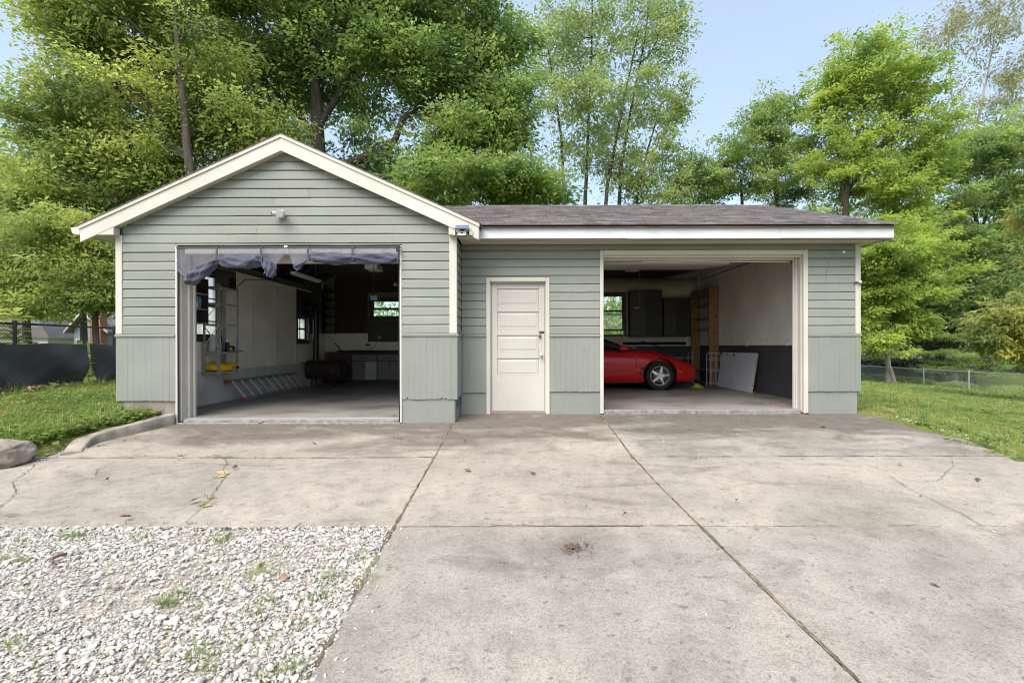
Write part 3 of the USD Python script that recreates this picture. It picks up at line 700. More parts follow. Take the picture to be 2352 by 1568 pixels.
# side door casing
MB().cbox(DR[0] - TRR + .002, DR[0] - .002, YR - .034, YR + .02, -.055, DR[2] + .068).build('door_casing', m_cream, bld)
MB().cbox(DR[1] + .002, DR[1] + TRR - .002, YR - .034, YR + .02, -.055, DR[2] + .068).build('door_casing', m_cream, bld)
MB().cbox(DR[0] - .001, DR[1] + .001, YR - .034, YR + .02, DR[2] + .002, DR[2] + .068).build('door_casing', m_cream, bld)
MB().cbox(DR[0] - .019, DR[0] + .012, YR + .021, YR + .10, -.05, DR[2]).build('door_jamb', m_cream, bld)
MB().cbox(DR[1] - .012, DR[1] + .019, YR + .021, YR + .10, -.05, DR[2]).build('door_jamb', m_cream, bld)
MB().cbox(DR[0] + .013, DR[1] - .013, YR + .021, YR + .10, DR[2] - .015, DR[2] + .019).build('door_jamb', m_cream, bld)
MB().cbox(DR[0], DR[1], YR - .01, YR + .15, -.08, -.025).build('door_sill', m_bare, bld)
# the door: stiles, rails, recessed panels, kick board
door = MB().box(DR[0] + .016, DR[1] - .016, YR + .075, YR + .095, -.012, DR[2] - .02).build('door', m_door, bld)
y0, y1 = YR + .048, YR + .074
xa, xb = DR[0] + .016, DR[1] - .016
zpx = lambda py: CAM_Z - (py - HY) / FPX * (YR + .05)
Z = lambda c: zpx((820 + c * .2807) * .7656)          # from the door crop
rails = [(Z(98), Z(165)), (Z(340), Z(412)), (Z(590), Z(662)), (Z(836), Z(908))]
MB().cbox(xa, xa + .088, y0, y1, Z(1090), DR[2] - .02, .003).build('door_stile', m_door, door)
MB().cbox(xb - .088, xb, y0, y1, Z(1090), DR[2] - .02, .003).build('door_stile', m_door, door)
for a, b in rails:
    MB().cbox(xa + .089, xb - .089, y0, y1, b, min(a, DR[2] - .02), .004).build('door_rail', m_door, door)
MB().cbox(xa, xb, y0 - .004, y1, -.012, Z(1086), .003).build('kick_board', m_door, door)
for a, b in ((165, 340), (412, 590), (662, 836), (908, 1086)):
    MB().cbox(xa + .09, xb - .09, y0 + .016, y1, Z(b) + .002, Z(a) - .002, .002).build('door_panel', m_door, door)
    MB().hull([(x, y0 + .016, q) for x in (xa + .11, xb - .11) for q in (Z(b) + .022, Z(a) - .022)] + [(x, y0 + .0075, q) for x in (xa + .135, xb - .135) for q in (Z(b) + .045, Z(a) - .045)]).build('raised_field', m_door, door)
kx, kz = xb - .052, Z(870)
MB().lathe([(0.0, -.062), (.018, -.06), (.028, -.048), (.029, -.038), (.02, -.026), (.01, -.02), (.012, -.004), (.022, 0), (.0, 0)], (kx, y0, kz), 'y', 20).build('knob', m_cream, door, smooth=40)
m_hasp = M('rusty_iron', (0.075, 0.05, 0.038), 0.7, 0.4, 30, metal=.4)
MB().cbox(xb - .08, xb + .01, y0 - .008, y0 + .001, Z(640), Z(618), .002).box(xb - .078, xb - .055, y0 - .02, y0, Z(645), Z(622)).build('hasp', m_hasp, door)
lock = thing('padlock', 'small dark padlock hanging from the hasp of the ivory side door', 'padlock', (xb - .066, y0 - .02, Z(690)))
MB().cbox(xb - .082, xb - .05, y0 - .032, y0 - .012, Z(690), Z(662), .003).build('body', M('dark_steel', (.05, .055, .065), .4, .1, 10, metal=.6), lock)
MB().tube([(xb - .077, y0 - .022, Z(664)), (xb - .077, y0 - .022, Z(648)), (xb - .066, y0 - .022, Z(640)), (xb - .055, y0 - .022, Z(648)), (xb - .055, y0 - .022, Z(664))], .003, 6).build('shackle', m_metal, lock)
tool = thing('screwdriver', 'thin tool with amber handle hanging at the right jamb of the side door', 'tool', (xb + .005, y0 - .02, Z(970)))
MB().tube([(xb + .006, y0 - .012, Z(800)), (xb + .004, y0 - .014, Z(935))], .004, 6).build('shaft', m_black, tool)
MB().lathe([(0, Z(972)), (.007, Z(970)), (.009, Z(955)), (.006, Z(938)), (0, Z(936))], (xb + .003, y0 - .014, 0), 'z', 10).build('grip', M('amber_plastic', (.42, .20, .04), .4, .1, 10), tool, smooth=40)

# ---- roofs
m_shin = [M('roof_shingle_' + nm, c, 0.92, 0.22, 30, 0.5, 140) for nm, c in (('grey', (.19, .172, .168)), ('dark', (.125, .111, .111)), ('brown', (.22, .196, .184)), ('violet', (.16, .14, .145)))]
m_deck = M('roof_deck_wood', (0.040, 0.033, 0.029), 0.85, 0.3, 5, 0.3, 40)
sl = lambda x: APZ - .012 - PITCH * abs(x - APX)
for s_, xe in ((-1, -6.19), (1, -0.555)):
    poly = [(APX, APZ - .014), (xe, sl(xe)), (xe, sl(xe) - .03), (APX, APZ - .046)]
    MB().prism(poly, 'y', YK + .031, YB + .12).build('roof_deck', m_deck, bld)
    # shingle courses of the gable roof, lapped
    mb = MB(); n_ = 24
    for k in range(n_):
        u0, u1 = k / n_, (k + 1.25) / n_
        x0, x1 = APX + (xe + s_ * .03 - APX) * (1 - u0), APX + (xe + s_ * .03 - APX) * max(1 - u1, 0)
        mb.prism([(x0, sl(x0) + .013), (x1, sl(x1) + .002), (x1, sl(x1) - .001), (x0, sl(x0) + .001)], 'y', YK - .025, YB + .14)
    mb.build('shingle_courses', m_shin[1], bld, kind='stuff')
# rake boards with a thin moulding above and a soffit behind
for s_, xe in ((-1, -6.19), (1, -0.555)):
    t_ = lambda x, d: (x, sl(x) - d)
    MB().prism([t_(APX, .045), t_(xe, .045), t_(xe, .235), t_(APX, .235)], 'y', YK, YK + .03).build('rake_board', m_cream, bld)
    MB().prism([t_(APX, .002), t_(xe - 0.012 * -s_, .002), t_(xe - 0.012 * -s_, .050), t_(APX, .050)], 'y', YK - .016, YK + .029).build('rake_moulding', m_cream, bld)
    wx = XL0 if s_ < 0 else XL1
    MB().prism([t_(APX, .195), t_(wx, .195), t_(wx, .210), t_(APX, .210)], 'y', YK + .031, YL - .001).build('rake_soffit', m_cream, bld)
# eave returns and left eave
MB().prism([(-6.185, EAVE), (-5.80, EAVE), (-5.80, sl(-5.80) - .236), (-6.185, sl(-6.185) - .236)][::1] if sl(-6.185) - .236 > EAVE else [(-6.185, EAVE), (-5.72, EAVE), (-5.72, sl(-5.72) - .237), (-6.05, EAVE + .012)], 'y', YK + .004, YL - .036).build('eave_return', m_cream, bld)
MB().cbox(XL1 - .075, -0.556, YK + .012, YL - .036, EAVE - .01, sl(-.56) - .02).build('eave_return', m_cream, bld)
MB().cbox(-6.19, -6.16, YK + .031, YB + .1, EAVE + .006, sl(-6.18) - .045).build('fascia', m_cream, bld)
MB().box(-6.158, XL0 - .031, YL - .034, YB, EAVE, EAVE + .015).build('soffit', m_cream, bld)
MB().prism([(-6.32, EAVE + .10), (-6.30, EAVE + .02), (-6.25, EAVE), (-6.193, EAVE), (-6.193, EAVE + .11)], 'y', YK + .0, YB).build('gutter', m_cream, bld)
MB().cbox(-0.586, -0.556, YK + .031, 7.128, EAVE - .006, sl(-.56) - .045).build('fascia', m_white, bld)
MB().box(XL1 + .03, -0.588, YL - .034, 7.128, EAVE, EAVE + .014).build('soffit', m_cream, bld)
# right wing
YF, XE, RZ, RY = 7.13, 5.585, 4.16, 10.8
P2 = (RZ - 2.80) / (RY - 7.06)
rf = lambda y: 2.80 + P2 * (y - 7.06)
MB().prism([(7.09, rf(7.09) - .004), (RY, RZ - .004), (RY, RZ - .05), (7.09, rf(7.09) - .032)], 'x', -3.3, XE - .02).build('roof_deck', m_deck, bld)
MB().prism([(RY, RZ - .004), (14.5, rf(2 * RY - 14.5) - .004), (14.5, rf(2 * RY - 14.5) - .032), (RY, RZ - .05)], 'x', -3.3, XE - .02).build('roof_deck', m_deck, bld)
MB().prism([(RY, RZ + .018), (14.55, rf(2 * RY - 14.55) + .018), (14.55, rf(2 * RY - 14.55)), (RY, RZ - .002)], 'x', -3.3, XE + .02).build('shingle_courses', m_shin[1], bld, kind='stuff')
slen = math.hypot(RY - 7.06, RZ - 2.80); cy, cz = (RY - 7.06) / slen, (RZ - 2.80) / slen
NR = 30; ex = slen / NR
rest = [MB() for _ in range(4)]; made = 0
for r in range(NR):
    s0, s1 = r * ex - (.035 if r == 0 else 0), min((r + 1.5) * ex, slen)
    xr = XE + .03 - RND.uniform(0, .12)
    xr = XE + .03
    xmin = -0.58 + max(0, 0)          # valley against the gable roof
    y_at = 7.06 + cy * s0
    # valley: where the wing's roof meets the gable's right slope
    xmin = min(-0.5, APX + (APZ - rf(y_at)) / PITCH) - .12
    while xr > xmin:
        wdt = RND.uniform(.12, .34); x0 = max(xr - wdt, xmin - .02); x1 = xr - .003
        th = RND.choice((.007, .011, .016)); e_ = RND.uniform(-.008, .008)
        def pt(s, h, x):
            return (x, 7.06 + cy * s - cz * h, 2.80 + cz * s + cy * h)
        lift = .004 + .006
        v = [pt(s0 + e_, .001, x0), pt(s0 + e_, .001, x1), pt(s0 + e_, th + lift, x0), pt(s0 + e_, th + lift, x1), pt(s1, .001, x0), pt(s1, .001, x1), pt(s1, .004, x0), pt(s1, .004, x1)]
        f = [(0, 1, 3, 2), (2, 3, 7, 6), (0, 2, 6, 4), (1, 5, 7, 3), (0, 4, 5, 1)]
        mi = RND.choices(range(4), (4, 3, 2.2, 2.6))[0]
        if made < 300:
            MB().add(v, f).build('shingle', m_shin[mi], bld); made += 1
        else:
            rest[mi].add(v, f)
        xr = x0
for k in range(4):
    rest[k].build('upper_shingles', m_shin[k], bld, kind='stuff')
xr = XE + .02
while xr > -1.0:      # ridge caps
    MB().prism([(RY - .13, RZ - .13 * P2 + .016), (RY, RZ + .028), (RY + .13, RZ - .13 * P2 + .016), (RY, RZ + .010)], 'x', xr - .21, xr).build('ridge_cap', m_shin[RND.randrange(4)], bld)
    xr -= .205
MB().box(-0.55, XE + .01, 7.064, 7.128, rf(7.09) - .055, rf(7.09) - .036).build('drip_edge', m_bare, bld)
for a, b in ((-0.555, 1.62), (1.623, 3.9), (3.903, XE)):
    MB().cbox(a, b, YF - .022, YF, 2.605 + RND.uniform(-.004, .004), 2.772, .003).build('fascia_board', m_white, bld)
for a, b in ((-0.555, 2.1), (2.102, XE - .004)):
    MB().box(a, b, YF + .001, YF + .04, 2.585, 2.765).build('sub_fascia', m_bare, bld)
MB().cbox(XE - .03, XE - .001, YF + .041, 14.4, 2.60, 2.79).build('fascia', m_bare, bld)
for a, b in ((XL1 + .03, 0.9), (.903, 2.72), (2.723, 4.5), (4.503, XE - .032)):
    MB().box(a, b, YF + .041, YR - .001, 2.608, 2.622).build('soffit_board', m_cream, bld)
MB().box(XR1 + .021, XE - .032, YR, YB, 2.608, 2.622).build('soffit_board', m_cream, bld)
m_peel = M('peeled_soffit_edge', (.22, .17, .13), .9, .35, 14, stretch=(1, 6, 1))
for a, b, q in ((-.45, .55, .018), (.55, 1.5, .012), (1.7, 2.5, .008)):
    MB().prism([(a, YF + .045), (b, YF + .045), (b - .1, YF + .06 + q), ((a + b) / 2, YF + .05 + q * 2), (a + .1, YF + .06 + q)], 'z', 2.601, 2.606).build('peeled_paint', m_peel, bld)

# ---- floors, inside
m_floor = usdkit.material(stage, '/World/Looks/garage_floor', {
    'geo': ('geometry', {}), 'n1': ('noise_texture', {'scale': 1.0, 'detail': 6.0, 'roughness': 0.62}),
    'r1': ('rgb_ramp', {'ramp': [(0.3, (.14, .125, .11)), (0.5, (.26, .242, .22)), (0.7, (.33, .31, .285))]}),
    'mp': ('mapping', {'scale': (.5, 1.8, 1)}), 'n2': ('noise_texture', {'scale': 2.0, 'detail': 5.0, 'roughness': 0.6}), 'r2': ('map_range', {'from_min': .58, 'from_max': .72, 'to_min': 0.0, 'to_max': .7, 'clamp': True}),
    'mx': ('mix_color', {'b': (.115, .075, .045)}), 'p': ('principled_bsdf', {'roughness': 0.42, 'specular_ior_level': 0.4})},
    [('geo.position', 'n1.vector'), ('n1.fac', 'r1.fac'), ('geo.position', 'mp.vector'), ('mp.vector', 'n2.vector'), ('n2.fac', 'r2.value'), ('r2.result', 'mx.fac'), ('r1.color', 'mx.a'), ('mx.result', 'p.base_color')], surface='p.BSDF')
m_lip = M('worn_white_threshold', (.13, .115, .10), .85, scale=11, bump=.6, bscale=50, col2=(.27, .262, .258), stretch=(1, 4, 1))
MB().cbox(XL0 + .1, -1.425, YL + .06, YB - .085, -.4, ZFL, .01).build('floor_slab', m_floor, bld)
MB().cbox(-1.335, XR1 - .09, YR + .05, YB - .085, -.4, ZFR, .01).build('floor_slab', m_floor, bld)
MB().cbox(OL[0] + .06, OL[1] - .01, YL - .02, YL + .058, -.3, ZFL - .012, .012).build('threshold', m_lip, bld)
MB().cbox(OL[0] - .02, OL[1] + .02, YL - .06, YL - .021, -.3, -.076, .01).build('threshold', m_lip, bld)
MB().cbox(OR_[0] + .004, OR_[1] - .03, YR - .02, YR + .048, -.3, ZFR + .008, .012).build('threshold', m_lip, bld)
# left garage: painted panels with battens, block base, dark shelves and boards
XI = -5.62
def lining(y0, y1, z0, z1, mat, name='wall_panel', x=XI, t=.05):
    MB().cbox(x - t, x, y0 + .002, y1 - .002, z0, z1, .002).build(name, mat, bld)
lining(YL + WT + .01, YB - .085, ZFL, .575, m_intblock, 'block_wall', XI + .012, .09)
for z_ in (.02, .21, .40):
    MB().box(XI + .0125, XI + .0145, YL + .2, YB - .2, z_ + .165, z_ + .172).build('mortar_joint', m_intgrey, bld) if False else None
lining(YL + WT + .01, 8.24, .60, 2.47, m_intwhite)
lining(8.24, 9.14, .60, 1.10, m_intwhite)
for a, b in ((9.20, 10.1), (10.1, 11.1), (11.1, 12.1)):
    lining(a, b, .60, 2.47, m_intwhite)
lining(12.1, 12.95, .60, 1.08, m_intwhite)
lining(12.95, YB - .085, .60, 1.39, m_intwhite)
lining(12.95, YB - .085, 1.39, 2.47, m_darkwood)
m_batten = M('pale_batten', (.70, .66, .60), .7, .1, 5)
for y_ in (9.17, 10.1, 11.1, 12.1):
    MB().cbox(XI - .001, XI + .012, y_ - .018, y_ + .018, .605, 2.46, .002).build('batten', m_batten, bld)
MB().cbox(XI - .04, XI + .05, YL + WT + .01, 12.3, .576, .60, .004).build('ledge', m_intwhite, bld)
MB().cbox(XI - .05, XI + .045, YL + .4, 12.95, 2.472, 2.50, .004).build('top_plate', m_intwhite, bld)
MB().cbox(XI + .002, XI + .008, 11.09, 11.14, 1.13, 1.19, .002).build('light_switch', m_black, bld)
# windows: frame, sash bars, panes
m_film = usdkit.material(stage, '/World/Looks/filmed_pane', {'t': ('transparent_bsdf', {'color': (.95, .95, .92)}), 'd': ('translucent_bsdf', {'color': (.85, .85, .80)}), 'm': ('mix_closure', {'fac': .65})}, [('t.BSDF', 'm.closure1'), ('d.BSDF', 'm.closure2')], surface='m.closure')
def window_left(w, bars, fr):
    y0, y1, z0, z1 = w
    p = MB().box(XL0 - .01, XI + .02, y0 - fr, y0 - .001, z0 - .07, z1 + .07).box(XL0 - .01, XI + .02, y1 + .001, y1 + fr, z0 - .07, z1 + .07).box(XL0 - .01, XI + .021, y0, y1, z1 + .001, z1 + .07).box(XL0 - .01, XI + .035, y0, y1, z0 - .07, z0 - .001).build('window', m_charcoal, bld)
    sx_ = XL0 + .05
    ym = (y0 + y1) / 2; zm = (z0 + z1) / 2
    for a, b in ((y0, y0 + .04), (y1 - .04, y1)):
        MB().box(sx_, sx_ + .03, a, b, z0, z1).build('sash', m_charcoal, p)
    for q in (z0, zm - .02, z1 - .04):
        MB().box(sx_ + .001, sx_ + .031, y0 + .04, y1 - .04, q, q + .04).build('sash', m_charcoal, p)
    for q in bars:
        MB().box(sx_ + .004, sx_ + .028, y0 + .04, y1 - .04, z0 + (z1 - z0) * q - .009, z0 + (z1 - z0) * q + .009).build('glazing_bar', m_charcoal, p)
    MB().box(sx_ + .005, sx_ + .028, ym - .009, ym + .009, z0 + .04, z1 - .04).build('glazing_bar', m_charcoal, p)
    MB().grid(np.array([[(sx_ + .014, a, b) for b in (z0 + .04, z1 - .04)] for a in (y0 + .04, y1 - .04)])).build('pane', m_film, p)
window_left(WW1, (.25, .62, .78), .10)
window_left(WW2, (), .06)
lining(12.12, 12.93, 1.86, 2.47, m_charcoal, 'dark_board')
def window_back(w, mat, open_=.0, low_board=False):
    x0, x1, z0, z1 = w
    YI = YB - .14
    p = MB().box(x0 - .07, x0 - .001, YI, YB, z0 - .07, z1 + .07).box(x1 + .001, x1 + .07, YI, YB, z0 - .07, z1 + .07).box(x0, x1, YI, YB, z1 + .001, z1 + .07).box(x0 - .09, x1 + .09, YI - .04, YI - .001, z0 - .07, z0 - .03).build('window', mat, bld)
    ys = YB - .06; zm = (z0 + z1) / 2
    for (a, b, yy) in ((z0 + open_, zm + open_ + .03, ys - .035), (zm - .03, z1, ys)):
        s_ = MB().box(x0, x0 + .045, yy, yy + .03, a, b).box(x1 - .045, x1, yy, yy + .03, a, b).box(x0 + .045, x1 - .045, yy + .001, yy + .029, a, a + .05).box(x0 + .045, x1 - .045, yy + .001, yy + .029, b - .045, b).build('sash', mat, p)
        MB().box(x0 + .045, x1 - .045, yy + .013, yy + .016, a + .05, b - .045).build('pane', m_glass, p)
m_winwood = M('grey_brown_window_wood', (.13, .115, .10), .6, .2, 6)
window_back(WB1, m_charcoal)
window_back(WB2, m_winwood, .09)
# back wall of the left garage: dark boards, white splash-back
YI = YB - .085
zb_ = 1.40
k = 0
while zb_ < 2.86:
    h_ = .235
    for a, b in ((XI + .30, WB1[0] - .13), (WB1[0] - .13, -1.45)):
        if a < WB1[0] - .2 or zb_ > WB1[3] + .02:
            MB().cbox(a + .002, b - .002, YI - .022 - .004 * (k % 2), YI, zb_ + .006, zb_ + h_, .003).build('dark_board', m_darkwood, bld)
    zb_ += h_; k += 1
MB().cbox(WB1[0] - .12, -1.45, YI - .02, YI - .002, 1.15, WB1[2] - .09).build('dark_panel', m_charcoal, bld)
MB().cbox(XI + .001, WB1[0] - .12, YI - .012, YI - .001, .86, 1.398).build('splash_back', m_intwhite, bld)
MB().cbox(WB1[0] - .119, -1.45, YI - .012, YI - .001, .86, 1.148).build('splash_back', m_intwhite, bld)
MB().cbox(-4.43, -4.31, YI - .022, YI - .013, 1.03, 1.09).build('outlet', m_black, bld)
# shelves in the back left corner
for q in range(6):
    MB().cbox(XI + .001, XI + .30, 12.98, YI - .03, 1.40 + q * .23, 1.42 + q * .23, .002).build('corner_shelf', m_darkwood, bld)
MB().cbox(XI + .001, XI + .31, 12.952, 12.975, 1.38, 2.80, .002).build('shelf_end', m_darkwood, bld)
MB().cbox(XI + .305, XI + .33, YI - .06, YI - .03, 1.38, 2.85, .002).build('shelf_post', m_darkwood, bld)
# rafters and ceiling of the left garage
yr_ = 7.5
while yr_ < 13.9:
    for s_, xe in ((-1, XL0 + .09), (1, XL1 - .5)):
        a, b = APX + s_ * .05, xe
        MB().prism([(a, sl(a) - .05), (b, sl(b) - .05), (b, sl(b) - .16), (a, sl(a) - .16)], 'y', yr_, yr_ + .04).build('rafter', m_darkwood, bld)
    MB().cbox(XI + .7, -1.43, yr_ + .042, yr_ + .08, 2.86, 2.96, .003).build('collar_tie', m_darkwood, bld)
    yr_ += .61
MB().box(XI + .75, -1.43, 7.6, YI - .002, 2.97, 2.985).build('ceiling', m_darkwood, bld)
# right garage lining
XRW = XR1 - .13
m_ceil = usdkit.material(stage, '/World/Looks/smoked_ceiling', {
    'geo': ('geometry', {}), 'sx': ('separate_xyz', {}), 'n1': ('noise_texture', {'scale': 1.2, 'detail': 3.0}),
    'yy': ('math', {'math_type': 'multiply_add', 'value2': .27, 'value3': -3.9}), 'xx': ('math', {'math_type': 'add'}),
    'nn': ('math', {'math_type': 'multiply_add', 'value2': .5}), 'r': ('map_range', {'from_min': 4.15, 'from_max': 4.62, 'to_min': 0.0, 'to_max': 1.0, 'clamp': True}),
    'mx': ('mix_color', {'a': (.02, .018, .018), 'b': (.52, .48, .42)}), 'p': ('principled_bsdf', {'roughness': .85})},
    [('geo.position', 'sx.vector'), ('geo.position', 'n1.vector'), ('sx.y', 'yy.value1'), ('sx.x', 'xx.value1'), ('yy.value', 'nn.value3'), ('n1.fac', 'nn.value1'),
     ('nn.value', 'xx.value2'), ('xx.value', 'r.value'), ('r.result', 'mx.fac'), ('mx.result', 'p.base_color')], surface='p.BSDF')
ZC = 2.985
MB().box(-1.33, XRW, 7.78, YI, ZC, ZC + .02).build('ceiling', m_ceil, bld)
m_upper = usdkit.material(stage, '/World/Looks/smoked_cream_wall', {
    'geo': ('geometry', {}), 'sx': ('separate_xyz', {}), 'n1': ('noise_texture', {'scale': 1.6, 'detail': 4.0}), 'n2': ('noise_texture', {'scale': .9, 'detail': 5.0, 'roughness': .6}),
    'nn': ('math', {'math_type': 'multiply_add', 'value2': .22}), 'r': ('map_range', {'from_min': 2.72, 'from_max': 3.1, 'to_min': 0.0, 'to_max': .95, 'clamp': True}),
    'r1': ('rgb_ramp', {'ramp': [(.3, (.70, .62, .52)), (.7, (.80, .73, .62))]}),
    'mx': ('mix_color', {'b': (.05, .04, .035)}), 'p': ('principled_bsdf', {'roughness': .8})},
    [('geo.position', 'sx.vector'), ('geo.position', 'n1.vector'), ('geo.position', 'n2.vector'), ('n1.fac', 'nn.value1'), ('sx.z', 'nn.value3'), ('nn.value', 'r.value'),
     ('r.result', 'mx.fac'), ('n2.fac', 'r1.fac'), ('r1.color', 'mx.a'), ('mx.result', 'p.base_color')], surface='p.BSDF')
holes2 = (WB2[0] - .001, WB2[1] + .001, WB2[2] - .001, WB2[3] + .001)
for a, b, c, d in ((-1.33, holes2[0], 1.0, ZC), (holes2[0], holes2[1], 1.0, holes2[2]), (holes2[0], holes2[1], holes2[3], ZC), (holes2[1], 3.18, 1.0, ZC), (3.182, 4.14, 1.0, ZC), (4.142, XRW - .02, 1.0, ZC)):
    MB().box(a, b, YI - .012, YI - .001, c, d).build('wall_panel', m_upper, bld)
MB().box(-1.33, XRW - .02, YI - .016, YI - .001, ZFR, .998).build('wall_panel', m_intgrey, bld)
for a, b in ((YR + WT + .01, 9.1), (9.103, 11.5), (11.503, YI - .02)):
    MB().box(XRW - .014, XR1 - .081, a, b, 1.02, ZC).build('wall_panel', m_intwhite, bld)
for a, b in ((YR + WT + .01, 9.6), (9.603, YI - .02)):
    MB().box(XRW - .012, XR1 - .081, a, b, .47, 1.018).build('wall_panel', m_intgrey, bld)
MB().cbox(XRW - .03, XR1 - .081, YR + WT + .01, YI - .02, ZFR, .468, .006).build('block_wall', m_intgrey, bld)
MB().cbox(XRW - .04, XRW - .015, YR + .5, 9.35, 1.47, 1.53, .004).build('wall_rail', m_intwhite, bld)
for y_, z_ in ((9.28, 1.045), (10.9, 1.04), (11.9, 1.16), (10.2, 1.15)):
    MB().cbox(XRW - .026, XRW - .013, y_ - .04, y_ + .04, z_ - .035, z_ + .035, .004).build('outlet', m_whitepl, bld)
# framed ledge below the cabinets
MB().cbox(2.9, 4.92, YI - .07, YI - .017, 1.02, 1.035, .003).build('ledge', m_intwhite, bld)
MB().cbox(4.88, 4.92, YI - .08, YI - .017, 1.036, 1.27, .003).build('ledge_end', m_intwhite, bld)

# ------------------------------------------------------------------ things in the right garage
def cabinet(name, label, x0, x1, z0, z1, dp, head, group=None):
    yb = YI - .018
    t = thing(name, label, 'cabinet', ((x0 + x1) / 2, yb, z0), 'wall cabinets')
    MB().cbox(x0, x1, yb - dp, yb, z0, z1, .005).build('case', m_charcoal, t)
    xm = (x0 + x1) / 2
    for a, b in ((x0 + .02, xm - .004), (xm + .004, x1 - .02)):
        MB().cbox(a, b, yb - dp - .02, yb - dp - .001, z0 + .03, z1 - head, .004).build('door', m_charc2 if a < xm else m_charcoal, t)
    for a in (xm - .03, xm + .03):
        MB().tube([(a, yb - dp - .021, z0 + .16), (a, yb - dp - .045, z0 + .165), (a, yb - dp - .045, z0 + .24), (a, yb - dp - .021, z0 + .245)], .004, 6).build('handle', m_black, t)
    return t
m_charc2 = M('charcoal_paint_light', (.078, .075, .075), .45, .15, 4)
cabinet('wall_cabinet', 'tall dark grey two-door wall cabinet next to the back window', 3.20, 4.11, 1.27, 2.59, .30, .03)
cabinet('wall_cabinet', 'lower dark grey two-door wall cabinet with header, beside the wooden shelf', 4.15, 4.92, 1.28, 2.38, .30, .16)
bar = thing('long_pole', 'long black pole lying on the white ledge under the wall cabinets', 'pole', (4.0, YI - .06, 1.04))
MB().tube([(3.05, YI - .05, 1.085), (4.0, YI - .052, 1.087), (4.86, YI - .05, 1.085)], .042, 10).build('shaft', m_black, bar)
MB().lathe([(0, 0), (.047, 0), (.047, .05), (0, .05)], (4.81, YI - .05, 1.085), 'x', 12).build('end_cap', m_rubber, bar)
st = thing('leaning_stick', 'thin dark stick leaning slantwise on the grey back wall', 'stick', (4.2, YI - .2, .9))
MB().tube([(3.6, YI - .12, 1.14), (4.28, YI - .16, .93)], .012, 6).build('shaft', m_black, st)
MB().tube([(3.58, YI - .12, 1.146), (3.68, YI - .124, 1.115)], .017, 6).build('grip', m_rubber, st)
# wooden shelf
m_pine = M('knotty_pine', (.27, .15, .075), .6, scale=3.0, col2=(.40, .235, .12), stretch=(9, 9, .8), detail=6)
m_knot = M('pine_knot', (.06, .028, .014), .6, .3, 20)
sh = thing('wooden_shelf', 'tall brown pine shelf with open boards in the back right corner', 'shelf', (5.07, 12.9, 0))
SX0, SX1 = 4.945, XRW - .032
MB().cbox(SX0, SX1, 12.38, 12.42, 0.002, 2.48, .004).build('upright', m_pine, sh)
MB().cbox(SX0, SX1, 13.66, 13.70, 0.002, 2.48, .004).build('upright', m_pine, sh)
MB().cbox(SX0 - .015, SX1, 12.37, 13.72, 2.482, 2.52, .004).build('top_board', m_pine, sh)
MB().cbox(SX0 + .02, SX0 + .045, 12.421, 13.659, 2.30, 2.48, .003).build('top_rail', m_pine, sh)
for z_ in (.04, .38, 1.45, 1.75, 2.08):
    MB().cbox(SX0 + .005, SX1, 12.421, 13.659, z_ - .012, z_ + .012, .003).build('shelf_board', m_pine, sh)
for z_ in (.5, .98, 1.34, 1.78):
    MB().lathe([(0, -.003), (.02, -.003), (.022, 0)], (SX0 + .05 + RND.random() * .12, 12.379, z_), 'y', 10).build('knot', m_knot, sh)
# wire racks
def wire_rack(name, label, x0, x1, y0, y1, z1, levels, endaxis):
    t = thing(name, label, 'rack', ((x0 + x1) / 2, (y0 + y1) / 2, 0), 'white wire racks')
    if endaxis == 'x':       # U frames lie in planes across x
        fr = [(x0, y0, y1), (x1, y0, y1)]
        U = lambda c, a, b: [(c, a, .003), (c, a, z1 - .05), (c, a + .015, z1 - .015), (c, a + .05, z1), (c, b - .05, z1), (c, b - .015, z1 - .015), (c, b, z1 - .05), (c, b, .003)]
    else:
        fr = [(y0, x0, x1), (y1, x0, x1)]
        U = lambda c, a, b: [(a, c, .003), (a, c, z1 - .05), (a + .015, c, z1 - .015), (a + .05, c, z1), (b - .05, c, z1), (b - .015, c, z1 - .015), (b, c, z1 - .05), (b, c, .003)]
    for c, a, b in fr:
        MB().tube(U(c, a, b), .009, 6).build('end_frame', m_whitewire, t)
    for z_ in levels:
        mb = MB()
        mb.tube([(x0, y0, z_), (x1, y0, z_)], .005, 5).tube([(x0, y1, z_), (x1, y1, z_)], .005, 5).tube([(x0, y0, z_), (x0, y1, z_)], .005, 5).tube([(x1, y0, z_), (x1, y1, z_)], .005, 5)
        mb.tube([(x0, y0, z_ + .05), (x1, y0, z_ + .05)], .004, 5)
        nw = int((x1 - x0) / .03)
        for k in range(1, nw):
            x = x0 + (x1 - x0) * k / nw
            mb.tube([(x, y0, z_ + .002), (x, y1, z_ + .002)], .0022, 4, caps=False)
        mb.build('wire_shelf', m_whitewire, t)
wire_rack('wire_rack', 'white wire rack beside the leaning white panel, in front of the wooden shelf', 4.86, 5.10, 12.08, 12.34, .83, (.05, .38, .66), 'y')
wire_rack('wire_rack', 'white wire rack along the back wall behind the nose of the red car', 3.45, 4.80, 13.16, 13.52, .83, (.05, .42, .66), 'x')
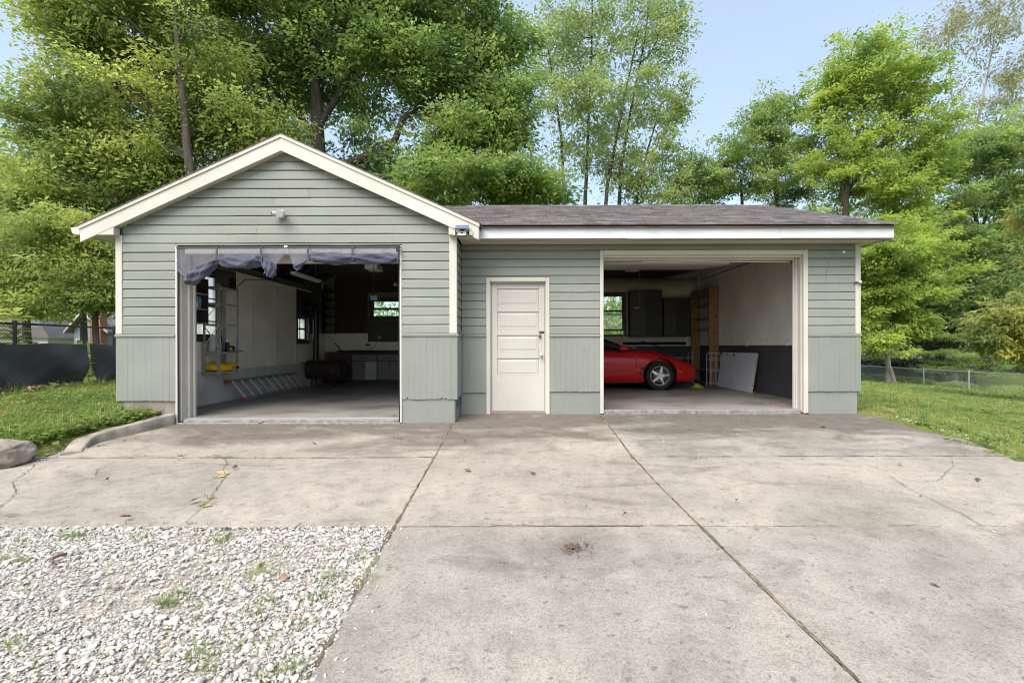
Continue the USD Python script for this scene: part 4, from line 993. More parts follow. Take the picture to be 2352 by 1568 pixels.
# leaning white panel
pn = thing('white_board', 'large white board with two dark scuffs leaning on the right wall', 'board', (5.1, 11.2, 0))
m_panel = M('white_laminate_board', (.66, .66, .67), .45, .06, 3)
m_edge = M('raw_board_edge', (.50, .38, .25), .8, .2, 20)
A = np.array([(5.02, 10.29, .004), (5.02, 12.04, .004), (5.155, 12.04, .85), (5.155, 10.29, .85)]); A[:, 0] -= 0.02
nv = np.array([-.988, 0, .155]); nv /= np.linalg.norm(nv)
MB().hull(np.vstack([A, A + nv * .004])).build('face', m_panel, pn)
MB().hull(np.vstack([A - nv * .002, A - nv * .036])).build('core', m_edge, pn)
for v, z_, w_ in ((11.35, .80, .05), (11.72, .81, .03)):
    a = np.array([5.0 + .155 * (z_ / .85) - .02 - .013, v, z_])
    MB().cbox(a[0] - .004, a[0] + .004, v - w_ / 2, v + w_ / 2, z_ - .03, z_ + .025, .002).build('scuff', m_knot, pn)
# rag
g = np.random.default_rng(3)
U, V = np.meshgrid(np.linspace(-1, 1, 22), np.linspace(-1, 1, 16), indexing='ij')
P = np.stack([4.30 + U * .15 + .03 * np.sin(4 * V), 11.6 + V * .12, 0 * U], -1)
P[..., 2] = .005 + (1 - np.maximum(abs(U), abs(V)) ** 2) * (.02 + .12 * meshkit.fbm(P * 9 + 5, 3, 2)) * (0.4 + .6 * (U > -.2))
MB().grid(P).build('cleaning_rag', M('lime_cloth', (.48, .56, .05), .9, .15, 12, .3, 60), smooth=True, label='crumpled lime yellow rag on the floor in front of the car', cat='rag')
# garage door raised under the ceiling, with rails
gd = thing('overhead_door', 'white sectional overhead door raised under the right garage ceiling', 'garage door', (2.4, 10.5, 2.6))
m_gdoor = M('white_door_panel', (.85, .84, .81), .45, .06, 4)
for k in range(4):
    ya, yb_ = 9.55 + k * .56, 9.55 + (k + 1) * .56 - .006
    zz = lambda y: 2.655 + (y - 9.55) * .10
    MB().prism([(ya, zz(ya)), (yb_, zz(yb_)), (yb_, zz(yb_) + .045), (ya, zz(ya) + .045)], 'x', .95, 4.38).build('door_section', m_gdoor, gd)
MB().cbox(.95, 4.38, 9.50, 9.549, 2.63, 2.74, .006).build('bottom_rail', m_gdoor, gd)
MB().cbox(2.86, 3.10, 9.485, 9.51, 2.70, 2.735, .004).build('lift_bracket', m_greymetal, gd)
MB().cbox(4.20, 4.40, 9.46, 9.52, 2.62, 2.74, .006).build('corner_bracket', m_metal, gd)
tr = thing('door_track', 'galvanised door track hung along the right garage wall', 'track', (4.52, 9.5, 2.6))
MB().box(4.46, 4.50, 8.3, 11.9, 2.585, 2.592).box(4.497, 4.50, 8.3, 11.9, 2.593, 2.64).box(4.46, 4.50, 8.3, 11.9, 2.641, 2.646).build('rail', m_greymetal, tr)
MB().tube([(4.48, 8.3, 2.615), (4.48, 8.05, 2.58), (4.48, 7.88, 2.45), (4.48, 7.83, 2.25)], .022, 6).build('curve', m_greymetal, tr)
for y_ in (9.2, 11.4):
    MB().box(4.475, 4.485, y_, y_ + .03, 2.647, ZC - .001).build('hanger', m_greymetal, tr)
seal = thing('header_seal', 'thin pale weather strip hanging under the right opening header', 'weather strip', (3, YR + .23, 2.38))
MB().tube([(2.0, YR + .225, 2.375), (2.9, YR + .225, 2.382), (3.8, YR + .225, 2.368), (4.38, YR + .225, 2.372)], .009, 6).build('strip', m_whitepl, seal)
MB().cbox(1.9, 4.38, YR + .235, YR + .25, 2.372, 2.42, .003).build('nailing_strip', m_greymetal, seal)
def opener(name, label, x, y, zt, w, cord_z, handle):
    t = thing(name, label, 'door opener', (x, y, zt - .16), 'garage door openers')
    MB().cbox(x - w / 2, x + w / 2, y - .22, y + .22, zt - .15, zt - .02, .015).build('housing', m_whitepl, t)
    MB().cbox(x - w / 2 + .02, x + w / 2 - .02, y - .235, y - .221, zt - .145, zt - .05, .006).build('light_lens', m_gdoor, t)
    MB().box(x - .1, x - .085, y - .1, y + .1, zt - .019, zt + .03).box(x + .085, x + .1, y - .1, y + .1, zt - .019, zt + .03).build('bracket', m_metal, t)
    MB().cbox(x - .025, x + .025, y - 2.2, y - .236, zt - .07, zt - .04, .004).build('rail', m_greymetal, t)
    c = MB().tube([(x + .07, y - .25, zt - .06), (x + .072, y - .25, cord_z)], .006, 5).build('pull_cord', M('red_cord', (.36, .10, .08), .7, .2, 30), t)
    return t, c
t, c = opener('garage_door_opener', 'white opener with long red pull cord on the right garage ceiling', 2.80, 11.6, 2.985, .33, 1.93, 0)
MB().cbox(2.80 - .0, 2.80 + .08, 11.335, 11.365, 1.89, 1.93, .008).build('handle', M('red_plastic', (.5, .05, .05), .4, .1, 9), t)
MB().cbox(2.80 - .07, 2.80 - .002, 11.335, 11.36, 1.90, 1.925, .006).build('tag', M('blue_plastic', (.12, .28, .5), .4, .1, 9), t)
ho = thing('red_hose', 'red cord end curled at the foot of the right garage jamb', 'cord', (4.4, YR + .3, 0))
MB().tube([(4.36, YR + .75, .02), (4.30, YR + .6, .05), (4.32, YR + .42, .06), (4.40, YR + .34, .03), (4.44, YR + .2, .015), (4.45, YR + .0, -.03), (4.50, YR - .05, -.05)], .005, 6).build('loop', M('red_cord', (.36, .10, .08), .7), ho, smooth=True)
MB().lathe([(0, -.02), (.011, -.02), (.011, .02), (0, .02)], (4.51, YR - .05, -.049), 'x', 8).build('plug', m_black, ho)

# ------------------------------------------------------------------ things in the left garage
def C3(x, y):
    """A pixel of the close-up of the left opening."""
    return (520 + .3635 * x) * .7656, (720 + .3635 * y) * .7656
# open metal shelving fixed to the left wall
ms = thing('metal_shelving', 'grey metal shelving with bare posts on the left garage wall', 'shelving', (-5.44, 8.75, .5))
x0, x1, ya, yb_ = XI + .055, -5.285, 8.46, 9.05
for x in (x0, x1):
    for y in (ya, yb_):
        s_ = 1 if x == x0 else -1; q = 1 if y == ya else -1
        MB().box(x, x + s_ * .004, y, y + q * .042, .5, 2.125).box(x + s_ * .004, x + s_ * .042, y, y + q * .004, .5, 2.125).build('post', m_greymetal, ms)
for z_ in (.564, .918, 1.418, 1.79, 2.08):
    if z_ in (.564, .918, 2.08):
        MB().box(x0 + .005, x1 - .005, ya + .005, yb_ - .005, z_ - .004, z_).build('shelf_pan', m_greymetal, ms)
    MB().box(x1 - .006, x1 + .002, ya, yb_, z_ - .03, z_).box(x0 - .002, x0 + .006, ya, yb_, z_ - .03, z_).box(x0, x1, ya - .002, ya + .003, z_ - .03, z_).box(x0, x1, yb_ - .003, yb_ + .002, z_ - .03, z_).build('shelf_rim', m_greymetal, ms)
for a, b in (((x0, ya, 1.0), (x1, ya, 1.40)), ((x1, ya, 1.0), (x0, ya, 1.40)), ((x0, ya, 1.45), (x1, ya, 1.78)), ((x0, ya, 1.40), (x0, yb_, .95)), ((x0, ya, .95), (x0, yb_, 1.40))):
    MB().tube([a, b], .006, 5).build('brace', m_alu, ms)
jug = thing('water_jug', 'translucent white jug on the middle shelf of the metal shelving', 'jug', (-5.46, 8.62, .918))
m_milky = M('milky_plastic', (.70, .71, .70), .35, .06, 6)
MB().lathe([(0, .919), (.085, .920), (.095, .935), (.095, 1.09), (.088, 1.13), (.05, 1.18), (.026, 1.20), (.024, 1.215), (0, 1.215)], (-5.46, 8.62, 0), 'z', 20).build('body', m_milky, jug, smooth=40)
MB().lathe([(0, 1.214), (.030, 1.214), (.030, 1.235), (0, 1.237)], (-5.46, 8.62, 0), 'z', 14).build('cap', m_whitepl, jug)
MB().tube([(-5.40, 8.60, 1.19), (-5.35, 8.60, 1.17), (-5.345, 8.60, 1.11), (-5.365, 8.60, 1.06)], .012, 6).build('handle', m_milky, jug, smooth=True)
bt = thing('spray_bottle', 'black bottle with clear cap behind the front post of the metal shelving', 'bottle', (-5.33, 8.78, .918))
MB().lathe([(0, .919), (.035, .92), (.037, .93), (.037, 1.06), (.03, 1.09), (.014, 1.10), (0, 1.10)], (-5.33, 8.78, 0), 'z', 16).build('body', m_black, bt, smooth=40)
MB().lathe([(0, 1.10), (.02, 1.10), (.018, 1.14), (0, 1.142)], (-5.33, 8.78, 0), 'z', 12).build('cap', m_milky, bt)
bb = thing('blue_bottle', 'small dark blue bottle with green label beside the white jug', 'bottle', (-5.36, 8.50, .918))
MB().lathe([(0, .919), (.03, .92), (.03, 1.0), (.012, 1.03), (0, 1.03)], (-5.34, 8.51, 0), 'z', 14).build('body', M('navy_plastic', (.02, .03, .10), .4, .1, 8), bb, smooth=40)
MB().lathe([(.0306, .93), (.0306, .985)], (-5.34, 8.51, 0), 'z', 14).build('label_band', M('green_label', (.12, .28, .05), .6, .2, 40), bb)
tp = thing('tape_measure', 'lime green and black boxy tool lying on the blue tray', 'tool', (-5.36, 8.93, .93))
MB().cbox(-5.42, -5.31, 8.86, 8.92, .931, 1.0, .012).build('body', M('lime_plastic', (.36, .46, .08), .5, .1, 9), tp)
MB().lathe([(0, -.03), (.05, -.03), (.05, .03), (0, .03)], (-5.36, 8.96, .985), 'y', 16).build('reel', m_black, tp)
ty = thing('blue_tray', 'flat blue tray sticking out from the middle shelf', 'tray', (-5.35, 8.95, .918))
m_bluet = M('blue_tray_plastic', (.07, .16, .42), .45, .1, 9)
MB().cbox(-5.46, -5.22, 8.80, 9.12, .920, .926, .002).build('base', m_bluet, ty)
MB().box(-5.46, -5.455, 8.80, 9.12, .9265, .938).box(-5.225, -5.22, 8.80, 9.12, .9265, .938).box(-5.4549, -5.2251, 9.115, 9.12, .9265, .938).build('rim', m_bluet, ty)
bag = thing('yellow_bag', 'bright yellow plump bag on the lowest shelf of the metal shelving', 'bag', (-5.43, 8.76, .564))
U, V = np.meshgrid(np.linspace(0, 2 * math.pi, 30), np.linspace(-1, 1, 30), indexing='ij')
rr = np.clip(1 - abs(V) ** 5, 0, 1) ** .5
sq = lambda t: np.sign(t) * abs(t) ** .6
P = np.stack([-5.43 + sq(np.cos(U)) * .165 * rr, 8.78 + V * .36, .645 + sq(np.sin(U)) * .075 * rr], -1)
P += (meshkit.fbm(P * 14, 3, 5)[..., None] - .5) * np.array([.03, .02, .05]) * rr[..., None]
P[..., 2] = np.maximum(P[..., 2], .566)
m_yellow = M('yellow_plastic_film', (.72, .43, .01), .4, .12, 8, .3, 30)
MB().grid(P).build('sack', m_yellow, bag, smooth=True)
for y_, w_, col, nm in ((8.86, .05, (.42, .05, .03), 'red'), (8.98, .11, (.06, .055, .05), 'dark')):
    MB().cbox(-5.272, -5.262, y_ - w_ / 2, y_ + w_ / 2, .60, .655, .003).build('print_' + nm, M('bag_print_' + nm, col, .5, .3, 60), bag)
# dark cubby shelf with a box in it
cb = thing('cubby_shelf', 'dark open-fronted wall shelf just inside the left opening', 'shelf', (-5.47, 8.02, 1.4))
cx0, cx1, cy0, cy1 = XI + .002, -5.335, 7.80, 8.26
MB().cbox(cx0, cx1, cy1 - .018, cy1, 1.40, 2.17, .002).build('side', m_charcoal, cb)
MB().cbox(cx0, cx1, cy0, cy0 + .018, 1.40, 2.17, .002).build('side', m_charcoal, cb)
for z_ in (1.40, 1.64, 1.90, 2.15):
    MB().cbox(cx0, cx1 - .002, cy0 + .019, cy1 - .019, z_, z_ + .018, .002).build('shelf', m_greymetal if z_ < 2 else m_charcoal, cb)
MB().box(cx0, cx0 + .01, cy0 + .019, cy1 - .019, 1.42, 2.149).build('back', m_charcoal, cb)
bx_ = thing('carton', 'white and blue carton standing in the dark wall shelf', 'carton', (-5.42, 8.02, 1.66))
MB().cbox(-5.55, -5.36, 7.86, 8.10, 1.659, 1.85, .004).build('box', m_whitepl, bx_)
MB().cbox(-5.361, -5.356, 8.02, 8.10, 1.66, 1.849, .001).build('blue_band', M('blue_print', (.12, .30, .48), .5, .15, 30), bx_)
MB().cbox(-5.361, -5.357, 7.87, 8.0, 1.76, 1.83, .001).build('dark_print', M('dark_print', (.10, .12, .15), .5, .4, 60), bx_)
spk = thing('wall_speaker', 'black box speaker on top of the metal shelving under the rafters', 'speaker', (-5.42, 8.9, 2.085))
MB().cbox(-5.56, -5.31, 8.76, 9.03, 2.083, 2.42, .008).build('case', m_charcoal, spk)
MB().lathe([(0, .002), (.07, .004), (.095, .012), (.1, .0)], (-5.308, 8.9, 2.2), 'x', 20).build('cone', m_black, spk)
MB().tube([(-5.45, 9.03, 2.15), (-5.45, 9.3, 2.18), (-5.5, 9.65, 2.36), (-5.5, 10.0, 2.40), (-5.45, 10.6, 2.5), (-5.3, 11.0, 2.8)], .008, 6).build('cable', m_black, spk, smooth=True)
# ladder on its side
ld = thing('ladder', 'aluminium ladder lying on its side against the left garage wall', 'ladder', (-5.45, 10.7, ZFL))
B0, B1 = np.array([-5.27, 9.15, ZFL + .035]), np.array([-5.40, 12.2, ZFL + .035])
T0, T1 = np.array([-5.54, 9.12, .345]), np.array([-5.565, 12.0, .345])
m_rail = M('weathered_ladder_rail', (.26, .25, .24), .6, .2, 8, metal=.3)
for a, b in ((B0, B1), (T0, T1)):
    d = np.array([0, 0, .032]); e = np.array([.012, 0, 0])
    MB().hull([p + s_ * d + q * e for p in (a, b) for s_ in (-1, 1) for q in (-1, 1)]).build('side_rail', m_rail, ld)
for k in range(9):
    t_ = .055 + k * .108
    a, b = B0 + (B1 - B0) * t_, T0 + (T1 - T0) * t_
    MB().tube([b, a], .036, 8, squash=.4).build('rung', m_alu, ld)
m_redcap = M('red_rubber_foot', (.40, .06, .035), .6, .15, 10)
for p in (B0, T0):
    MB().cbox(p[0] - .02, p[0] + .02, p[1] - .05, p[1] + .03, p[2] - .038, p[2] + .038, .006).build('foot', m_redcap, ld)
# barrel stove with flue
bs = thing('barrel_stove', 'rusty drum stove lying on legs with a black flue pipe', 'stove', (-5.1, 12.5, ZFL))
m_rustdrum = M('rusty_drum', (.022, .014, .012), .75, scale=4, col2=(.055, .028, .019), bump=.3, bscale=30)
prof_ = [(0, 0), (.20, 0), (.245, .012), (.25, .03), (.245, .05), (.243, .29), (.253, .30), (.253, .32), (.243, .33), (.243, .60), (.253, .61), (.253, .63), (.243, .64), (.245, .88), (.25, .90), (.245, .92), (.2, .93), (0, .93)]
MB().lathe(prof_, (-5.50, 12.55, .41), 'x', 28).build('drum', m_rustdrum, bs, smooth=35)
MB().cbox(-4.565, -4.54, 12.40, 12.70, .30, .55, .01).build('fire_door', m_black, bs)
for x in (-5.35, -4.75):
    MB().tube([(x, 12.38, ZFL + .004), (x, 12.45, .2)], .018, 6).tube([(x, 12.72, ZFL + .004), (x, 12.65, .2)], .018, 6).build('leg', m_black, bs)
m_flue = M('dark_flue_pipe', (.045, .042, .05), .32, .2, 8, metal=.7)
MB().tube([(-5.30, 12.55, .63), (-5.30, 12.55, 1.2), (-5.30, 12.55, 1.92), (-5.31, 12.55, 2.0), (-5.36, 12.55, 2.06), (-5.45, 12.55, 2.08), (-5.61, 12.55, 2.085)], .075, 16).build('flue', m_flue, bs, smooth=40)
for z_ in (.95, 1.55):
    MB().lathe([(.076, z_), (.080, z_ + .004), (.080, z_ + .02), (.076, z_ + .024)], (-5.30, 12.55, 0), 'z', 18).build('collar', m_flue, bs)
# work bench along the back wall
wb = thing('workbench', 'dark bench with drawers and grey doors along the back wall', 'workbench', (-3.4, 13.6, ZFL))
m_bench = M('dark_brown_bench', (.035, .025, .02), .55, .3, 5)
m_bdoor = M('dim_grey_door', (.15, .145, .14), .5, .15, 4)
yf = 13.32
MB().cbox(XI + .35, -1.45, yf - .03, YI - .013, .80, .845, .006).build('counter_top', m_bench, wb)
MB().cbox(XI + .36, -1.46, YI - .06, YI - .013, .847, .90, .004).build('upstand', m_black, wb)
MB().cbox(XI + .37, -1.46, yf, YI - .02, .07, .798, .004).build('carcass', m_bench, wb)
MB().cbox(XI + .40, -1.48, yf + .06, YI - .03, ZFL + .001, .068, .002).build('plinth', m_black, wb)
xs_ = [XI + .39, -4.62, -3.92, -3.22, -2.5, -1.48]
for a, b in zip(xs_[:-1], xs_[1:]):
    MB().cbox(a + .015, b - .015, yf - .018, yf - .001, .62, .785, .004).build('drawer', m_bdoor if a > -4.7 else m_bench, wb)
    MB().tube([((a + b) / 2 - .12, yf - .02, .70), ((a + b) / 2 - .11, yf - .045, .70), ((a + b) / 2 + .11, yf - .045, .70), ((a + b) / 2 + .12, yf - .02, .70)], .006, 6).build('drawer_pull', m_black, wb)
    m2 = (a + b) / 2
    for p, q in ((a + .015, m2 - .004), (m2 + .004, b - .015)):
        light = abs(p - (m2 + .004)) < 1e-6 and abs(a + 4.62) < .01
        MB().cbox(p, q, yf - .018, yf - .001, .09, .60, .004).build('cupboard_door', m_greymetal if light else (m_bdoor if a > -4.7 else m_bench), wb, label='lighter grey cupboard door' if light else None)
        hx = q - .03 if p < m2 - .1 else p + .03
        MB().tube([(hx, yf - .02, .40), (hx, yf - .042, .41), (hx, yf - .042, .53), (hx, yf - .02, .54)], .005, 6).build('door_pull', m_black, wb)
dk = thing('small_axe', 'dark handle sticking up slantwise from the bench corner', 'tool', (-5.0, 13.5, .845))
MB().tube([(-4.95, 13.5, .87), (-5.18, 13.55, 1.10)], .014, 8).build('handle', m_black, dk)
MB().cbox(-5.0, -4.9, 13.44, 13.5, .847, .90, .006).build('head', m_black, dk)
yc = thing('extension_cable', 'yellow extension cord trailing over the bench to an outlet', 'cord', (-3.9, 13.7, .9))
MB().tube([(-4.02, YI - .05, 1.28), (-4.08, YI - .08, 1.12), (-4.2, YI - .09, .98), (-4.45, YI - .1, .91), (-4.8, YI - .12, .905), (-5.1, YI - .2, .87), (-5.2, YI - .3, .855)], .006, 6).build('cable', M('yellow_cable', (.38, .28, .04), .6, .2, 9), yc, smooth=True)
MB().cbox(-4.06, -3.98, YI - .075, YI - .022, 1.24, 1.31, .006).build('plug', M('beige_plug', (.45, .38, .24), .6, .1, 9), yc)
# opener, strip light, little lamp socket
t, c = opener('garage_door_opener', 'white opener with red pull cord above the left garage bench', -3.22, 10.7, 2.86, .29, 2.12, 0)
MB().cbox(-3.22 + .0, -3.22 + .15, 10.43, 10.47, 2.02, 2.12, .006).build('tag', M('pale_blue_tag', (.22, .46, .60), .5, .1, 9), t)
MB().tube([(-3.12, 10.45, 2.02), (-3.16, 10.44, 1.95)], .012, 6).build('handle', M('red_plastic', (.5, .05, .05), .4), t)
fl = thing('strip_light', 'white fluorescent strip light hanging on chains in the left garage', 'lamp', (-4.58, 10.4, 2.5))
MB().cbox(-4.64, -4.52, 9.75, 11.05, 2.50, 2.55, .012).build('housing', m_whitepl, fl)
for x in (-4.61, -4.55):
    MB().tube([(x, 9.80, 2.488), (x, 11.0, 2.488)], .013, 8).build('tube', m_milky, fl)
for y in (9.95, 10.85):
    MB().tube([(-4.58, y, 2.551), (-4.58, y, 2.90)], .004, 5).build('chain', m_metal, fl)
sk = thing('bulb_socket', 'small white lamp socket on the dark left garage ceiling', 'lamp', (-3.2, 12.0, 2.5))
MB().lathe([(0, 0), (.05, 0), (.06, .03), (.03, .08), (0, .09)], (-3.05, 11.9, 2.52), 'z', 14).build('cup', m_whitepl, sk, smooth=40)
MB().tube([(-3.05, 11.9, 2.61), (-3.05, 11.9, 2.86)], .006, 6).build('cord', m_black, sk)
MB().tube([(-3.03, 11.9, 2.52), (-3.0, 11.9, 2.44)], .004, 5).build('pull_chain', m_metal, sk)

# ------------------------------------------------------------------ insect screen rolled up in the left opening
YN = YL - .055
def N3(x, y, dy=0.0):
    p = at(*C3(x, y), YN)
    return np.array([p[0], YN + dy, p[2]])
m_net = usdkit.material(stage, '/World/Looks/grey_net', {
    'geo': ('geometry', {}), 'n': ('noise_texture', {'scale': 7.0, 'detail': 3.0}), 'r': ('map_range', {'from_min': .3, 'from_max': .7, 'to_min': .42, 'to_max': .62, 'clamp': True}),
    't': ('transparent_bsdf', {}), 'd': ('diffuse_bsdf', {'color': (.17, .165, .20)}), 'm': ('mix_closure', {})},
    [('geo.position', 'n.vector'), ('n.fac', 'r.value'), ('r.result', 'm.fac'), ('t.BSDF', 'm.closure1'), ('d.BSDF', 'm.closure2')], surface='m.closure')
m_scloth = usdkit.material(stage, '/World/Looks/lilac_grey_cloth', {
    'geo': ('geometry', {}), 'n': ('noise_texture', {'scale': 16.0, 'detail': 4.0}), 'r': ('rgb_ramp', {'ramp': [(.3, (.038, .041, .068)), (.7, (.072, .075, .118))]}),
    'd': ('principled_bsdf', {'roughness': .8, 'sheen_weight': .3}), 't': ('translucent_bsdf', {'color': (.09, .09, .14)}), 'm': ('mix_closure', {'fac': .2})},
    [('geo.position', 'n.vector'), ('n.fac', 'r.fac'), ('r.color', 'd.base_color'), ('d.BSDF', 'm.closure1'), ('t.BSDF', 'm.closure2')], surface='m.closure')
m_strap = M('dark_strap', (.05, .05, .06), .7, .2, 30)
sc = thing('insect_screen', 'lilac grey net screen rolled and tied up under the left opening top', 'screen', (-3.3, YN, 2.2))
MB().cbox(N3(28, 0)[0], N3(1880, 0)[0], YN - .012, YN + .006, N3(0, 64)[2], N3(0, 50)[2], .003).build('top_hem', m_strap, sc)
def net(bottom, x0, x1, seed):
    bx = np.array(bottom, float); us = np.linspace(x0, x1, 60); vs = np.linspace(0, 1, 14)
    P = np.zeros((60, 14, 3))
    for i, u in enumerate(us):
        yb2 = np.interp(u, bx[:, 0], bx[:, 1])
        for j, v in enumerate(vs):
            P[i, j] = N3(u, 62 + (yb2 - 62) * v, .012 * math.sin(u * .031 + v * 3 + seed) * v + .01 * math.sin(u * .09 + seed) * v)
    MB().grid(P).build('net', m_net, sc, smooth=True)
net([(40, 245), (120, 335), (140, 320), (385, 160), (560, 180), (745, 160), (790, 240), (845, 215), (935, 92)], 40, 936, 1)
net([(944, 92), (1000, 215), (1040, 240), (1125, 150), (1300, 150), (1495, 140), (1860, 160)], 944, 1862, 2)
def roll(path, seed, n=32):
    p = np.array(path, float); t0 = np.linspace(0, 1, len(p)); tt = np.linspace(0, 1, 70)
    x, y, r = (np.interp(tt, t0, p[:, k]) for k in range(3))
    ker = np.array([.25, .5, .25])
    for _ in range(3):
        for q in (x, y, r):
            q[1:-1] = np.convolve(q, ker, 'valid')
    pts = np.array([N3(a, b, -.03) for a, b in zip(x, y)])
    def wob(s_, th):
        return 1 + .20 * np.sin(3 * th + 9 * s_ + seed) + .15 * np.sin(5 * th - 15 * s_ + 2 * seed) + .12 * np.abs(np.sin(4.5 * th + 23 * s_ + seed)) + .07 * np.sin(12 * th + 31 * s_)
    MB().tube(pts, r * .00174, n, wob=wob).build('rolled_cloth', m_scloth, sc, smooth=50)
roll([(118, 345, 26), (170, 315, 42), (260, 255, 46), (340, 190, 30), (386, 155, 16)], 1)
roll([(386, 158, 16), (430, 172, 36), (520, 186, 40), (620, 186, 42), (700, 168, 46), (735, 158, 36), (752, 150, 16)], 2.2)
roll([(750, 150, 14), (780, 190, 32), (806, 235, 40), (814, 275, 36), (806, 305, 18)], 3.1)
roll([(1128, 150, 15), (1180, 146, 34), (1290, 152, 42), (1400, 156, 36), (1495, 150, 24), (1600, 152, 36), (1720, 156, 38), (1810, 158, 34), (1858, 150, 20)], 4.4)
def flap(pts, seed):
    a, b, c = [np.array(p, float) for p in pts]
    n = 16; P = np.zeros((n, n, 3))
    for i in range(n):
        for j in range(n):
            u, v = i / (n - 1), j / (n - 1)
            q = a * (1 - u) + (b * (1 - v) + c * v) * u
            P[i, j] = N3(q[0], q[1] + 14 * math.sin(math.pi * u) * math.sin(math.pi * v), -.03 + .025 * math.sin(9 * v + seed + 3 * u) * u)
    MB().grid(P).build('hanging_flap', m_scloth, sc, smooth=True)
flap([(1132, 140), (1000, 215), (1052, 246)], 1)
flap([(750, 190), (752, 235), (840, 268)], 2)
MB().tube([N3(1002, 220, -.02), N3(1030, 248, -.03), N3(1062, 232, -.03)], .012, 8).build('flap_hem', m_scloth, sc, smooth=True)
for x_, yb2 in ((386, 172), (748, 190), (1132, 165), (1495, 172)):
    MB().cbox(N3(x_ - 9, 0)[0], N3(x_ + 9, 0)[0], YN - .075, YN - .070, N3(0, yb2)[2], N3(0, 62)[2], .001).box(N3(x_ - 9, 0)[0], N3(x_ + 9, 0)[0], YN - .0745, YN - .005, N3(0, 62)[2] - .002, N3(0, 62)[2]).build('strap', m_strap, sc)
MB().cbox(N3(922, 0)[0], N3(950, 0)[0], YN - .03, YN - .012, N3(0, 62)[2], N3(0, 47)[2], .004).build('clip', m_whitepl, sc)
MB().cbox(N3(1845, 0)[0], N3(1872, 0)[0], YN - .04, YN - .012, N3(0, 98)[2], N3(0, 45)[2], .004).build('corner_clip', m_black, sc)
MB().cbox(N3(30, 0)[0], N3(40, 0)[0], YN - .03, YN - .012, N3(0, 184)[2], N3(0, 160)[2], .003).build('clip', m_whitepl, sc)
# ------------------------------------------------------------------ the red car, nose to the right
car = thing('red_sports_car', 'low red sports coupe parked sideways in the right garage', 'car', (2.0, 11.83, 0))
m_red = M('red_car_paint', (.56, .007, .010), .34, .05, 2, spec=.3, coat=.2)
m_carglass = M('dark_car_glass', (.012, .015, .016), .06, .1, 3, spec=.8)
m_lens = M('amber_lens', (.60, .26, .02), .3, .1, 9)
m_brake = M('brown_brake_disc', (.16, .11, .08), .6, .3, 20, metal=.3)
m_rim = M('silver_alloy', (.62, .61, .60), .35, .06, 10, metal=.55)
WX, CY, WR = 3.24, 11.83, .328           # front wheel centre, car centre line, tyre radius
WB = 2.57
# stations along the body from the tail to the nose (relative to the front wheel): half width, bottom, top at the side (shoulder), top at the centre
st_ = np.array([
    (-3.72, .50, .42, .78, .82), (-3.66, .70, .34, .86, .93), (-3.45, .86, .28, .90, .97), (-3.0, .915, .25, .92, .98), (-2.57, .925, .22, .92, .98), (-2.0, .925, .17, .905, .96),
    (-1.3, .925, .165, .89, .94), (-.9, .922, .165, .885, .945), (-.55, .92, .17, .875, .95), (-.3, .92, .175, .86, .925), (0, .92, .18, .815, .89), (.2, .91, .185, .755, .84),
    (.42, .885, .19, .69, .775), (.60, .84, .195, .635, .71), (.76, .76, .20, .585, .645), (.88, .64, .21, .545, .59), (.96, .50, .25, .50, .535), (1.0, .36, .32, .46, .48)])
xs_ = np.unique(np.concatenate([np.linspace(-3.72, 1.0, 64), st_[:, 0]]))
def smooth_interp(x, k):
    from scipy.interpolate import PchipInterpolator
    return PchipInterpolator(st_[:, 0], st_[:, k])(x)
hw, zl, zs, zt = (smooth_interp(xs_, k) for k in (1, 2, 3, 4))
def section(w, a, s_, t_):
    """Half outline from the sill up the side over the shoulder to the centre."""
    h = s_ - a
    return [(0, a), (w * .86, a), (w * .955, a + .03 * h / .7), (w * .975, a + .25 * h), (w * .992, a + .42 * h), (w * .985, a + .47 * h), (w, a + .60 * h), (w * .995, a + .75 * h), (w * .965, a + .90 * h), (w * .90, s_ - .005),
            (w * .80, s_ + (t_ - s_) * .35), (w * .55, s_ + (t_ - s_) * .78), (w * .25, s_ + (t_ - s_) * .97), (0, t_)]
rings = []
for i, x in enumerate(xs_):
    h = section(hw[i], zl[i], zs[i], zt[i])
    full = [(y, z) for y, z in h] + [(-y, z) for y, z in h[-2:0:-1]]
    rings.append([(x + WX, CY + y, z) for y, z in full])
R = np.array(rings); m_ = R.shape[1]
V = R.reshape(-1, 3); F = []
for i in range(len(xs_) - 1):
    for j in range(m_):
        q = (j + 1) % m_
        F.append((i * m_ + j, i * m_ + q, (i + 1) * m_ + q)); F.append((i * m_ + j, (i + 1) * m_ + q, (i + 1) * m_ + j))
c0, c1 = len(V), len(V) + 1
V = np.vstack([V, R[0].mean(0), R[-1].mean(0)])
F += [(c0, (j + 1) % m_, j) for j in range(m_)] + [(c1, (len(xs_) - 1) * m_ + j, (len(xs_) - 1) * m_ + (j + 1) % m_) for j in range(m_)]
bodym = trimesh.Trimesh(V, F, process=False); trimesh.repair.fix_normals(bodym)
import manifold3d as m3
def to_man(t):
    return m3.Manifold(m3.Mesh(vert_properties=np.asarray(t.vertices, np.float32), tri_verts=np.asarray(t.faces, np.uint32)))
def mcyl(x, z, r, y0, y1, n=48):
    return m3.Manifold.cylinder(y1 - y0, r, r, n).rotate((-90, 0, 0)).translate((x, y0, z))
bm = to_man(bodym)
for wx in (WX, WX - WB):
    for a, b in ((CY - 1.2, CY - .62), (CY + .62, CY + 1.2)):
        bm = bm - mcyl(wx, WR + .025, .385, a, b)
def mbox(x0, x1, y0, y1, z0, z1):
    return m3.Manifold.cube((x1 - x0, y1 - y0, z1 - z0)).translate((x0, y0, z0))
YN_ = CY - .93
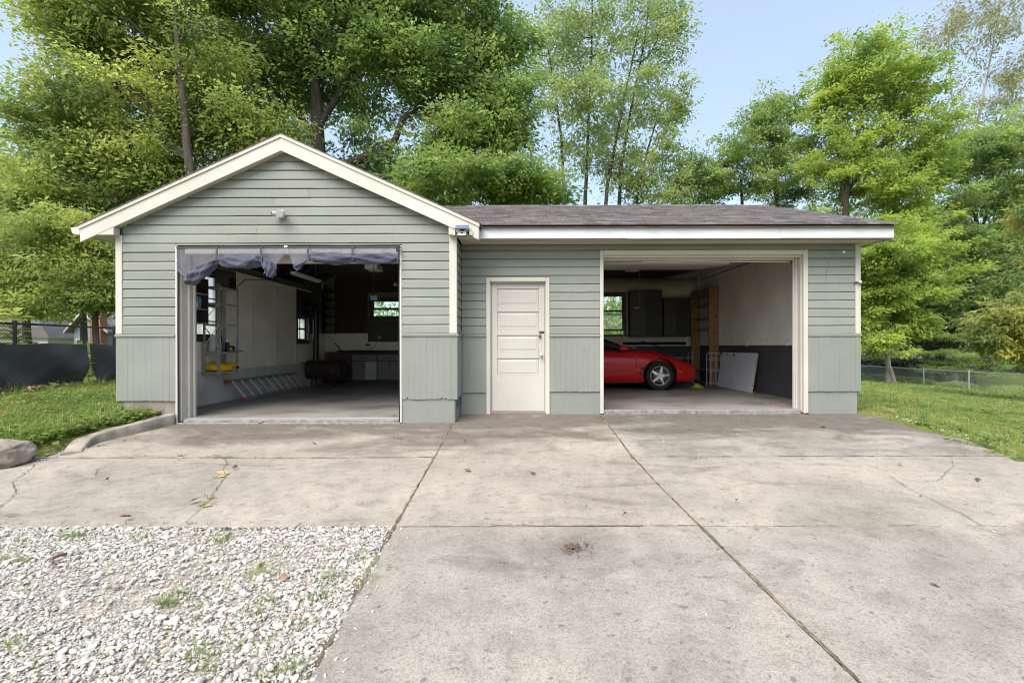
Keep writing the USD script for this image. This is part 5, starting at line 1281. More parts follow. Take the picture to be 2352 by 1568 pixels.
# seams and vents cut into the flank facing the doors
for x in (WX - .55, WX - 1.95):
    bm = bm - mbox(x - .003, x + .003, CY - 1.0, CY - .885, .17, .95)
for (xa_, za_), (xb_, zb_) in (((WX + .30, .60), (WX + .36, .74)), ((WX + .36, .45), (WX + .93, .43))):
    bm = bm - m3.Manifold.hull_points([(p + d, y, q + e) for p, q in ((xa_, za_), (xb_, zb_)) for d in (-.003, .003) for e in (-.003, .003) for y in (CY - 1.0, CY - .5)])
bm = bm - mbox(WX - .45, WX - .365, CY - 1.0, CY - .87, .455, .53)
bm = bm - mbox(WX - .49, WX - .405, CY - 1.0, CY - .87, .335, .405)
MB().add(*(lambda mm: (mm.vert_properties[:, :3], mm.tri_verts))(bm.to_mesh())).build('body', m_red, car, smooth=28)
MB().box(WX - .455, WX - .36, CY - .886, CY - .872, .45, .535).build('side_vent', m_black, car)
MB().box(WX - .495, WX - .40, CY - .886, CY - .872, .33, .41).build('side_vent', m_black, car)
for wx in (WX, WX - WB):
    for s_ in (-1, 1):
        MB().lathe([(.384, 0), (.384, .28)], (wx, CY + (s_ * .64 if s_ > 0 else -.90), WR + .025), 'y', 36).build('wheel_well', m_black, car)
# cabin: dark glass with red pillars and black roof edge
cab = [(-.62, .70, .935, .93), (-.80, .70, 1.0, .93), (-1.25, .66, 1.20, .92), (-1.6, .63, 1.275, .92), (-2.1, .62, 1.29, .93), (-2.6, .62, 1.24, .95), (-3.1, .60, 1.10, .96), (-3.5, .56, .97, .95)]
sec = []
for x, w, t_, b in cab:
    sec.append([(WX + x, CY - w - .12, b - .03), (WX + x, CY - w - .09, b + (t_ - b) * .4), (WX + x, CY - w, b + (t_ - b) * .9), (WX + x, CY - w * .6, t_), (WX + x, CY, t_ + .012), (WX + x, CY + w * .6, t_), (WX + x, CY + w, b + (t_ - b) * .9), (WX + x, CY + w + .09, b + (t_ - b) * .4), (WX + x, CY + w + .12, b - .03)])
MB().grid(np.array(sec)).build('cabin_glass', m_carglass, car, smooth=40)
P = np.array(sec)
for s_ in (1, 7):
    pil = [P[k][s_ + (1 if s_ == 1 else -1)] + np.array([0, 0, .004]) for k in range(0, 4)]
    MB().tube(pil, .022, 8, squash=.6).build('pillar', m_black, car)
MB().grid(np.array([[P[k][2] + (0, -.004, .004), P[k][3] + (0, 0, .008), P[k][4] + (0, 0, .008), P[k][5] + (0, 0, .008), P[k][6] + (0, .004, .004)] for k in (3, 4, 5)])).build('roof_panel', m_red, car, smooth=True)
MB().tube([(WX - .50, CY - .80, .93), (WX - .45, CY - .4, .965), (WX - .43, CY, .975), (WX - .45, CY + .4, .965), (WX - .50, CY + .80, .93)], .03, 8, squash=.5).build('cowl', m_black, car)
MB().tube([(WX - .52, CY - .55, .955), (WX - .62, CY - .2, .985), (WX - .70, CY + .1, 1.02)], .008, 6).build('wiper', m_black, car)
# mirror
mr = MB()
U, V_ = np.meshgrid(np.linspace(0, 2 * math.pi, 20), np.linspace(0, 1, 10), indexing='ij')
rr = np.sin(np.clip(V_, .02, .98) * math.pi) ** .5
mr.grid(np.stack([WX - .84 + (V_ - .5) * .24, CY - 1.0 + np.cos(U) * .055 * rr, .955 + np.sin(U) * .058 * rr * (1.15 - .5 * V_)], -1))
mr.build('mirror', m_red, car, smooth=True)
MB().tube([(WX - .80, CY - .96, .93), (WX - .78, CY - .86, .895)], .025, 8).build('mirror_foot', m_black, car)
MB().cbox(WX + .415, WX + .505, CY - .90, CY - .868, .408, .432, .004).build('side_marker', m_lens, car)
MB().cbox(WX + .80, WX + .97, CY - .52, CY + .52, .30, .36, .02).build('grille', m_black, car)
MB().box(WX - 1.95, WX - .56, CY - .9235, CY - .915, .452, .458).build('flank_groove', m_black, car)
MB().cbox(WX - 2.2, WX - .42, CY - .85, CY + .85, .15, .20, .02).build('underbody', m_black, car)
# wheels
def wheel(cx, cyy, s_):
    tprof = [(.222, -.105), (.245, -.118), (.29, -.122), (.315, -.108), (.326, -.08), (.328, 0), (.326, .08), (.315, .108), (.29, .122), (.245, .118), (.222, .105), (.21, .0), (.222, -.105)]
    w = MB().lathe(tprof, (cx, cyy, WR), 'y', 40).build('wheel', m_rubber, car, smooth=40)
    y = lambda d: d * s_
    MB().lathe([(.214, y(-.09)), (.224, y(-.112)), (.216, y(-.116)), (.205, y(-.104)), (.198, y(-.05)), (.195, y(.08))], (cx, cyy, WR), 'y', 40).build('rim', m_rim, w, smooth=35)
    for k in range(5):
        a = math.radians(72 * k + 77)
        ca, sa = math.cos(a), math.sin(a)
        pt = lambda r, t_, d: (cx + ca * r - sa * t_, cyy + y(d), WR + sa * r + ca * t_)
        pts = [pt(.035, t_, d) for t_ in (-.036, .036) for d in (-.108, -.07)] + [pt(.09, t_, d) for t_ in (-.030, .030) for d in (-.112, -.07)] + [pt(.208, t_, d) for t_ in (-.019, .019) for d in (-.104, -.075)]
        MB().hull(pts).build('spoke', m_rim, w)
        b = a + math.radians(36)
        MB().lathe([(0, y(-.1115)), (.009, y(-.1115)), (.009, y(-.08))], (cx + math.cos(b) * .043, cyy, WR + math.sin(b) * .043), 'y', 8).build('bolt_hole', m_black, w)
    MB().lathe([(0, y(-.110)), (.052, y(-.108)), (.06, y(-.10)), (.06, y(-.07))], (cx, cyy, WR), 'y', 24).build('hub', m_rim, w, smooth=30)
    MB().lathe([(0, y(-.055)), (.15, y(-.055)), (.15, y(-.03)), (0, y(-.03))], (cx, cyy, WR), 'y', 30).build('brake_disc', m_brake, w)
for wx in (WX, WX - WB):
    wheel(wx, CY - .79, 1); wheel(wx, CY + .79, -1)
# ------------------------------------------------------------------ lamps on the facade
fl = thing('twin_floodlight', 'grey two-socket flood lamp on the gable, one bulb missing', 'lamp', (-3.4, YL, 2.9))
m_lampg = M('lamp_grey_paint', (.42, .43, .40), .45, .08, 10)
fp = at(649, 493, YL - .03)
MB().lathe([(0, -.045), (.04, -.043), (.05, -.03), (.052, 0), (0, 0)], (fp[0] - .01, YL - .02, fp[2]), 'y', 20).build('base_plate', m_lampg, fl, smooth=35)
def cone(a, b, r0, r1, nm, mat, parent, hollow=False):
    a, b = np.array(a), np.array(b)
    MB().tube([a, a + (b - a) * .15, b], [r0, r0 * 1.15, r1], 16).build(nm, mat, parent, smooth=40)
c0 = np.array([fp[0], YL - .075, fp[2] + .01])
cone(c0 + (-.01, 0, .0), c0 + (-.095, -.06, -.02), .028, .038, 'socket', m_lampg, fl)
MB().lathe([(0, 0), (.028, 0)], (0, 0, 0), 'z', 14)
dv = np.array([-.085, -.06, -.02]); dv /= np.linalg.norm(dv)
MB().tube([c0 + (-.095, -.06, -.02) + dv * .0015, c0 + (-.095, -.06, -.02) + dv * .003], [.031, .031], 16).build('socket_mouth', m_hasp, fl)
cone(c0 + (.03, 0, .03), c0 + (.045, -.07, -.012), .026, .034, 'socket', m_lampg, fl)
b0 = c0 + (.045, -.07, -.012)
MB().tube([b0, b0 + (.006, -.03, -.012), b0 + (.012, -.075, -.03), b0 + (.014, -.085, -.034)], [.022, .032, .052, .048], 20).build('bulb', M('frosted_bulb', (.42, .405, .37), .25, .05, 6), fl, smooth=40)
MB().tube([c0 + (-.02, 0, -.02), c0 + (-.035, -.05, -.045)], .018, 10).build('sensor', m_lampg, fl)
sl_ = thing('solar_light', 'black solar security light with three pale heads at the gable corner', 'lamp', (-.78, YK, 2.55))
m_pv = M('blue_grey_solar_cell', (.10, .12, .19), .25, .1, 8)
m_lensp = M('pale_led_lens', (.66, .62, .52), .3, .05, 6)
q = lambda x, y, d=YK - .06: at((1320 + x * .1658) * .7656, (640 + y * .1658) * .7656, d)
a, b = q(285, 295), q(527, 200)
MB().hull([(x, y, z) for x in (a[0], b[0]) for y, z in ((YK - .14, a[2]), (YK - .03, b[2]), (YK - .13, a[2] - .012), (YK - .02, b[2] - .012))]).build('solar_panel', m_pv, sl_)
a, b = q(318, 412), q(490, 312)
MB().cbox(a[0], b[0], YK - .075, YK - .03, a[2], b[2], .008).build('head', m_black, sl_)
MB().cbox(a[0] + .006, b[0] - .006, YK - .079, YK - .074, a[2] + .006, b[2] - .006, .004).build('lens', m_lensp, sl_)
MB().cbox((a[0] + b[0]) / 2 - .016, (a[0] + b[0]) / 2 + .016, YK - .086, YK - .0795, b[2] - .04, b[2] - .007, .005).build('sensor_hood', m_black, sl_)
MB().lathe([(0, -.012), (.008, -.01), (.011, -.002), (.011, 0)], ((a[0] + b[0]) / 2, YK - .0865, b[2] - .02), 'y', 14).build('sensor_eye', m_whitepl, sl_, smooth=True)
MB().cbox((a[0] + b[0]) / 2 - .03, (a[0] + b[0]) / 2 + .03, YK - .03, YK - .001, a[2] + .02, b[2] + .03, .004).build('mount', m_black, sl_)
for s_, x0_, x1_ in ((-1, 228, 268), (1, 535, 615)):
    c, e = q(x0_, 405), q(x1_, 295)
    zc = (c[2] + e[2]) / 2
    inner = a[0] - .025 if s_ < 0 else b[0] + .03
    w_ = .072
    ang = math.radians(62 if s_ < 0 else 48)
    dx, dy = s_ * w_ * math.cos(ang), -w_ * math.sin(ang) * -.6
    pA = np.array([inner, YK - .07, 0]); pB = pA + (dx, .055, 0)
    nrm = np.array([-(pB - pA)[1], (pB - pA)[0], 0]); nrm /= np.linalg.norm(nrm)
    if nrm[1] > 0: nrm = -nrm
    hz = .036
    MB().hull([p + n_ * nrm + np.array([0, 0, zc + s2 * hz]) for p in (pA, pB) for n_ in (0, -.012) for s2 in (-1, 1)]).build('head', m_black, sl_)
    e1, e2 = pA * .92 + pB * .08, pA * .08 + pB * .92
    MB().hull([p + n_ * nrm + np.array([0, 0, zc + s2 * (hz - .006)]) for p in (e1, e2) for n_ in (.0005, .005) for s2 in (-1, 1)]).build('lens', m_lensp, sl_)
    MB().tube([(a[0] if s_ < 0 else b[0], YK - .05, zc), (inner, YK - .06, zc)], .009, 8).build('arm', m_black, sl_)
# little fittings on the right end wall
hk = at(1300 * .7656 + 2070 * .5952 * .7656, (580 + 298 * .5952) * .7656, YR - .03)
th = thing('wall_fitting', 'small white round fitting high on the right end of the facade', 'fitting', (hk[0], YR, hk[2]))
MB().lathe([(0, -.03), (.014, -.028), (.02, -.018), (.016, -.008), (.022, 0), (0, 0)], (hk[0], YR - .018, hk[2]), 'y', 14).build('knob', m_whitepl, th, smooth=40)
wi = thing('thin_wire', 'thin loose wire bent across the boards below the white wall fitting', 'wire', (hk[0] - .2, YR, hk[2] - .4))
MB().tube([(hk[0] - .12, YR - .026, hk[2] - .01), (hk[0] - .22, YR - .028, hk[2] - .10), (hk[0] - .265, YR - .028, hk[2] - .26), (hk[0] - .27, YR - .027, hk[2] - .45)], .003, 5).build('strand', m_skirt, wi, smooth=True)
ins = thing('cable_bracket', 'rusty cable bracket clamped round the cream corner board', 'bracket', (5.33, YR, 1.96))
iz = at(1972, 651, YR)[2]
MB().cbox(5.265, 5.40, YR - .052, YR - .035, iz - .012, iz + .012, .004).box(5.375, 5.40, YR - .0345, YR + .04, iz - .012, iz + .012).build('clamp', m_hasp, ins)
MB().lathe([(0, -.03), (.018, -.028), (.024, -.01), (.02, 0), (0, 0)], (5.335, YR - .053, iz + .004), 'y', 12).build('insulator', m_whitepl, ins, smooth=40)
MB().tube([(5.27, YR - .06, iz - .005), (5.33, YR - .075, iz - .03), (5.39, YR - .06, iz + .01)], .005, 5).build('wire_tie', m_hasp, ins)

# ------------------------------------------------------------------ kerb wall and boulder at the left
kp = [ground(407, 973), ground(330, 990), ground(222, 1015), ground(196, 1030), ground(188, 1036)]
kp[0] = np.array([OL[0] - .02, YL - .07, prof(YL - .07)])
ktop = [.150, .135, .10, .04, .01]; kw = [.20, .20, .20, .20, .16]
cross = []
from scipy.interpolate import PchipInterpolator
tt = np.linspace(0, 1, len(kp)); ti = np.linspace(0, 1, 30)
kc = np.stack([PchipInterpolator(tt, np.array(kp)[:, k])(ti) for k in range(3)], 1)
kh = PchipInterpolator(tt, ktop)(ti); kd = np.gradient(kc, axis=0); kn = np.stack([kd[:, 1], -kd[:, 0], 0 * kd[:, 0]], 1); kn /= np.linalg.norm(kn, axis=1, keepdims=True)
if kn[0][0] > 0: kn = -kn
for i in range(30):
    b, n_ = kc[i], kn[i]; h = kh[i]
    w_ = .2
    cross.append([b + (0, 0, -.15), b + n_ * .004 + (0, 0, h * .5), b + n_ * .012 + (0, 0, h - .012), b + n_ * .03 + (0, 0, h), b + n_ * (w_ * .5) + (0, 0, h + .004), b + n_ * (w_ - .02) + (0, 0, h - .004), b + n_ * w_ + (0, 0, h - .03), b + n_ * w_ + (0, 0, -.15)])
P = np.array(cross)
P += (meshkit.fbm(P * 8, 5, 8)[..., None] - .5) * .06
mb = MB().grid(P[:, ::-1]); mb.add(np.vstack([P[-1], P[-1].mean(0)]), [(i, (i + 1) % 8, 8) for i in range(8)]); mb.add(np.vstack([P[0], P[0].mean(0)]), [((i + 1) % 8, i, 8) for i in range(8)])
mb.build('kerb_wall', m_kerbconc, None, smooth=40, label='low crumbling concrete kerb wall curving from the left garage opening to the lawn', cat='kerb')
m_boulder = M('weathered_boulder', (.13, .105, .082), .9, scale=3.5, bump=.8, bscale=25, col2=(.33, .29, .24))
bc = ground(-4, 1073)
s0 = trimesh.creation.icosphere(4); v = s0.vertices.copy()
v = np.sign(v) * abs(v) ** .75
v *= (1 + (meshkit.fbm(s0.vertices * 2.2 + 4, 5, 6)[:, None] - .5) * .42)
v *= (.23, .22, .150); v += bc + (-.10, .14, .118)
MB().add(v, s0.faces).build('boulder', m_boulder, None, smooth=50, label='rounded grey brown boulder at the edge of the left lawn', cat='boulder')

# ------------------------------------------------------------------ fences
m_bfence = M('black_coated_wire', (.018, .018, .02), .5, .2, 9)
m_bcloth = usdkit.material(stage, '/World/Looks/black_fence_cloth', {
    'geo': ('geometry', {}), 'n': ('noise_texture', {'scale': 3.0, 'detail': 4.0}), 'r': ('rgb_ramp', {'ramp': [(.3, (.010, .010, .012)), (.7, (.019, .019, .023))]}),
    'mp': ('mapping', {'scale': (1, 40, 160)}), 'n2': ('noise_texture', {'scale': 2.0, 'detail': 2.0}), 'bp': ('bump', {'strength': .3, 'distance': .004}),
    'p': ('principled_bsdf', {'roughness': .6, 'specular_ior_level': .45, 'sheen_weight': .25})},
    [('geo.position', 'n.vector'), ('n.fac', 'r.fac'), ('r.color', 'p.base_color'), ('geo.position', 'mp.vector'), ('mp.vector', 'n2.vector'), ('n2.fac', 'bp.height'), ('bp.normal', 'p.normal')], surface='p.BSDF')
def chain_link(mb, y0, y1, zlo, zhi, x, cell, r):
    """Diamond mesh in a plane x = const; zlo, zhi are functions of y."""
    z_a, z_b = min(zlo(y0), zlo(y1)), max(zhi(y0), zhi(y1))
    H = z_b - z_a
    for s_ in (1, -1):
        n = int((y1 - y0 + H) / cell)
        for k in range(n + 1):
            ys = y0 - (H if s_ > 0 else 0) + k * cell
            a = [ys, z_a] if s_ > 0 else [ys + 0, z_b]
            L = [(ys, z_a), (ys + H, z_b)] if s_ > 0 else [(ys, z_b), (ys + H, z_a)]
            ts = np.linspace(0, 1, 25)
            yy = L[0][0] + (L[1][0] - L[0][0]) * ts; zz = L[0][1] + (L[1][1] - L[0][1]) * ts
            ok = (yy >= y0) & (yy <= y1) & (zz >= np.array([zlo(t) for t in yy])) & (zz <= np.array([zhi(t) for t in yy]))
            if ok.sum() > 1:
                i = np.where(ok)[0]
                mb.tube([(x + s_ * r, yy[i[0]], zz[i[0]]), (x + s_ * r, yy[i[-1]], zz[i[-1]])], r, 3, caps=False)
FX = -8.92
FG = lambda y: float(lawn_z(FX, y))
lf = thing('black_fence', 'black chain-link fence hung with torn black cloth along the left lawn', 'fence', (FX, 10, .2))
FT = lambda y: FG(y) * .3 + 1.36
mb = MB(); chain_link(mb, 6.0, 22.0, lambda y: .30, lambda y: FT(y), FX, .055, .0028); mb.build('wire_mesh', m_bfence, lf)
yy = np.linspace(6.0, 22.0, 24)
MB().tube(np.stack([0 * yy + FX, yy, [FT(t) for t in yy]], 1), .02, 8).build('top_rail', m_bfence, lf, smooth=True)
for y in (6.4, 8.46, 10.54, 12.7, 14.9, 17.1, 19.3, 21.5):
    MB().tube([(FX + .03, y, FG(y) - .1), (FX + .03, y, FT(y) + .03)], .028, 10).build('post', m_bfence, lf)
    MB().lathe([(0, .03), (.03, .02), (.032, 0), (0, 0)], (FX + .03, y, FT(y) + .03), 'z', 10).build('post_cap', m_bfence, lf)
def cloth(y0, y1, ztop, seed, pinch0=0, pinch1=0):
    n, m2 = 90, 26; P = np.zeros((n, m2, 3))
    for i, y in enumerate(np.linspace(y0, y1, n)):
        zb, zt_ = FG(y) + .005, ztop(y)
        for j, t in enumerate(np.linspace(0, 1, m2)):
            e = 0
            if pinch1: e -= pinch1 * (1 - t) ** 1.6 * sstep(y1 - 1.0, y1, y) * .5
            if pinch0: e += pinch0 * (1 - t) ** 1.6 * (1 - sstep(y0, y0 + 1.0, y)) * .5
            fold = .05 * math.sin(3.1 * y + 4 * t + seed) * (1 - t) ** .8 + .035 * math.sin(7 * y - 9 * t + seed) * (1 - t) + .05 * math.sin(math.pi * t)
            zz = zb + (zt_ - zb) * t
            P[i, j] = (FX + .06 + fold + (meshkit.noise(np.array([y * 2, t * 3, seed]))) * .05, y + e, zz)
    MB().grid(P).build('fence_cloth', m_bcloth, lf, smooth=True)
cloth(5.6, 9.80, lambda y: 1.075 + .012 * math.sin(y * 5), 1.0, pinch1=.22)
cloth(9.86, 22.0, lambda y: 1.07 - .03 * sstep(9.9, 11, y) + .012 * math.sin(y * 4), 2.6, pinch0=.22)
rfx = lambda y: 24.5
RG = lambda y: float(lawn_z(24.5, y))
rfen = thing('wire_fence', 'galvanised chain-link fence along the far edge of the right lawn', 'fence', (24.5, 28, -1.6))
RT = lambda y: RG(29) + 1.06
mb = MB(); chain_link(mb, 17.0, 60.0, lambda y: RG(29) + .03, lambda y: RT(y), 24.5, .075, .0026); mb.build('wire_mesh', m_metal, rfen)
MB().tube([(24.5, 17, RT(0)), (24.5, 60, RT(0))], .024, 8).build('top_rail', m_metal, rfen)
for k in range(15):
    y = 17.3 + k * 2.9
    MB().tube([(24.47, y, RG(y) - .2), (24.47, y, RT(y) + .02)], .034, 10).build('post', m_metal, rfen)
    MB().lathe([(0, .04), (.03, .03), (.038, 0), (0, 0)], (24.47, y, RT(y) + .02), 'z', 10).build('post_cap', m_metal, rfen)

# ------------------------------------------------------------------ trees
m_bark = M('grey_brown_bark', (.055, .043, .034), .95, scale=5, bump=.9, bscale=16, col2=(.13, .105, .085), stretch=(1, 1, .25))
m_barkd = M('dark_bark', (.03, .025, .021), .95, scale=5, bump=.9, bscale=16, col2=(.075, .062, .052), stretch=(1, 1, .25))
m_barkp = M('pale_bark', (.20, .175, .145), .95, scale=3, bump=.6, bscale=12, col2=(.42, .39, .34), stretch=(1, 1, .4))
LF = {
    'bright': M_leaf('leaf_bright', (0.138, 0.196, 0.053), (0.264, 0.340, 0.086), (0.501, 0.517, 0.125)),
    'oak': M_leaf('leaf_oak', (0.096, 0.164, 0.046), (0.215, 0.330, 0.084), (0.432, 0.518, 0.136)),
    'pale': M_leaf('leaf_pale', (0.166, 0.229, 0.072), (0.288, 0.360, 0.119), (0.442, 0.478, 0.174)),
    'mid': M_leaf('leaf_mid', (0.116, 0.185, 0.057), (0.238, 0.348, 0.092), (0.444, 0.523, 0.142)),
    'maple': M_leaf('leaf_maple', (0.165, 0.242, 0.049), (0.309, 0.411, 0.078), (0.507, 0.570, 0.111)),
    'straw': M_leaf('leaf_straw', (0.191, 0.199, 0.075), (0.292, 0.286, 0.113), (0.382, 0.352, 0.151)),
    'gloss': M_leaf('leaf_gloss', (0.125, 0.177, 0.048), (0.275, 0.319, 0.075), (0.615, 0.525, 0.129)),
    'dark': M_leaf('leaf_dark', (0.059, 0.090, 0.040), (0.115, 0.163, 0.064), (0.226, 0.264, 0.093)),
}
def leaf_mesh(P, D, N_, L, W, rng, fold=.18):
    """One small folded leaf of two faces at each P, pointing along D."""
    D = D / np.linalg.norm(D, axis=1, keepdims=True)
    S = np.cross(D, N_); S /= np.maximum(np.linalg.norm(S, axis=1, keepdims=True), 1e-9)
    U = np.cross(S, D)
    L, W = L[:, None], W[:, None]
    mid = P + D * L * .45 + U * L * fold * .5
    V = np.stack([P, mid + S * W / 2, P + D * L, mid - S * W / 2], 1).reshape(-1, 3)
    k = np.arange(len(P))[:, None] * 4
    return V, np.vstack([k + [0, 1, 2], k + [0, 2, 3]])
def tree(name, label, trunks, lobes, leaf, bark, n_leaf, L, W, seed, clump=.55, droop=.35, group=None, flat=.55, rmax=None, tip=.008, spread=.72, hide=()):
    """trunks: lists of (x, y, z, r); lobes: (centre, radii, how many clumps)."""
    rng = np.random.default_rng(seed)
    base = trunks[0][0][:3]
    t = thing(name, label, 'tree', base, group)
    nodes, par, rad_fix = [], [], []
    trunk_mb = MB()
    for tr in trunks:
        tr = np.array(tr, float)
        s = np.concatenate([[0], np.cumsum(np.linalg.norm(np.diff(tr[:, :3], axis=0), axis=1))])
        ss = np.arange(0, s[-1], .45)
        path = np.stack([np.interp(ss, s, tr[:, k]) for k in range(4)], 1)
        path[1:, :2] += np.cumsum(rng.normal(0, .012, (len(path) - 1, 2)), 0) * 1.0
        trunk_mb.tube(path[:, :3], path[:, 3], 10)
        for i in range(len(path)):
            nodes.append(path[i, :3]); par.append(-1)
    trunk_mb.build('trunk', bark, t, smooth=60)
    nt = len(nodes)
    C = []
    for c, r, n in lobes:
        c, r = np.array(c, float), np.array(r, float)
        d = rng.normal(size=(n, 3)); d /= np.linalg.norm(d, axis=1, keepdims=True)
        C.append(c + d * r * (rng.random((n, 1)) ** (1 / 2.4)))
    C = np.vstack(C)
    T0 = np.array(nodes)
    dist = np.array([np.min(np.linalg.norm(T0 - c, axis=1)) for c in C])
    nodes = list(nodes); paths = []
    arr = np.zeros((nt + len(C) * 14, 3)); arr[:nt] = T0; cnt = nt
    par = np.full(len(arr), -1); top = np.zeros(len(arr))
    for ci in np.argsort(dist):
        c = C[ci]
        A = arr[:cnt]; dv = c - A; dd = np.linalg.norm(dv, axis=1)
        cost = dd + 1.3 * np.maximum(0, A[:, 2] - c[2] + .30 * dd) 
        cost[:nt] *= 1.18
        j = int(np.argmin(cost))
        k = int(min(12, max(1, round(dd[j] / .7))))
        a = A[j]; side = rng.normal(0, .10, 3) * dd[j]; side[2] = abs(side[2]) * .8
        prev = j
        for q in range(1, k + 1):
            u = q / k
            arr[cnt] = a + (c - a) * u + side * math.sin(math.pi * u) + rng.normal(0, .03, 3)
            par[cnt] = prev; prev = cnt; cnt += 1
        p_ = prev
        while p_ >= 0:
            top[p_] += 1; p_ = par[p_]
    bmb = MB(); done = np.zeros(cnt, bool)
    r_of = lambda k: tip * max(top[k], 1) ** .55
    kids = {}
    for k in range(nt, cnt): kids.setdefault(par[k], []).append(k)
    starts = [(par[k], k) for k in range(nt, cnt) if par[k] < nt]
    while starts:
        p_, k = starts.pop()
        line = [arr[p_]]; rr = [min(r_of(k), rmax or 9)]
        while True:
            line.append(arr[k]); rr.append(min(r_of(k), rmax or 9))
            ch = sorted(kids.get(k, []), key=lambda q: -top[q])
            if not ch: break
            for o in ch[1:]: starts.append((k, o))
            k = ch[0]
        bmb.tube(line, rr, 5, caps=False)
    bmb.build('branches', bark, t, smooth=60)
    per = rng.multinomial(n_leaf, rng.dirichlet(np.full(len(C), 3.0)))
    idx = np.repeat(np.arange(len(C)), per)
    sub = rng.normal(size=(len(C), 5, 3)) * clump * .75 * (1, 1, flat)          # sprays inside each clump
    off = sub[idx, rng.integers(0, 5, len(idx))] + rng.normal(size=(len(idx), 3)) * clump * .42 * (1, 1, flat * .8)
    P = C[idx] + off
    D = off * (1, 1, .3) + rng.normal(size=off.shape) * clump * spread + np.array([0, 0, -droop * clump])
    N_ = rng.normal(size=off.shape) * .45 + np.array([0, 0, 1.0])
    n_ = len(P)
    V, F = leaf_mesh(P, D, N_, L * (k_ := np.clip(rng.lognormal(0, .32, n_), .4, 1.7)), W * k_ * rng.uniform(.75, 1.2, n_), rng)
    MB().add(V, F).build('crown', leaf, t)
    return t
def lobe(px, py, d, rx, ry, n, depth=1.0):
    c = at(px, py, d); s = d / FPX
    return (c, (rx * s, rx * s * depth, ry * s), n)
def trunk_px(pts, d):
    return [tuple(at(x, y, d)) + (r,) for x, y, r in pts]
B = 80
tree('broadleaf_tree', 'bright green broadleaf tree with slim straight trunk left behind the gable', [trunk_px([(447, 800, .19), (445, 505, .145), (430, 300, .12), (412, 120, .09), (400, -60, .06), (395, -240, .05)], 15.9)],
     [lobe(185, 90, 17, 95, 130, 48), lobe(320, 60, 17, 190, 130, 75), lobe(150, 290, 17, 75, 120, 36), lobe(300, 270, 17, 160, 110, 75), lobe(190, 430, 17, 170, 95, 60), lobe(420, 380, 17, 130, 80, 40), lobe(370, -140, 17, 240, 130, 80), lobe(480, 190, 17, 120, 130, 50), lobe(90, 480, 16.5, 110, 60, 30), lobe(590, 300, 17, 90, 60, 24)],
     LF['bright'], m_bark, 125000, .150, .074, 11, clump=.62)
tree('oak_tree', 'huge dark spreading oak rising behind the gable and the left roof', [trunk_px([(735, 800, .42), (735, 420, .34), (730, 300, .27), (725, 180, .17), (735, 40, .10), (740, -140, .08)], 20.3), trunk_px([(735, 400, .22), (840, 360, .17), (905, 330, .14), (925, 270, .115), (975, 235, .08), (1080, 180, .04)], 20.3), trunk_px([(732, 330, .17), (680, 250, .12), (610, 190, .085), (560, 120, .05)], 20.4), trunk_px([(732, 290, .16), (790, 200, .11), (840, 120, .07), (880, 20, .04)], 20.3), trunk_px([(736, 410, .14), (880, 405, .10), (1010, 400, .07), (1120, 420, .04)], 19.3)],
     [lobe(640, 40, 21, 150, 120, 60), lobe(820, 20, 21, 160, 120, 65), lobe(1000, 20, 21, 150, 110, 60), lobe(1120, 90, 21, 85, 90, 40), lobe(980, 150, 20.5, 130, 90, 45), lobe(1110, 210, 20.5, 85, 80, 34), lobe(860, 190, 21.5, 150, 80, 34), lobe(700, 180, 21.5, 130, 90, 34), lobe(1080, 330, 20.5, 115, 60, 36), lobe(1170, 290, 20.5, 40, 50, 14), lobe(1180, 410, 20, 85, 45, 34), lobe(1020, 430, 20, 140, 40, 34), lobe(830, 380, 21.5, 130, 50, 22), lobe(560, 200, 21.5, 120, 100, 30), lobe(800, -170, 21, 330, 120, 90), lobe(600, 350, 21.5, 110, 60, 24), lobe(1240, 440, 20, 40, 30, 14)],
     LF['oak'], m_barkd, 185000, .175, .092, 12, clump=.72, droop=.5)
tree('understory_tree', 'leafy bright green young tree overhanging the black fence', [trunk_px([(225, 830, .09), (215, 700, .07), (200, 560, .05), (190, 450, .03)], 13.6)],
     [lobe(190, 620, 13.6, 95, 75, 46), lobe(90, 640, 13.4, 85, 60, 36), lobe(235, 670, 13.6, 55, 45, 28), lobe(60, 560, 13.8, 90, 50, 36), lobe(180, 530, 13.8, 110, 50, 40), lobe(0, 610, 13.4, 70, 60, 24), lobe(120, 690, 13.4, 70, 24, 18)],
     LF['bright'], m_bark, 56000, .105, .052, 13, clump=.42, droop=.55)
tree('tall_slim_tree', 'tall airy tree of several slender dark stems above the middle of the roof', [trunk_px([(1300, 560, .14), (1297, 470, .12), (1290, 330, .09), (1275, 200, .06), (1250, 60, .03)], 32), trunk_px([(1345, 560, .15), (1345, 450, .13), (1350, 330, .10), (1356, 180, .07), (1360, 20, .04), (1362, -100, .02)], 32.5), trunk_px([(1390, 560, .14), (1395, 430, .12), (1415, 320, .09), (1440, 200, .06), (1470, 60, .03)], 32)],
     [lobe(1285, 100, 32, 85, 95, 40), lobe(1350, 60, 32.5, 80, 110, 44), lobe(1290, 230, 32, 75, 60, 28), lobe(1370, 220, 32, 80, 90, 36), lobe(1330, 340, 32, 70, 60, 20), lobe(1400, 330, 32, 50, 70, 18), lobe(1330, -60, 32, 120, 70, 30)],
     LF['pale'], m_barkd, 21000, .20, .105, 14, clump=.62, droop=.5, flat=.8, group='tall slim trees behind the roof')
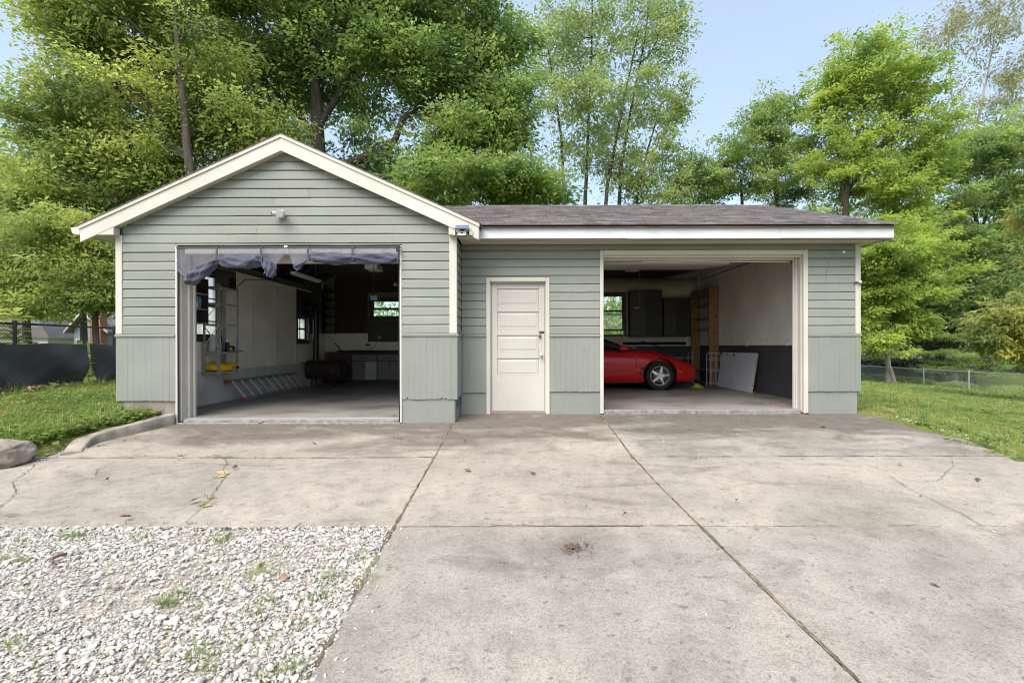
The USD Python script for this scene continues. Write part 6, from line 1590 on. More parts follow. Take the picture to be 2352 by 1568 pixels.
tree('tall_slim_tree', 'tall airy tree right of the slender stems, against open blue sky', [trunk_px([(1425, 560, .15), (1424, 470, .13), (1428, 380, .11), (1450, 250, .08), (1480, 100, .05), (1500, -60, .02)], 33), trunk_px([(1450, 560, .12), (1465, 440, .09), (1490, 330, .06), (1520, 230, .03)], 33)],
     [lobe(1480, 90, 33, 95, 100, 50), lobe(1540, 60, 33, 45, 80, 22), lobe(1480, 250, 33, 85, 80, 42), lobe(1545, 240, 33, 38, 50, 14), lobe(1450, 370, 33, 80, 60, 34), lobe(1530, 350, 33, 60, 50, 24), lobe(1510, 440, 33, 90, 45, 34), lobe(1430, 450, 33, 60, 40, 16), lobe(1490, -70, 33, 100, 70, 30)],
     LF['pale'], m_barkd, 26000, .20, .105, 15, clump=.62, droop=.5, flat=.8, group='tall slim trees behind the roof')
tree('round_tree', 'mid green round tree behind the low roof, left of the bright maple', [trunk_px([(1790, 600, .16), (1785, 450, .13), (1775, 330, .08), (1770, 240, .04)], 34), trunk_px([(1700, 600, .14), (1705, 470, .11), (1700, 390, .06)], 34.5)],
     [lobe(1770, 270, 34, 70, 70, 30), lobe(1800, 350, 34, 75, 60, 30), lobe(1720, 350, 34, 60, 55, 24), lobe(1640, 410, 34.5, 70, 50, 26), lobe(1760, 430, 34, 90, 45, 30), lobe(1580, 430, 35, 70, 50, 24), lobe(1850, 420, 34, 40, 60, 14)],
     LF['mid'], m_barkd, 44000, .18, .095, 16, clump=.62)
tree('maple_tree', 'tall yellow green maple over the right end of the garage', [trunk_px([(1945, 900, .24), (1945, 520, .19), (1950, 400, .15), (1985, 280, .10), (2010, 180, .05)], 30), trunk_px([(1946, 520, .13), (1930, 400, .10), (1920, 280, .06), (1925, 180, .03)], 30), trunk_px([(1948, 440, .11), (2020, 340, .08), (2080, 260, .05)], 30)],
     [lobe(1980, 150, 30, 85, 70, 44), lobe(1930, 220, 30, 70, 70, 36), lobe(2060, 200, 30, 90, 70, 46), lobe(1950, 320, 30, 80, 70, 34), lobe(2080, 310, 30, 95, 75, 48), lobe(1990, 110, 30, 50, 30, 14), lobe(2010, 420, 29.5, 100, 60, 40), lobe(2110, 400, 29.5, 60, 60, 24), lobe(1900, 400, 30, 45, 60, 14), lobe(2080, 480, 29.5, 70, 50, 24)],
     LF['maple'], m_bark, 66000, .19, .10, 17, clump=.60)
tree('sparse_tree', 'tall thin sparse straw-coloured tree in the top right against the sky', [trunk_px([(2190, 900, .22), (2205, 600, .18), (2225, 380, .12), (2260, 220, .08), (2290, 60, .04), (2300, -60, .02)], 40), trunk_px([(2225, 380, .09), (2190, 240, .06), (2180, 100, .03)], 40), trunk_px([(2215, 450, .09), (2300, 330, .06), (2345, 230, .03)], 40)],
     [lobe(2190, 90, 40, 75, 90, 32), lobe(2290, 60, 40, 70, 90, 34), lobe(2230, 230, 40, 80, 80, 34), lobe(2330, 180, 40, 50, 90, 26), lobe(2250, -50, 40, 110, 60, 24), lobe(2310, 300, 40, 60, 60, 18)],
     LF['straw'], m_barkp, 15500, .21, .09, 18, clump=.62, droop=.7, flat=1.0)
tree('dark_bent_tree', 'dark leaning tree with crooked trunk between maple and right edge', [trunk_px([(2230, 960, .22), (2235, 760, .19), (2238, 640, .17), (2248, 560, .14), (2240, 480, .12), (2215, 400, .09), (2190, 360, .05)], 33), trunk_px([(2240, 560, .11), (2275, 480, .09), (2285, 380, .06), (2330, 330, .03)], 33)],
     [lobe(2180, 380, 33, 70, 50, 26), lobe(2270, 350, 33, 85, 55, 36), lobe(2230, 470, 33, 90, 50, 30), lobe(2330, 440, 33, 60, 70, 28), lobe(2300, 560, 33, 80, 55, 28), lobe(2190, 560, 33, 70, 50, 22), lobe(2270, 670, 33, 90, 60, 34), lobe(2180, 680, 33.5, 80, 55, 26), lobe(2370, 300, 33, 70, 70, 26)],
     LF['mid'], m_barkd, 72000, .20, .10, 19, clump=.70)
tree('forked_tree', 'leafy green tree on a split pale trunk beside the right wire fence', [[(*at(2040, 905, 27.4), .20), (*at(2040, 880, 27.4), .15), (*at(2039, 825, 27.4), .13), (*at(2030, 740, 27.4), .11), (*at(2015, 660, 27.4), .08), (*at(2010, 570, 27.4), .04)], [(*at(2056, 892, 27.2), .13), (*at(2048, 862, 27.3), .12), (*at(2039, 838, 27.4), .10), (*at(2030, 833, 27.35), .07)]],
     [lobe(2010, 600, 27, 85, 50, 38), lobe(2080, 660, 27, 75, 60, 36), lobe(2005, 700, 27, 55, 60, 26), lobe(2090, 745, 27, 65, 40, 24), lobe(2010, 780, 26.6, 50, 38, 20), lobe(2040, 550, 27.4, 90, 45, 30), lobe(2140, 600, 27.6, 60, 60, 24), lobe(1985, 640, 26.8, 40, 60, 16)],
     LF['maple'], m_barkp, 56000, .175, .09, 20, clump=.52, droop=.6)
tree('glossy_small_tree', 'small yellow green glossy-leaved tree at the right picture edge', [[(*at(2420, 1010, 15.5), .10), (*at(2415, 860, 15.5), .08), (*at(2400, 740, 15.5), .05)]],
     [lobe(2330, 750, 15.5, 75, 55, 50), lobe(2400, 730, 15.5, 90, 70, 50), lobe(2290, 770, 15.4, 40, 35, 18), lobe(2345, 800, 15.3, 60, 30, 26), lobe(2430, 800, 15.5, 80, 50, 26), lobe(2410, 500, 15.5, 65, 45, 26), lobe(2440, 620, 15.6, 70, 90, 24)],
     LF['gloss'], m_bark, 15000, .17, .065, 21, clump=.30, droop=.8)
tree('shade_tree', 'dark tree with thick trunk in the deep shade behind the wire fence', [trunk_px([(2160, 950, .34), (2158, 800, .30), (2155, 640, .26), (2150, 480, .2)], 38)],
     [lobe(2150, 590, 38, 120, 70, 30), lobe(2070, 640, 38, 80, 70, 22), lobe(2240, 720, 38.5, 90, 60, 26), lobe(2110, 730, 38.5, 100, 50, 24), lobe(2300, 640, 38.5, 80, 80, 24), lobe(2200, 780, 39, 140, 30, 26), lobe(2060, 780, 39, 90, 25, 16)],
     LF['dark'], m_barkd, 40000, .24, .12, 22, clump=.75)
tree('hemlock_sapling', 'low feathery green sapling with tiered boughs behind the wire fence', [trunk_px([(2215, 905, .06), (2212, 800, .04), (2208, 700, .02)], 30.5)],
     [lobe(2180, 812, 30.5, 70, 10, 20), lobe(2240, 835, 30.5, 90, 10, 24), lobe(2150, 848, 30.5, 60, 8, 16), lobe(2260, 860, 30.5, 80, 8, 20), lobe(2200, 775, 30.5, 45, 10, 14), lobe(2215, 740, 30.5, 25, 12, 8)],
     LF['mid'], m_barkd, 14000, .13, .05, 23, clump=.34, flat=.25, droop=.5)
for k, (px, d, hgt, wd, lf_) in enumerate(((-40, 24, 430, 120, 'mid'), (60, 30, 450, 100, 'oak'), (190, 34, 420, 110, 'mid'), (-160, 22, 380, 140, 'bright'), (320, 38, 440, 120, 'oak'), (2420, 44, 500, 130, 'mid'), (2120, 48, 520, 130, 'oak'), (1960, 50, 560, 120, 'dark'), (2290, 50, 470, 140, 'oak'), (1700, 56, 560, 150, 'mid'), (1900, 58, 520, 120, 'mid'))):
    names = ['grey trunked tree far left beyond the black fence', 'dark background tree behind the overhanging young tree', 'background tree just left of the garage corner', 'leafy tree standing outside the left picture edge', 'background tree hidden behind the left roof slope', 'tree beyond the right picture edge, behind the crooked dark one', 'dense backdrop tree behind the split pale trunk', 'deep green backdrop tree right of the garage end', 'dense backdrop tree behind the crooked dark one', 'low backdrop tree behind the middle of the roof', 'backdrop tree under the maple crown']
    tree('background_tree', names[k], [trunk_px([(px + 8, 850, .24), (px, 700, .19), (px - 4, hgt, .10)], d)],
         [lobe(px, hgt, d, wd, 90, 26, .8), lobe(px - wd * .6, hgt + 110, d, wd * .7, 70, 20, .8), lobe(px + wd * .6, hgt + 100, d, wd * .7, 70, 20, .8), lobe(px, hgt + 190, d, wd, 60, 20, .8)],
         LF[lf_], m_barkd, 17000, .26, .14, 40 + k, clump=.85, group='background trees')
# shrubs under the trees at the right, hostas behind the fence, ivy on the far wall
def shrub(name, label, cat, c, r, n, L, W, leaf, seed, up=.6, kind=None, group=None):
    rng = np.random.default_rng(seed)
    d = rng.normal(size=(n, 3)); d /= np.linalg.norm(d, axis=1, keepdims=True); d[:, 2] = abs(d[:, 2])
    rr = rng.random((n, 1)) ** .45
    P = np.array(c) + d * np.array(r) * rr * (1 + .5 * (meshkit.fbm(d * 2.5 + seed, 3)[:, None] - .5))
    D = d * (1, 1, up) + rng.normal(size=d.shape) * .4
    N_ = d + rng.normal(size=d.shape) * .4 + (0, 0, .6)
    V, F = leaf_mesh(P, D, N_, L * rng.uniform(.6, 1.3, n), W * rng.uniform(.6, 1.2, n), rng, .3)
    t = thing(name, label, cat, c, group, kind)
    MB().add(V, F).build('foliage', leaf, t)
    mb = MB()
    for k in range(7):
        q = P[rng.integers(0, n)]
        mb.tube([np.array(c) + rng.normal(0, .08, 3) * (1, 1, 0), (np.array(c) + q) / 2 + (0, 0, .05), q], .012, 5, caps=False)
    mb.build('stems', m_barkd, t)
zr = lambda x, y: float(lawn_z(x, y))
hp = [(25.6, 22.5, .9, .55, 'mid', 'dark green bush behind the right end of the wire fence'), (25.8, 25.0, 1.0, .5, 'mid', 'rounded bush behind the wire fence near the second post'), (25.5, 27.8, .9, .45, 'pale', 'pale variegated hosta clump behind the wire fence between two posts'), (25.6, 30.5, .9, .5, 'bright', 'light green leafy clump behind the wire fence near the first post'), (25.5, 33.5, 1.0, .6, 'mid', 'dark leafy clump behind the wire fence beside the split trunk'), (25.7, 37.5, 1.3, .8, 'dark', 'dark bush behind the wire fence next to the garage corner'), (26.6, 24.0, .8, .7, 'gloss', 'yellow green bush behind the wire fence at the far right')]
for k, (x, y, r, h, lf_, lab) in enumerate(hp):
    shrub('bush', lab, 'bush', (x, y, zr(x, y) - .05), (r, r * 1.25, h), 4200, .14, .07, LF[lf_], 60 + k, group='bushes behind the wire fence')
for k, (x, y, r_, h_, lf_, lab) in enumerate(((-12.6, 13.2, .9, .75, 'mid', 'dark green bush behind the black fence, left of the torn cloth'), (-15.5, 15.0, 1.2, .95, 'bright', 'light green bush behind the black fence at the left picture edge'), (-21.5, 24.0, 1.6, 1.05, 'oak', 'low dark bush in front of the distant teal house'))):
    shrub('bush', lab, 'bush', (x, y, zr(x, y) - .05), (r_, r_ * 1.1, h_), 4200, .13, .065, LF[lf_], 80 + k, group='bushes behind the black fence')
# far stone wall under ivy, pale road barrier, white shed
fw = thing('far_wall', 'low dark wall overgrown with ivy under the trees beyond the wire fence', 'wall', (32, 46, -2.5))
MB().box(26, 60, 46, 46.4, -4.2, -.35).build('masonry', M('dark_stone', (.05, .045, .04), .9, .3, 3, .5, 20), fw)
rng = np.random.default_rng(77); n = 26000
P = np.stack([rng.uniform(26, 60, n), 45.95 - rng.random(n) * .35, -4.0 + rng.random(n) ** .7 * 3.85], 1)
keep = meshkit.fbm(P * .7, 3, 4) > .42; P = P[keep]
V, F = leaf_mesh(P, rng.normal(size=P.shape) * .5 + (0, -.3, -.7), rng.normal(size=P.shape) * .3 + (0, -1, .5), .22 * rng.uniform(.6, 1.3, len(P)), .19 * rng.uniform(.6, 1.3, len(P)), rng)
MB().add(V, F).build('ivy', LF['dark'], fw, kind='stuff')
rb = thing('road_wall', 'pale grey low concrete wall seen between the trees above the ivy wall', 'wall', (40, 52, -1.2))
m_paleconc = M('pale_far_concrete', (.46, .42, .39), .9, .15, 1.2)
for k in range(6):
    MB().cbox(27 + k * 3.9, 27 + k * 3.9 + 3.86, 52, 52.25, -3.4, -.02, .03).build('wall_section', m_paleconc, rb)
    MB().cbox(27 + k * 3.9 - .14, 27 + k * 3.9 + .1, 51.92, 52.3, -3.4, .32, .03).build('pier', M('pale_brick_pier', (.36, .27, .22), .9, .2, 4), rb)
sd_ = thing('white_shed', 'white shed with dark low roof far behind at the right edge', 'shed', (54, 52, -1.5))
MB().box(51.8, 60, 50, 55, -4.5, -.35).build('wall', M('white_shed_boards', (.66, .66, .68), .7, .08, 3), sd_)
MB().prism([(49.6, -.34), (61, -.34), (60, .28), (52.5, .30)], 'y', 49.4, 55.5).build('roof', M('dark_shed_roof', (.08, .075, .075), .9, .2, 4), sd_)
MB().box(53.2, 54.3, 49.93, 49.99, -3.2, -1.0).build('shed_door', m_greymetal, sd_)
# teal house far left and its brick chimney
th_ = thing('teal_house', 'distant pale teal house with brick chimney seen over the black fence', 'house', (-38, 45, .2))
hx0, hx1, hy = at(170, 790, 45)[0], at(246, 790, 45)[0], 45
m_teal = M('teal_siding', (.20, .28, .285), .8, .08, 3)
MB().box(hx0, hx1, hy, hy + 8, -.3, 2.6).build('wall', m_teal, th_)
MB().prism([(hx0, 2.6), (hx1, 2.6), ((hx0 + hx1) / 2 - .4, 4.2)], 'y', hy + .01, hy + 7.9).build('gable', m_teal, th_)
xa_ = (hx0 + hx1) / 2 - .4
for s_, xe in ((-1, hx0 - .5), (1, hx1 + .5)):
    MB().prism([(xa_, 4.33), (xe, 2.45), (xe, 2.33), (xa_, 4.2)], 'y', hy - .5, hy + 8.3).build('roof', M('far_grey_roof', (.16, .15, .15), .9, .2, 3), th_)
    MB().prism([(xa_, 4.36), (xe, 2.48), (xe, 2.28), (xa_, 4.16)], 'y', hy - .56, hy - .501).build('barge_board', m_paleconc, th_)
cx_ = at(215, 780, 44)[0]
MB().cbox(cx_ - .55, cx_ + .45, hy - .8, hy - .02, -.3, 4.9, .03).build('chimney', M('brick_red_far', (.30, .13, .085), .9, scale=9, col2=(.22, .10, .07)), th_)
for a, b in ((hx0 + .3, hx0 + 1.1), (hx1 - 1.2, hx1 - .4)):
    MB().box(a - .08, b + .08, hy - .05, hy - .001, .62, 1.78).build('window', m_white, th_)
    MB().box(a, b, hy - .07, hy - .051, .7, 1.7).build('pane', M('far_dark_glass', (.03, .035, .04), .1, .1, 3), th_)
wh = thing('white_house', 'distant white building glimpsed through the fence mesh at the far left', 'house', (-50, 46, .2))
wx0, wx1 = at(-30, 790, 46)[0], at(110, 790, 46)[0]
MB().box(wx0, wx1, 46, 54, -.3, 1.9).build('wall', M('white_far_siding', (.62, .61, .60), .8, .06, 3), wh)
MB().prism([(wx0 - .5, 1.9), (wx1 + .5, 1.9), (wx1 - .5, 3.6), (wx0 + .5, 3.6)], 'y', 45.6, 54.4).build('roof', M('far_grey_roof', (.16, .15, .15), .9), wh)
for k in range(5):
    a = wx0 + 1 + k * (wx1 - wx0 - 2) / 5
    MB().box(a, a + .8, 45.93, 45.99, .5, 1.5).build('window', M('far_dark_glass', (.03, .035, .04), .1), wh)
# woods in the far distance
rng = np.random.default_rng(91); cl = []
for k in range(150):
    ang = rng.uniform(-1.15, 1.15); d = rng.uniform(72, 105)
    x, y = math.sin(ang) * d, math.cos(ang) * d
    cl.append((x, y, rng.uniform(1.5, 7.5)))
cl = np.array(cl); idx = rng.integers(0, len(cl), 52000)
P = cl[idx] + rng.normal(size=(52000, 3)) * (2.6, 2.6, 2.2); P[:, 2] = np.maximum(P[:, 2], -1.2)
V, F = leaf_mesh(P, rng.normal(size=P.shape), rng.normal(size=P.shape) * .5 + (0, 0, 1), .75 * rng.uniform(.6, 1.3, len(P)), .5 * rng.uniform(.6, 1.3, len(P)), rng)
MB().add(V, F).build('woods', LF['mid'], None, label='distant belt of green woods closing the horizon', cat='woods', kind='stuff')

# ------------------------------------------------------------------ grass, weeds, leaves, small litter
def blade_tuft(seed, n, h, w, lean, rad):
    rng = np.random.default_rng(seed); V, F = [], []
    for k in range(n):
        a = rng.uniform(0, 6.28); r = rad * rng.random() ** .5
        b = np.array([math.cos(a) * r, math.sin(a) * r, -.005]); d = np.array([math.cos(a + rng.normal() * .8), math.sin(a + rng.normal() * .8), 0])
        hh = h * rng.uniform(.5, 1.2); l = lean * rng.uniform(.3, 1.3) * hh
        s = np.array([-d[1], d[0], 0]) * w * rng.uniform(.6, 1.2)
        k0 = len(V)
        V += [b - s, b + s, b + d * l * .35 + (0, 0, hh * .6) + s * .8, b + d * l * .35 + (0, 0, hh * .6) - s * .8, b + d * l + (0, 0, hh)]
        F += [(k0, k0 + 1, k0 + 2), (k0, k0 + 2, k0 + 3), (k0 + 3, k0 + 2, k0 + 4)]
    return np.array(V), np.array(F)
def clover_tuft(seed, n, h, L):
    rng = np.random.default_rng(seed)
    P = np.stack([rng.normal(0, .05, n), rng.normal(0, .05, n), h * rng.random(n)], 1)
    D = rng.normal(size=(n, 3)) * (1, 1, .25); N_ = rng.normal(size=(n, 3)) * .25 + (0, 0, 1)
    return leaf_mesh(P, D, N_, L * rng.uniform(.6, 1.3, n), L * .8 * rng.uniform(.6, 1.2, n), rng, .1)
gm = [M_leaf('grass_green', (0.117, 0.182, 0.032), (0.207, 0.280, 0.049), (0.331, 0.358, 0.090), .3), M_leaf('grass_yellow', (0.207, 0.224, 0.063), (0.318, 0.316, 0.099), (0.469, 0.407, 0.198), .3), M_leaf('grass_deep', (0.069, 0.126, 0.026), (0.124, 0.196, 0.040), (0.207, 0.252, 0.054), .3)]
gprot = [(*blade_tuft(1, 16, .055, .0028, .8, .06), gm[0]), (*blade_tuft(2, 16, .065, .0028, 1.0, .06), gm[0]), (*blade_tuft(3, 14, .05, .003, 1.1, .06), gm[1]), (*blade_tuft(4, 16, .06, .003, .8, .05), gm[2]), (*clover_tuft(5, 14, .05, .032), gm[0]), (*clover_tuft(6, 12, .05, .045), gm[2]), (*blade_tuft(7, 14, .13, .0035, .9, .07), gm[0]), (*clover_tuft(8, 12, .09, .08), gm[0])]
def lawn(name, label, n, xr, yr, ok, seed, big=1.0, probs=(26, 24, 16, 14, 14, 6, 1.5, 1)):
    rng = np.random.default_rng(seed)
    x, y = rng.uniform(*xr, n), yr[0] + (yr[1] - yr[0]) * rng.random(n) ** (1.5 if yr[1] - yr[0] > 12 else 1)
    k = ok(x, y); x, y = x[k], y[k]
    z = lawn_z(x, y)
    patch = meshkit.fbm(np.stack([x * .8, y * .8, 0 * x], -1), 3, seed)
    k = rng.random(len(x)) < np.clip((patch - .22) * 4.5, .15, 1); x, y, z, patch = x[k], y[k], z[k], patch[k]
    pr = np.array(probs, float)
    W_ = np.tile(pr, (len(x), 1)); W_[:, 2] *= np.where(patch > .52, 2.4, .5); W_[:, 4:6] *= np.where(patch < .45, 2.2, .7)[:, None]
    cum = np.cumsum(W_ / W_.sum(1, keepdims=True), 1)
    idx = (rng.random((len(x), 1)) > cum).sum(1).clip(0, len(pr) - 1)
    sc_ = rng.uniform(.5, 1.15, len(x)) * (big(y) if callable(big) else big)
    instancer(name, gprot, np.stack([x, y, z], 1), idx, rng.uniform(0, 6.28, len(x)), sc_, label, 'grass', tilt=.12)
rng0 = np.random.default_rng(99)
lawn('lawn_grass', 'mown grass and clover of the left lawn between fence and kerb', 26000, (-9.4, -4.9), (4.4, 11.5), lambda x, y: (x < left_edge(y) - .10 - .16 * (y > 5.8)) & (rng0.random(len(x)) < np.clip((left_edge(y) - .2 - x) / .9 + .25 + (y - 5.6) * .5, .12, 1)) & ~((x > XL0 - .05) & (y > YL - .02)) & (x > -8.95), 31)
lawn('lawn_grass', 'mown grass of the right lawn sloping down to the wire fence', 60000, (5.3, 26), (4.4, 36), lambda x, y: (x > np.where(y < 7.6, 5.46 + np.maximum(5.4 - y, 0) * .25, 5.38) + .02 * np.sin(y * 9)) & (x < 24.4) & (x < y * 1.2 + 1.5), 32, big=lambda y: 1 + np.clip((y - 7) / 12, 0, 1.6))
# plants
def weed_plant(name, label, base, n, h, L, W, leaf, seed, lean=(0, 0), lo=.25, group=None):
    rng = np.random.default_rng(seed)
    t = thing(name, label, 'plant', base, group)
    base = np.array(base, float); tipp = base + (lean[0], lean[1], h)
    MB().tube([base - (0, 0, .05), (base + tipp) / 2 + rng.normal(0, .02, 3), tipp], [.010, .008, .004], 6).build('stem', M('green_stem', (.16, .20, .05), .6, .15, 9), t)
    for k in range(n):
        u = lo + (1 - lo) * (k + .5) / n
        p = base + (tipp - base) * u
        a = k * 2.4 + rng.normal() * .3
        d = np.array([math.cos(a), math.sin(a), .25 + .5 * u]); d /= np.linalg.norm(d)
        l = L * (1.15 - .5 * abs(u - .6)) * rng.uniform(.8, 1.2)
        s = np.cross(d, (0, 0, 1)); s /= np.linalg.norm(s); up = np.cross(s, d)
        pts = []
        for q in np.linspace(0, 1, 6):
            c = p + d * l * q - np.array([0, 0, 1]) * l * .42 * q * q
            w_ = W * math.sin(math.pi * min(q ** .75, 1)) + .001
            pts.append([c - s * w_ + up * w_ * .35, c, c + s * w_ + up * w_ * .35])
        MB().grid(np.array(pts)).build('leaf', leaf, t, smooth=True)
for k, (px, d, h, lab) in enumerate(((80, 8.75, .92, 'tall pokeweed plant with big light leaves rising above the fence cloth'), (8, 8.35, .85, 'tall leafy weed above the fence cloth at the left picture edge'))):
    b = at(px, 800, d); weed_plant('tall_weed', lab, (FX - .30, d, float(lawn_z(FX, d))), 22, h + .50, .38, .07, LF['gloss'], 70 + k, (.06, -.03), .58, 'tall weeds behind the black fence')
wp = at(195, 880, 9.83)
weed_plant('fence_weed', 'slim green weed growing through the tear in the black cloth', (FX + .10, 9.83, FG(9.83)), 14, .62, .14, .03, LF['bright'], 75)
for px, py, h, lab in ((2080, 983, .20, 'dark green weed on the right lawn near the garage corner'), (2265, 1030, .16, 'low weed at the right drive edge')):
    p = ground(px, py); weed_plant('lawn_weed', lab, (max(p[0], 5.6), p[1], float(lawn_z(max(p[0], 5.6), p[1]))), 12, h, .13, .028, LF['mid'], int(px), group='weeds at the right drive edge')
# tufts in joints and gravel
rng = np.random.default_rng(55); tp_, ti_, ts_ = [], [], []
def sprinkle(pix, n, s, spread=.04, kinds=(0, 1, 2, 3)):
    if n >= 5 or 6 in kinds: s = s * 1.05
    for px, py in pix:
        c = ground(px, py)
        for _ in range(n):
            x, y = c[0] + rng.normal(0, spread), c[1] + rng.normal(0, spread * .3)
            tp_.append((x, y, prof(y) - .006)); ti_.append(int(rng.choice(kinds))); ts_.append(s * .52 * rng.uniform(.6, 1.3))
sprinkle([(300, 1048), (322, 1046), (400, 1046), (485, 1046), (497, 1046), (520, 1048), (515, 1090), (505, 1095), (470, 1158), (478, 1140), (600, 1050)], 5, .9)
sprinkle([(215, 1093), (200, 1098), (224, 1078), (190, 1101), (36, 1100), (60, 1083), (28, 1145)], 3, .55)
sprinkle([(1585, 1052), (1595, 1052), (1612, 1053), (1625, 1053), (1928, 1055), (1215, 1052), (1190, 1053)], 3, .6)
sprinkle([(965, 1120), (950, 1145), (1000, 1055), (985, 1075), (935, 1150), (1020, 1000)], 2, .5, .02, (2, 3))
sprinkle([(1460, 1072), (1490, 1100), (1550, 1150), (1690, 1290), (1860, 1440), (1760, 1360)], 2, .45, .02, (2, 3))
for x_ in range(960, 1600, 26): sprinkle([(x_, 1206)], 1, .35, .03)
for x_ in range(20, 900, 60): sprinkle([(x_ + rng.integers(-25, 25), 1199)], 2, .6, .05)
for x_ in range(1650, 2340, 60): sprinkle([(x_, 1211)], 1, .3, .04)
sprinkle([(160, 1225), (185, 1228), (140, 1232), (30, 1240), (310, 1228), (495, 1240), (505, 1238), (650, 1255), (820, 1285), (840, 1300), (845, 1270), (520, 1235)], 5, .75, .05, (0, 3, 4, 6))
sprinkle([(610, 1310), (600, 1318), (410, 1360), (375, 1385), (395, 1382), (605, 1380), (590, 1400), (780, 1330), (850, 1330)], 7, .8, .05, (0, 2, 3, 6))
sprinkle([(5, 1280), (60, 1285), (620, 1540), (635, 1545), (500, 1530), (470, 1500), (560, 1480), (700, 1430), (720, 1370), (10, 1480)], 7, .8, .045, (0, 3, 4, 6))
for _ in range(70): sprinkle([(rng.uniform(0, 860), rng.uniform(1215, 1545))], 2, .5, .03, (0, 2, 3, 4))
for x_ in np.linspace(180, 400, 14): sprinkle([(x_, 1036 - (x_ - 180) * .27)], 2, .6, .04, (0, 2, 4, 7))
instancer('joint_weeds', gprot, tp_, ti_, rng.uniform(0, 6.28, len(tp_)), ts_, 'grass tufts and weeds sprouting in joints, cracks and gravel', 'weeds', tilt=.15)
# taller weeds between kerb and lawn
pts = []; rng = np.random.default_rng(8)
for _ in range(900):
    y = rng.uniform(5.0, 7.0); x = float(left_edge(y)) - .24 - rng.random() ** 1.5 * .9
    if not (x > XL0 and y > 6.9): pts.append((x, y, float(lawn_z(x, y))))
for _ in range(220):
    y = rng.uniform(7.2, 11.4); x = FX + .16 + rng.random() * .3; pts.append((x, y, float(lawn_z(x, y))))
instancer('edge_weeds', gprot, pts, rng.choice([4, 5, 6, 7], len(pts), p=[.3, .2, .3, .2]), rng.uniform(0, 6.28, len(pts)), rng.uniform(.7, 1.5, len(pts)), 'broad-leaved weeds along the kerb and the foot of the fence', 'weeds', tilt=.2)
# dead leaves
dl = [leaf_mesh(np.zeros((1, 3)), np.array([[1., 0, .1]]), np.array([[0, .2, 1.]]), np.array([.09]), np.array([.05]), None, .35)]
m_dead = [M('dead_leaf_brown', (.17, .10, .06), .8, .3, 20), M('dead_leaf_tan', (.30, .20, .13), .8, .25, 20)]
pts = []
for _ in range(650):
    y = rng.uniform(6.5, 13); pts.append((FX + .12 + abs(rng.normal(0, .16)), y, float(lawn_z(FX + .2, y)) + .02 + rng.random() * .04))
for _ in range(60):
    x, y = rng.uniform(-6.0, -5.3), rng.uniform(6.3, 7.0); pts.append((x, y, float(lawn_z(x, y)) + .03))
for _ in range(70):
    x, y = rng.uniform(-8.7, -5.6), rng.uniform(5.2, 9); pts.append((x, y, float(lawn_z(x, y)) + .035))
for _ in range(80):
    x, y = rng.uniform(5.6, 14), rng.uniform(5.2, 14); pts.append((x, y, float(lawn_z(x, y)) + .035))
for _ in range(26):
    x, y = rng.uniform(-4.6, 5), rng.uniform(2.2, 7.3); pts.append((x, y, prof(y) + .012))
instancer('fallen_leaves', [(*dl[0], m_dead[0]), (*dl[0], m_dead[1])], pts, rng.integers(0, 2, len(pts)), rng.uniform(0, 6.28, len(pts)), rng.uniform(.5, 1.2, len(pts)), 'brown fallen leaves along the fence and on the lawns', 'leaves', tilt=.5)
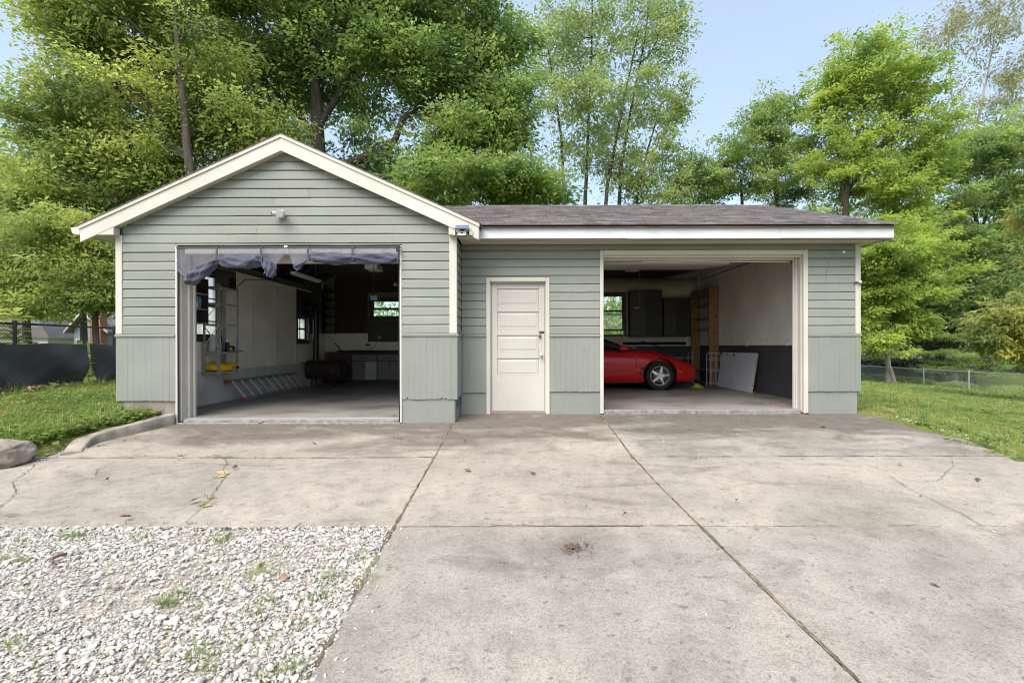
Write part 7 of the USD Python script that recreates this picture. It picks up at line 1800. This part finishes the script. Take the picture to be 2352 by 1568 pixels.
# crumbs and small stones strewn over the concrete, and along the drive's right edge
pts, idx, sc_ = [], [], []
for _ in range(900):
    x, y = rng.uniform(-4.8, 5.2), 1.4 + 6 * rng.random() ** 1.2
    pts.append((x, y, prof(y) + .003)); idx.append(rng.choice(12)); sc_.append(rng.uniform(.002, .007))
for _ in range(28):
    x, y = rng.uniform(-.85, 4), rng.uniform(1.5, 6.5); pts.append((x, y, prof(y) + .006)); idx.append(rng.choice([0, 1, 5, 8])); sc_.append(rng.uniform(.008, .017))
for _ in range(55):
    y = rng.uniform(1.6, 3.5); x = float(JL(y)) + abs(rng.normal(0, .10)); pts.append((x, y, prof(y) + .006)); idx.append(rng.choice([0, 1, 3, 7])); sc_.append(rng.uniform(.005, .013))
for _ in range(150):
    y = rng.uniform(4.6, 7.3); x = float(RIGHTX(y)) + .05 + abs(rng.normal(0, .13)); pts.append((x, y, float(lawn_z(x, y)) + .006)); idx.append(rng.choice([0, 1, 2, 4])); sc_.append(rng.uniform(.006, .016))
for _ in range(160):
    y = rng.uniform(5.0, 5.9); x = float(left_edge(y)) + rng.normal(0, .12); pts.append((x, y, prof(y) + .006)); idx.append(rng.choice([0, 1, 2, 4])); sc_.append(rng.uniform(.006, .02))
instancer('loose_stones', sp, pts, idx, rng.uniform(0, 6.28, len(pts)), sc_, 'small loose stones and crumbs strewn over the drive and its edges', 'stones', tilt=.4)
# hole in the slab with bark crumbs in it
hp_ = ground(1318, 1262)
mb = MB(); g = np.random.default_rng(2)
for k in range(90):
    r = abs(g.normal(0, .05)); a = g.uniform(0, 6.28)
    c = np.array([hp_[0] + math.cos(a) * r * 1.3, hp_[1] + math.sin(a) * r, hp_[2] + .010 + g.random() * .008])
    d = g.normal(size=3) * (1, 1, .2); d /= np.linalg.norm(d); l = g.uniform(.008, .025)
    mb.hull([c + d * l, c - d * l, c + np.cross(d, (0, 0, 1)) * l * .3, c - np.cross(d, (0, 0, 1)) * l * .3, c + (0, 0, l * .25)])
mb.build('bark_crumbs', M('bark_crumbs', (.10, .065, .045), .9, .5, 60), None, label='little heap of brown bark crumbs in a worn spot of the concrete', cat='debris', kind='stuff')
tw = ground(115, 1285)
tg = thing('bent_twig', 'short bent brown twig lying on the gravel', 'twig', tw)
m_twig = M('brown_twig', (.13, .085, .065), .85, .25, 30)
MB().tube([tw + (.05, .05, .02), tw + (.045, .02, .03), tw + (.03, -.02, .025), tw + (.05, -.045, .02), tw + (.075, -.06, .015)], [.010, .011, .010, .009, .006], 7).build('wood', m_twig, tg, smooth=True)
MB().tube([tw + (.03, -.02, .025), tw + (.012, -.035, .022)], [.007, .003], 6).build('side_shoot', m_twig, tg)
sk_ = ground(1055, 962)
stk = thing('dry_stick', 'thin dry stick on the concrete by the gable corner', 'twig', sk_)
MB().tube([sk_ + (-.10, -.18, .012), sk_ + (.02, -.175, .014), sk_ + (.17, -.18, .012)], [.006, .007, .004], 6).build('wood', m_twig, stk)
"""END"""
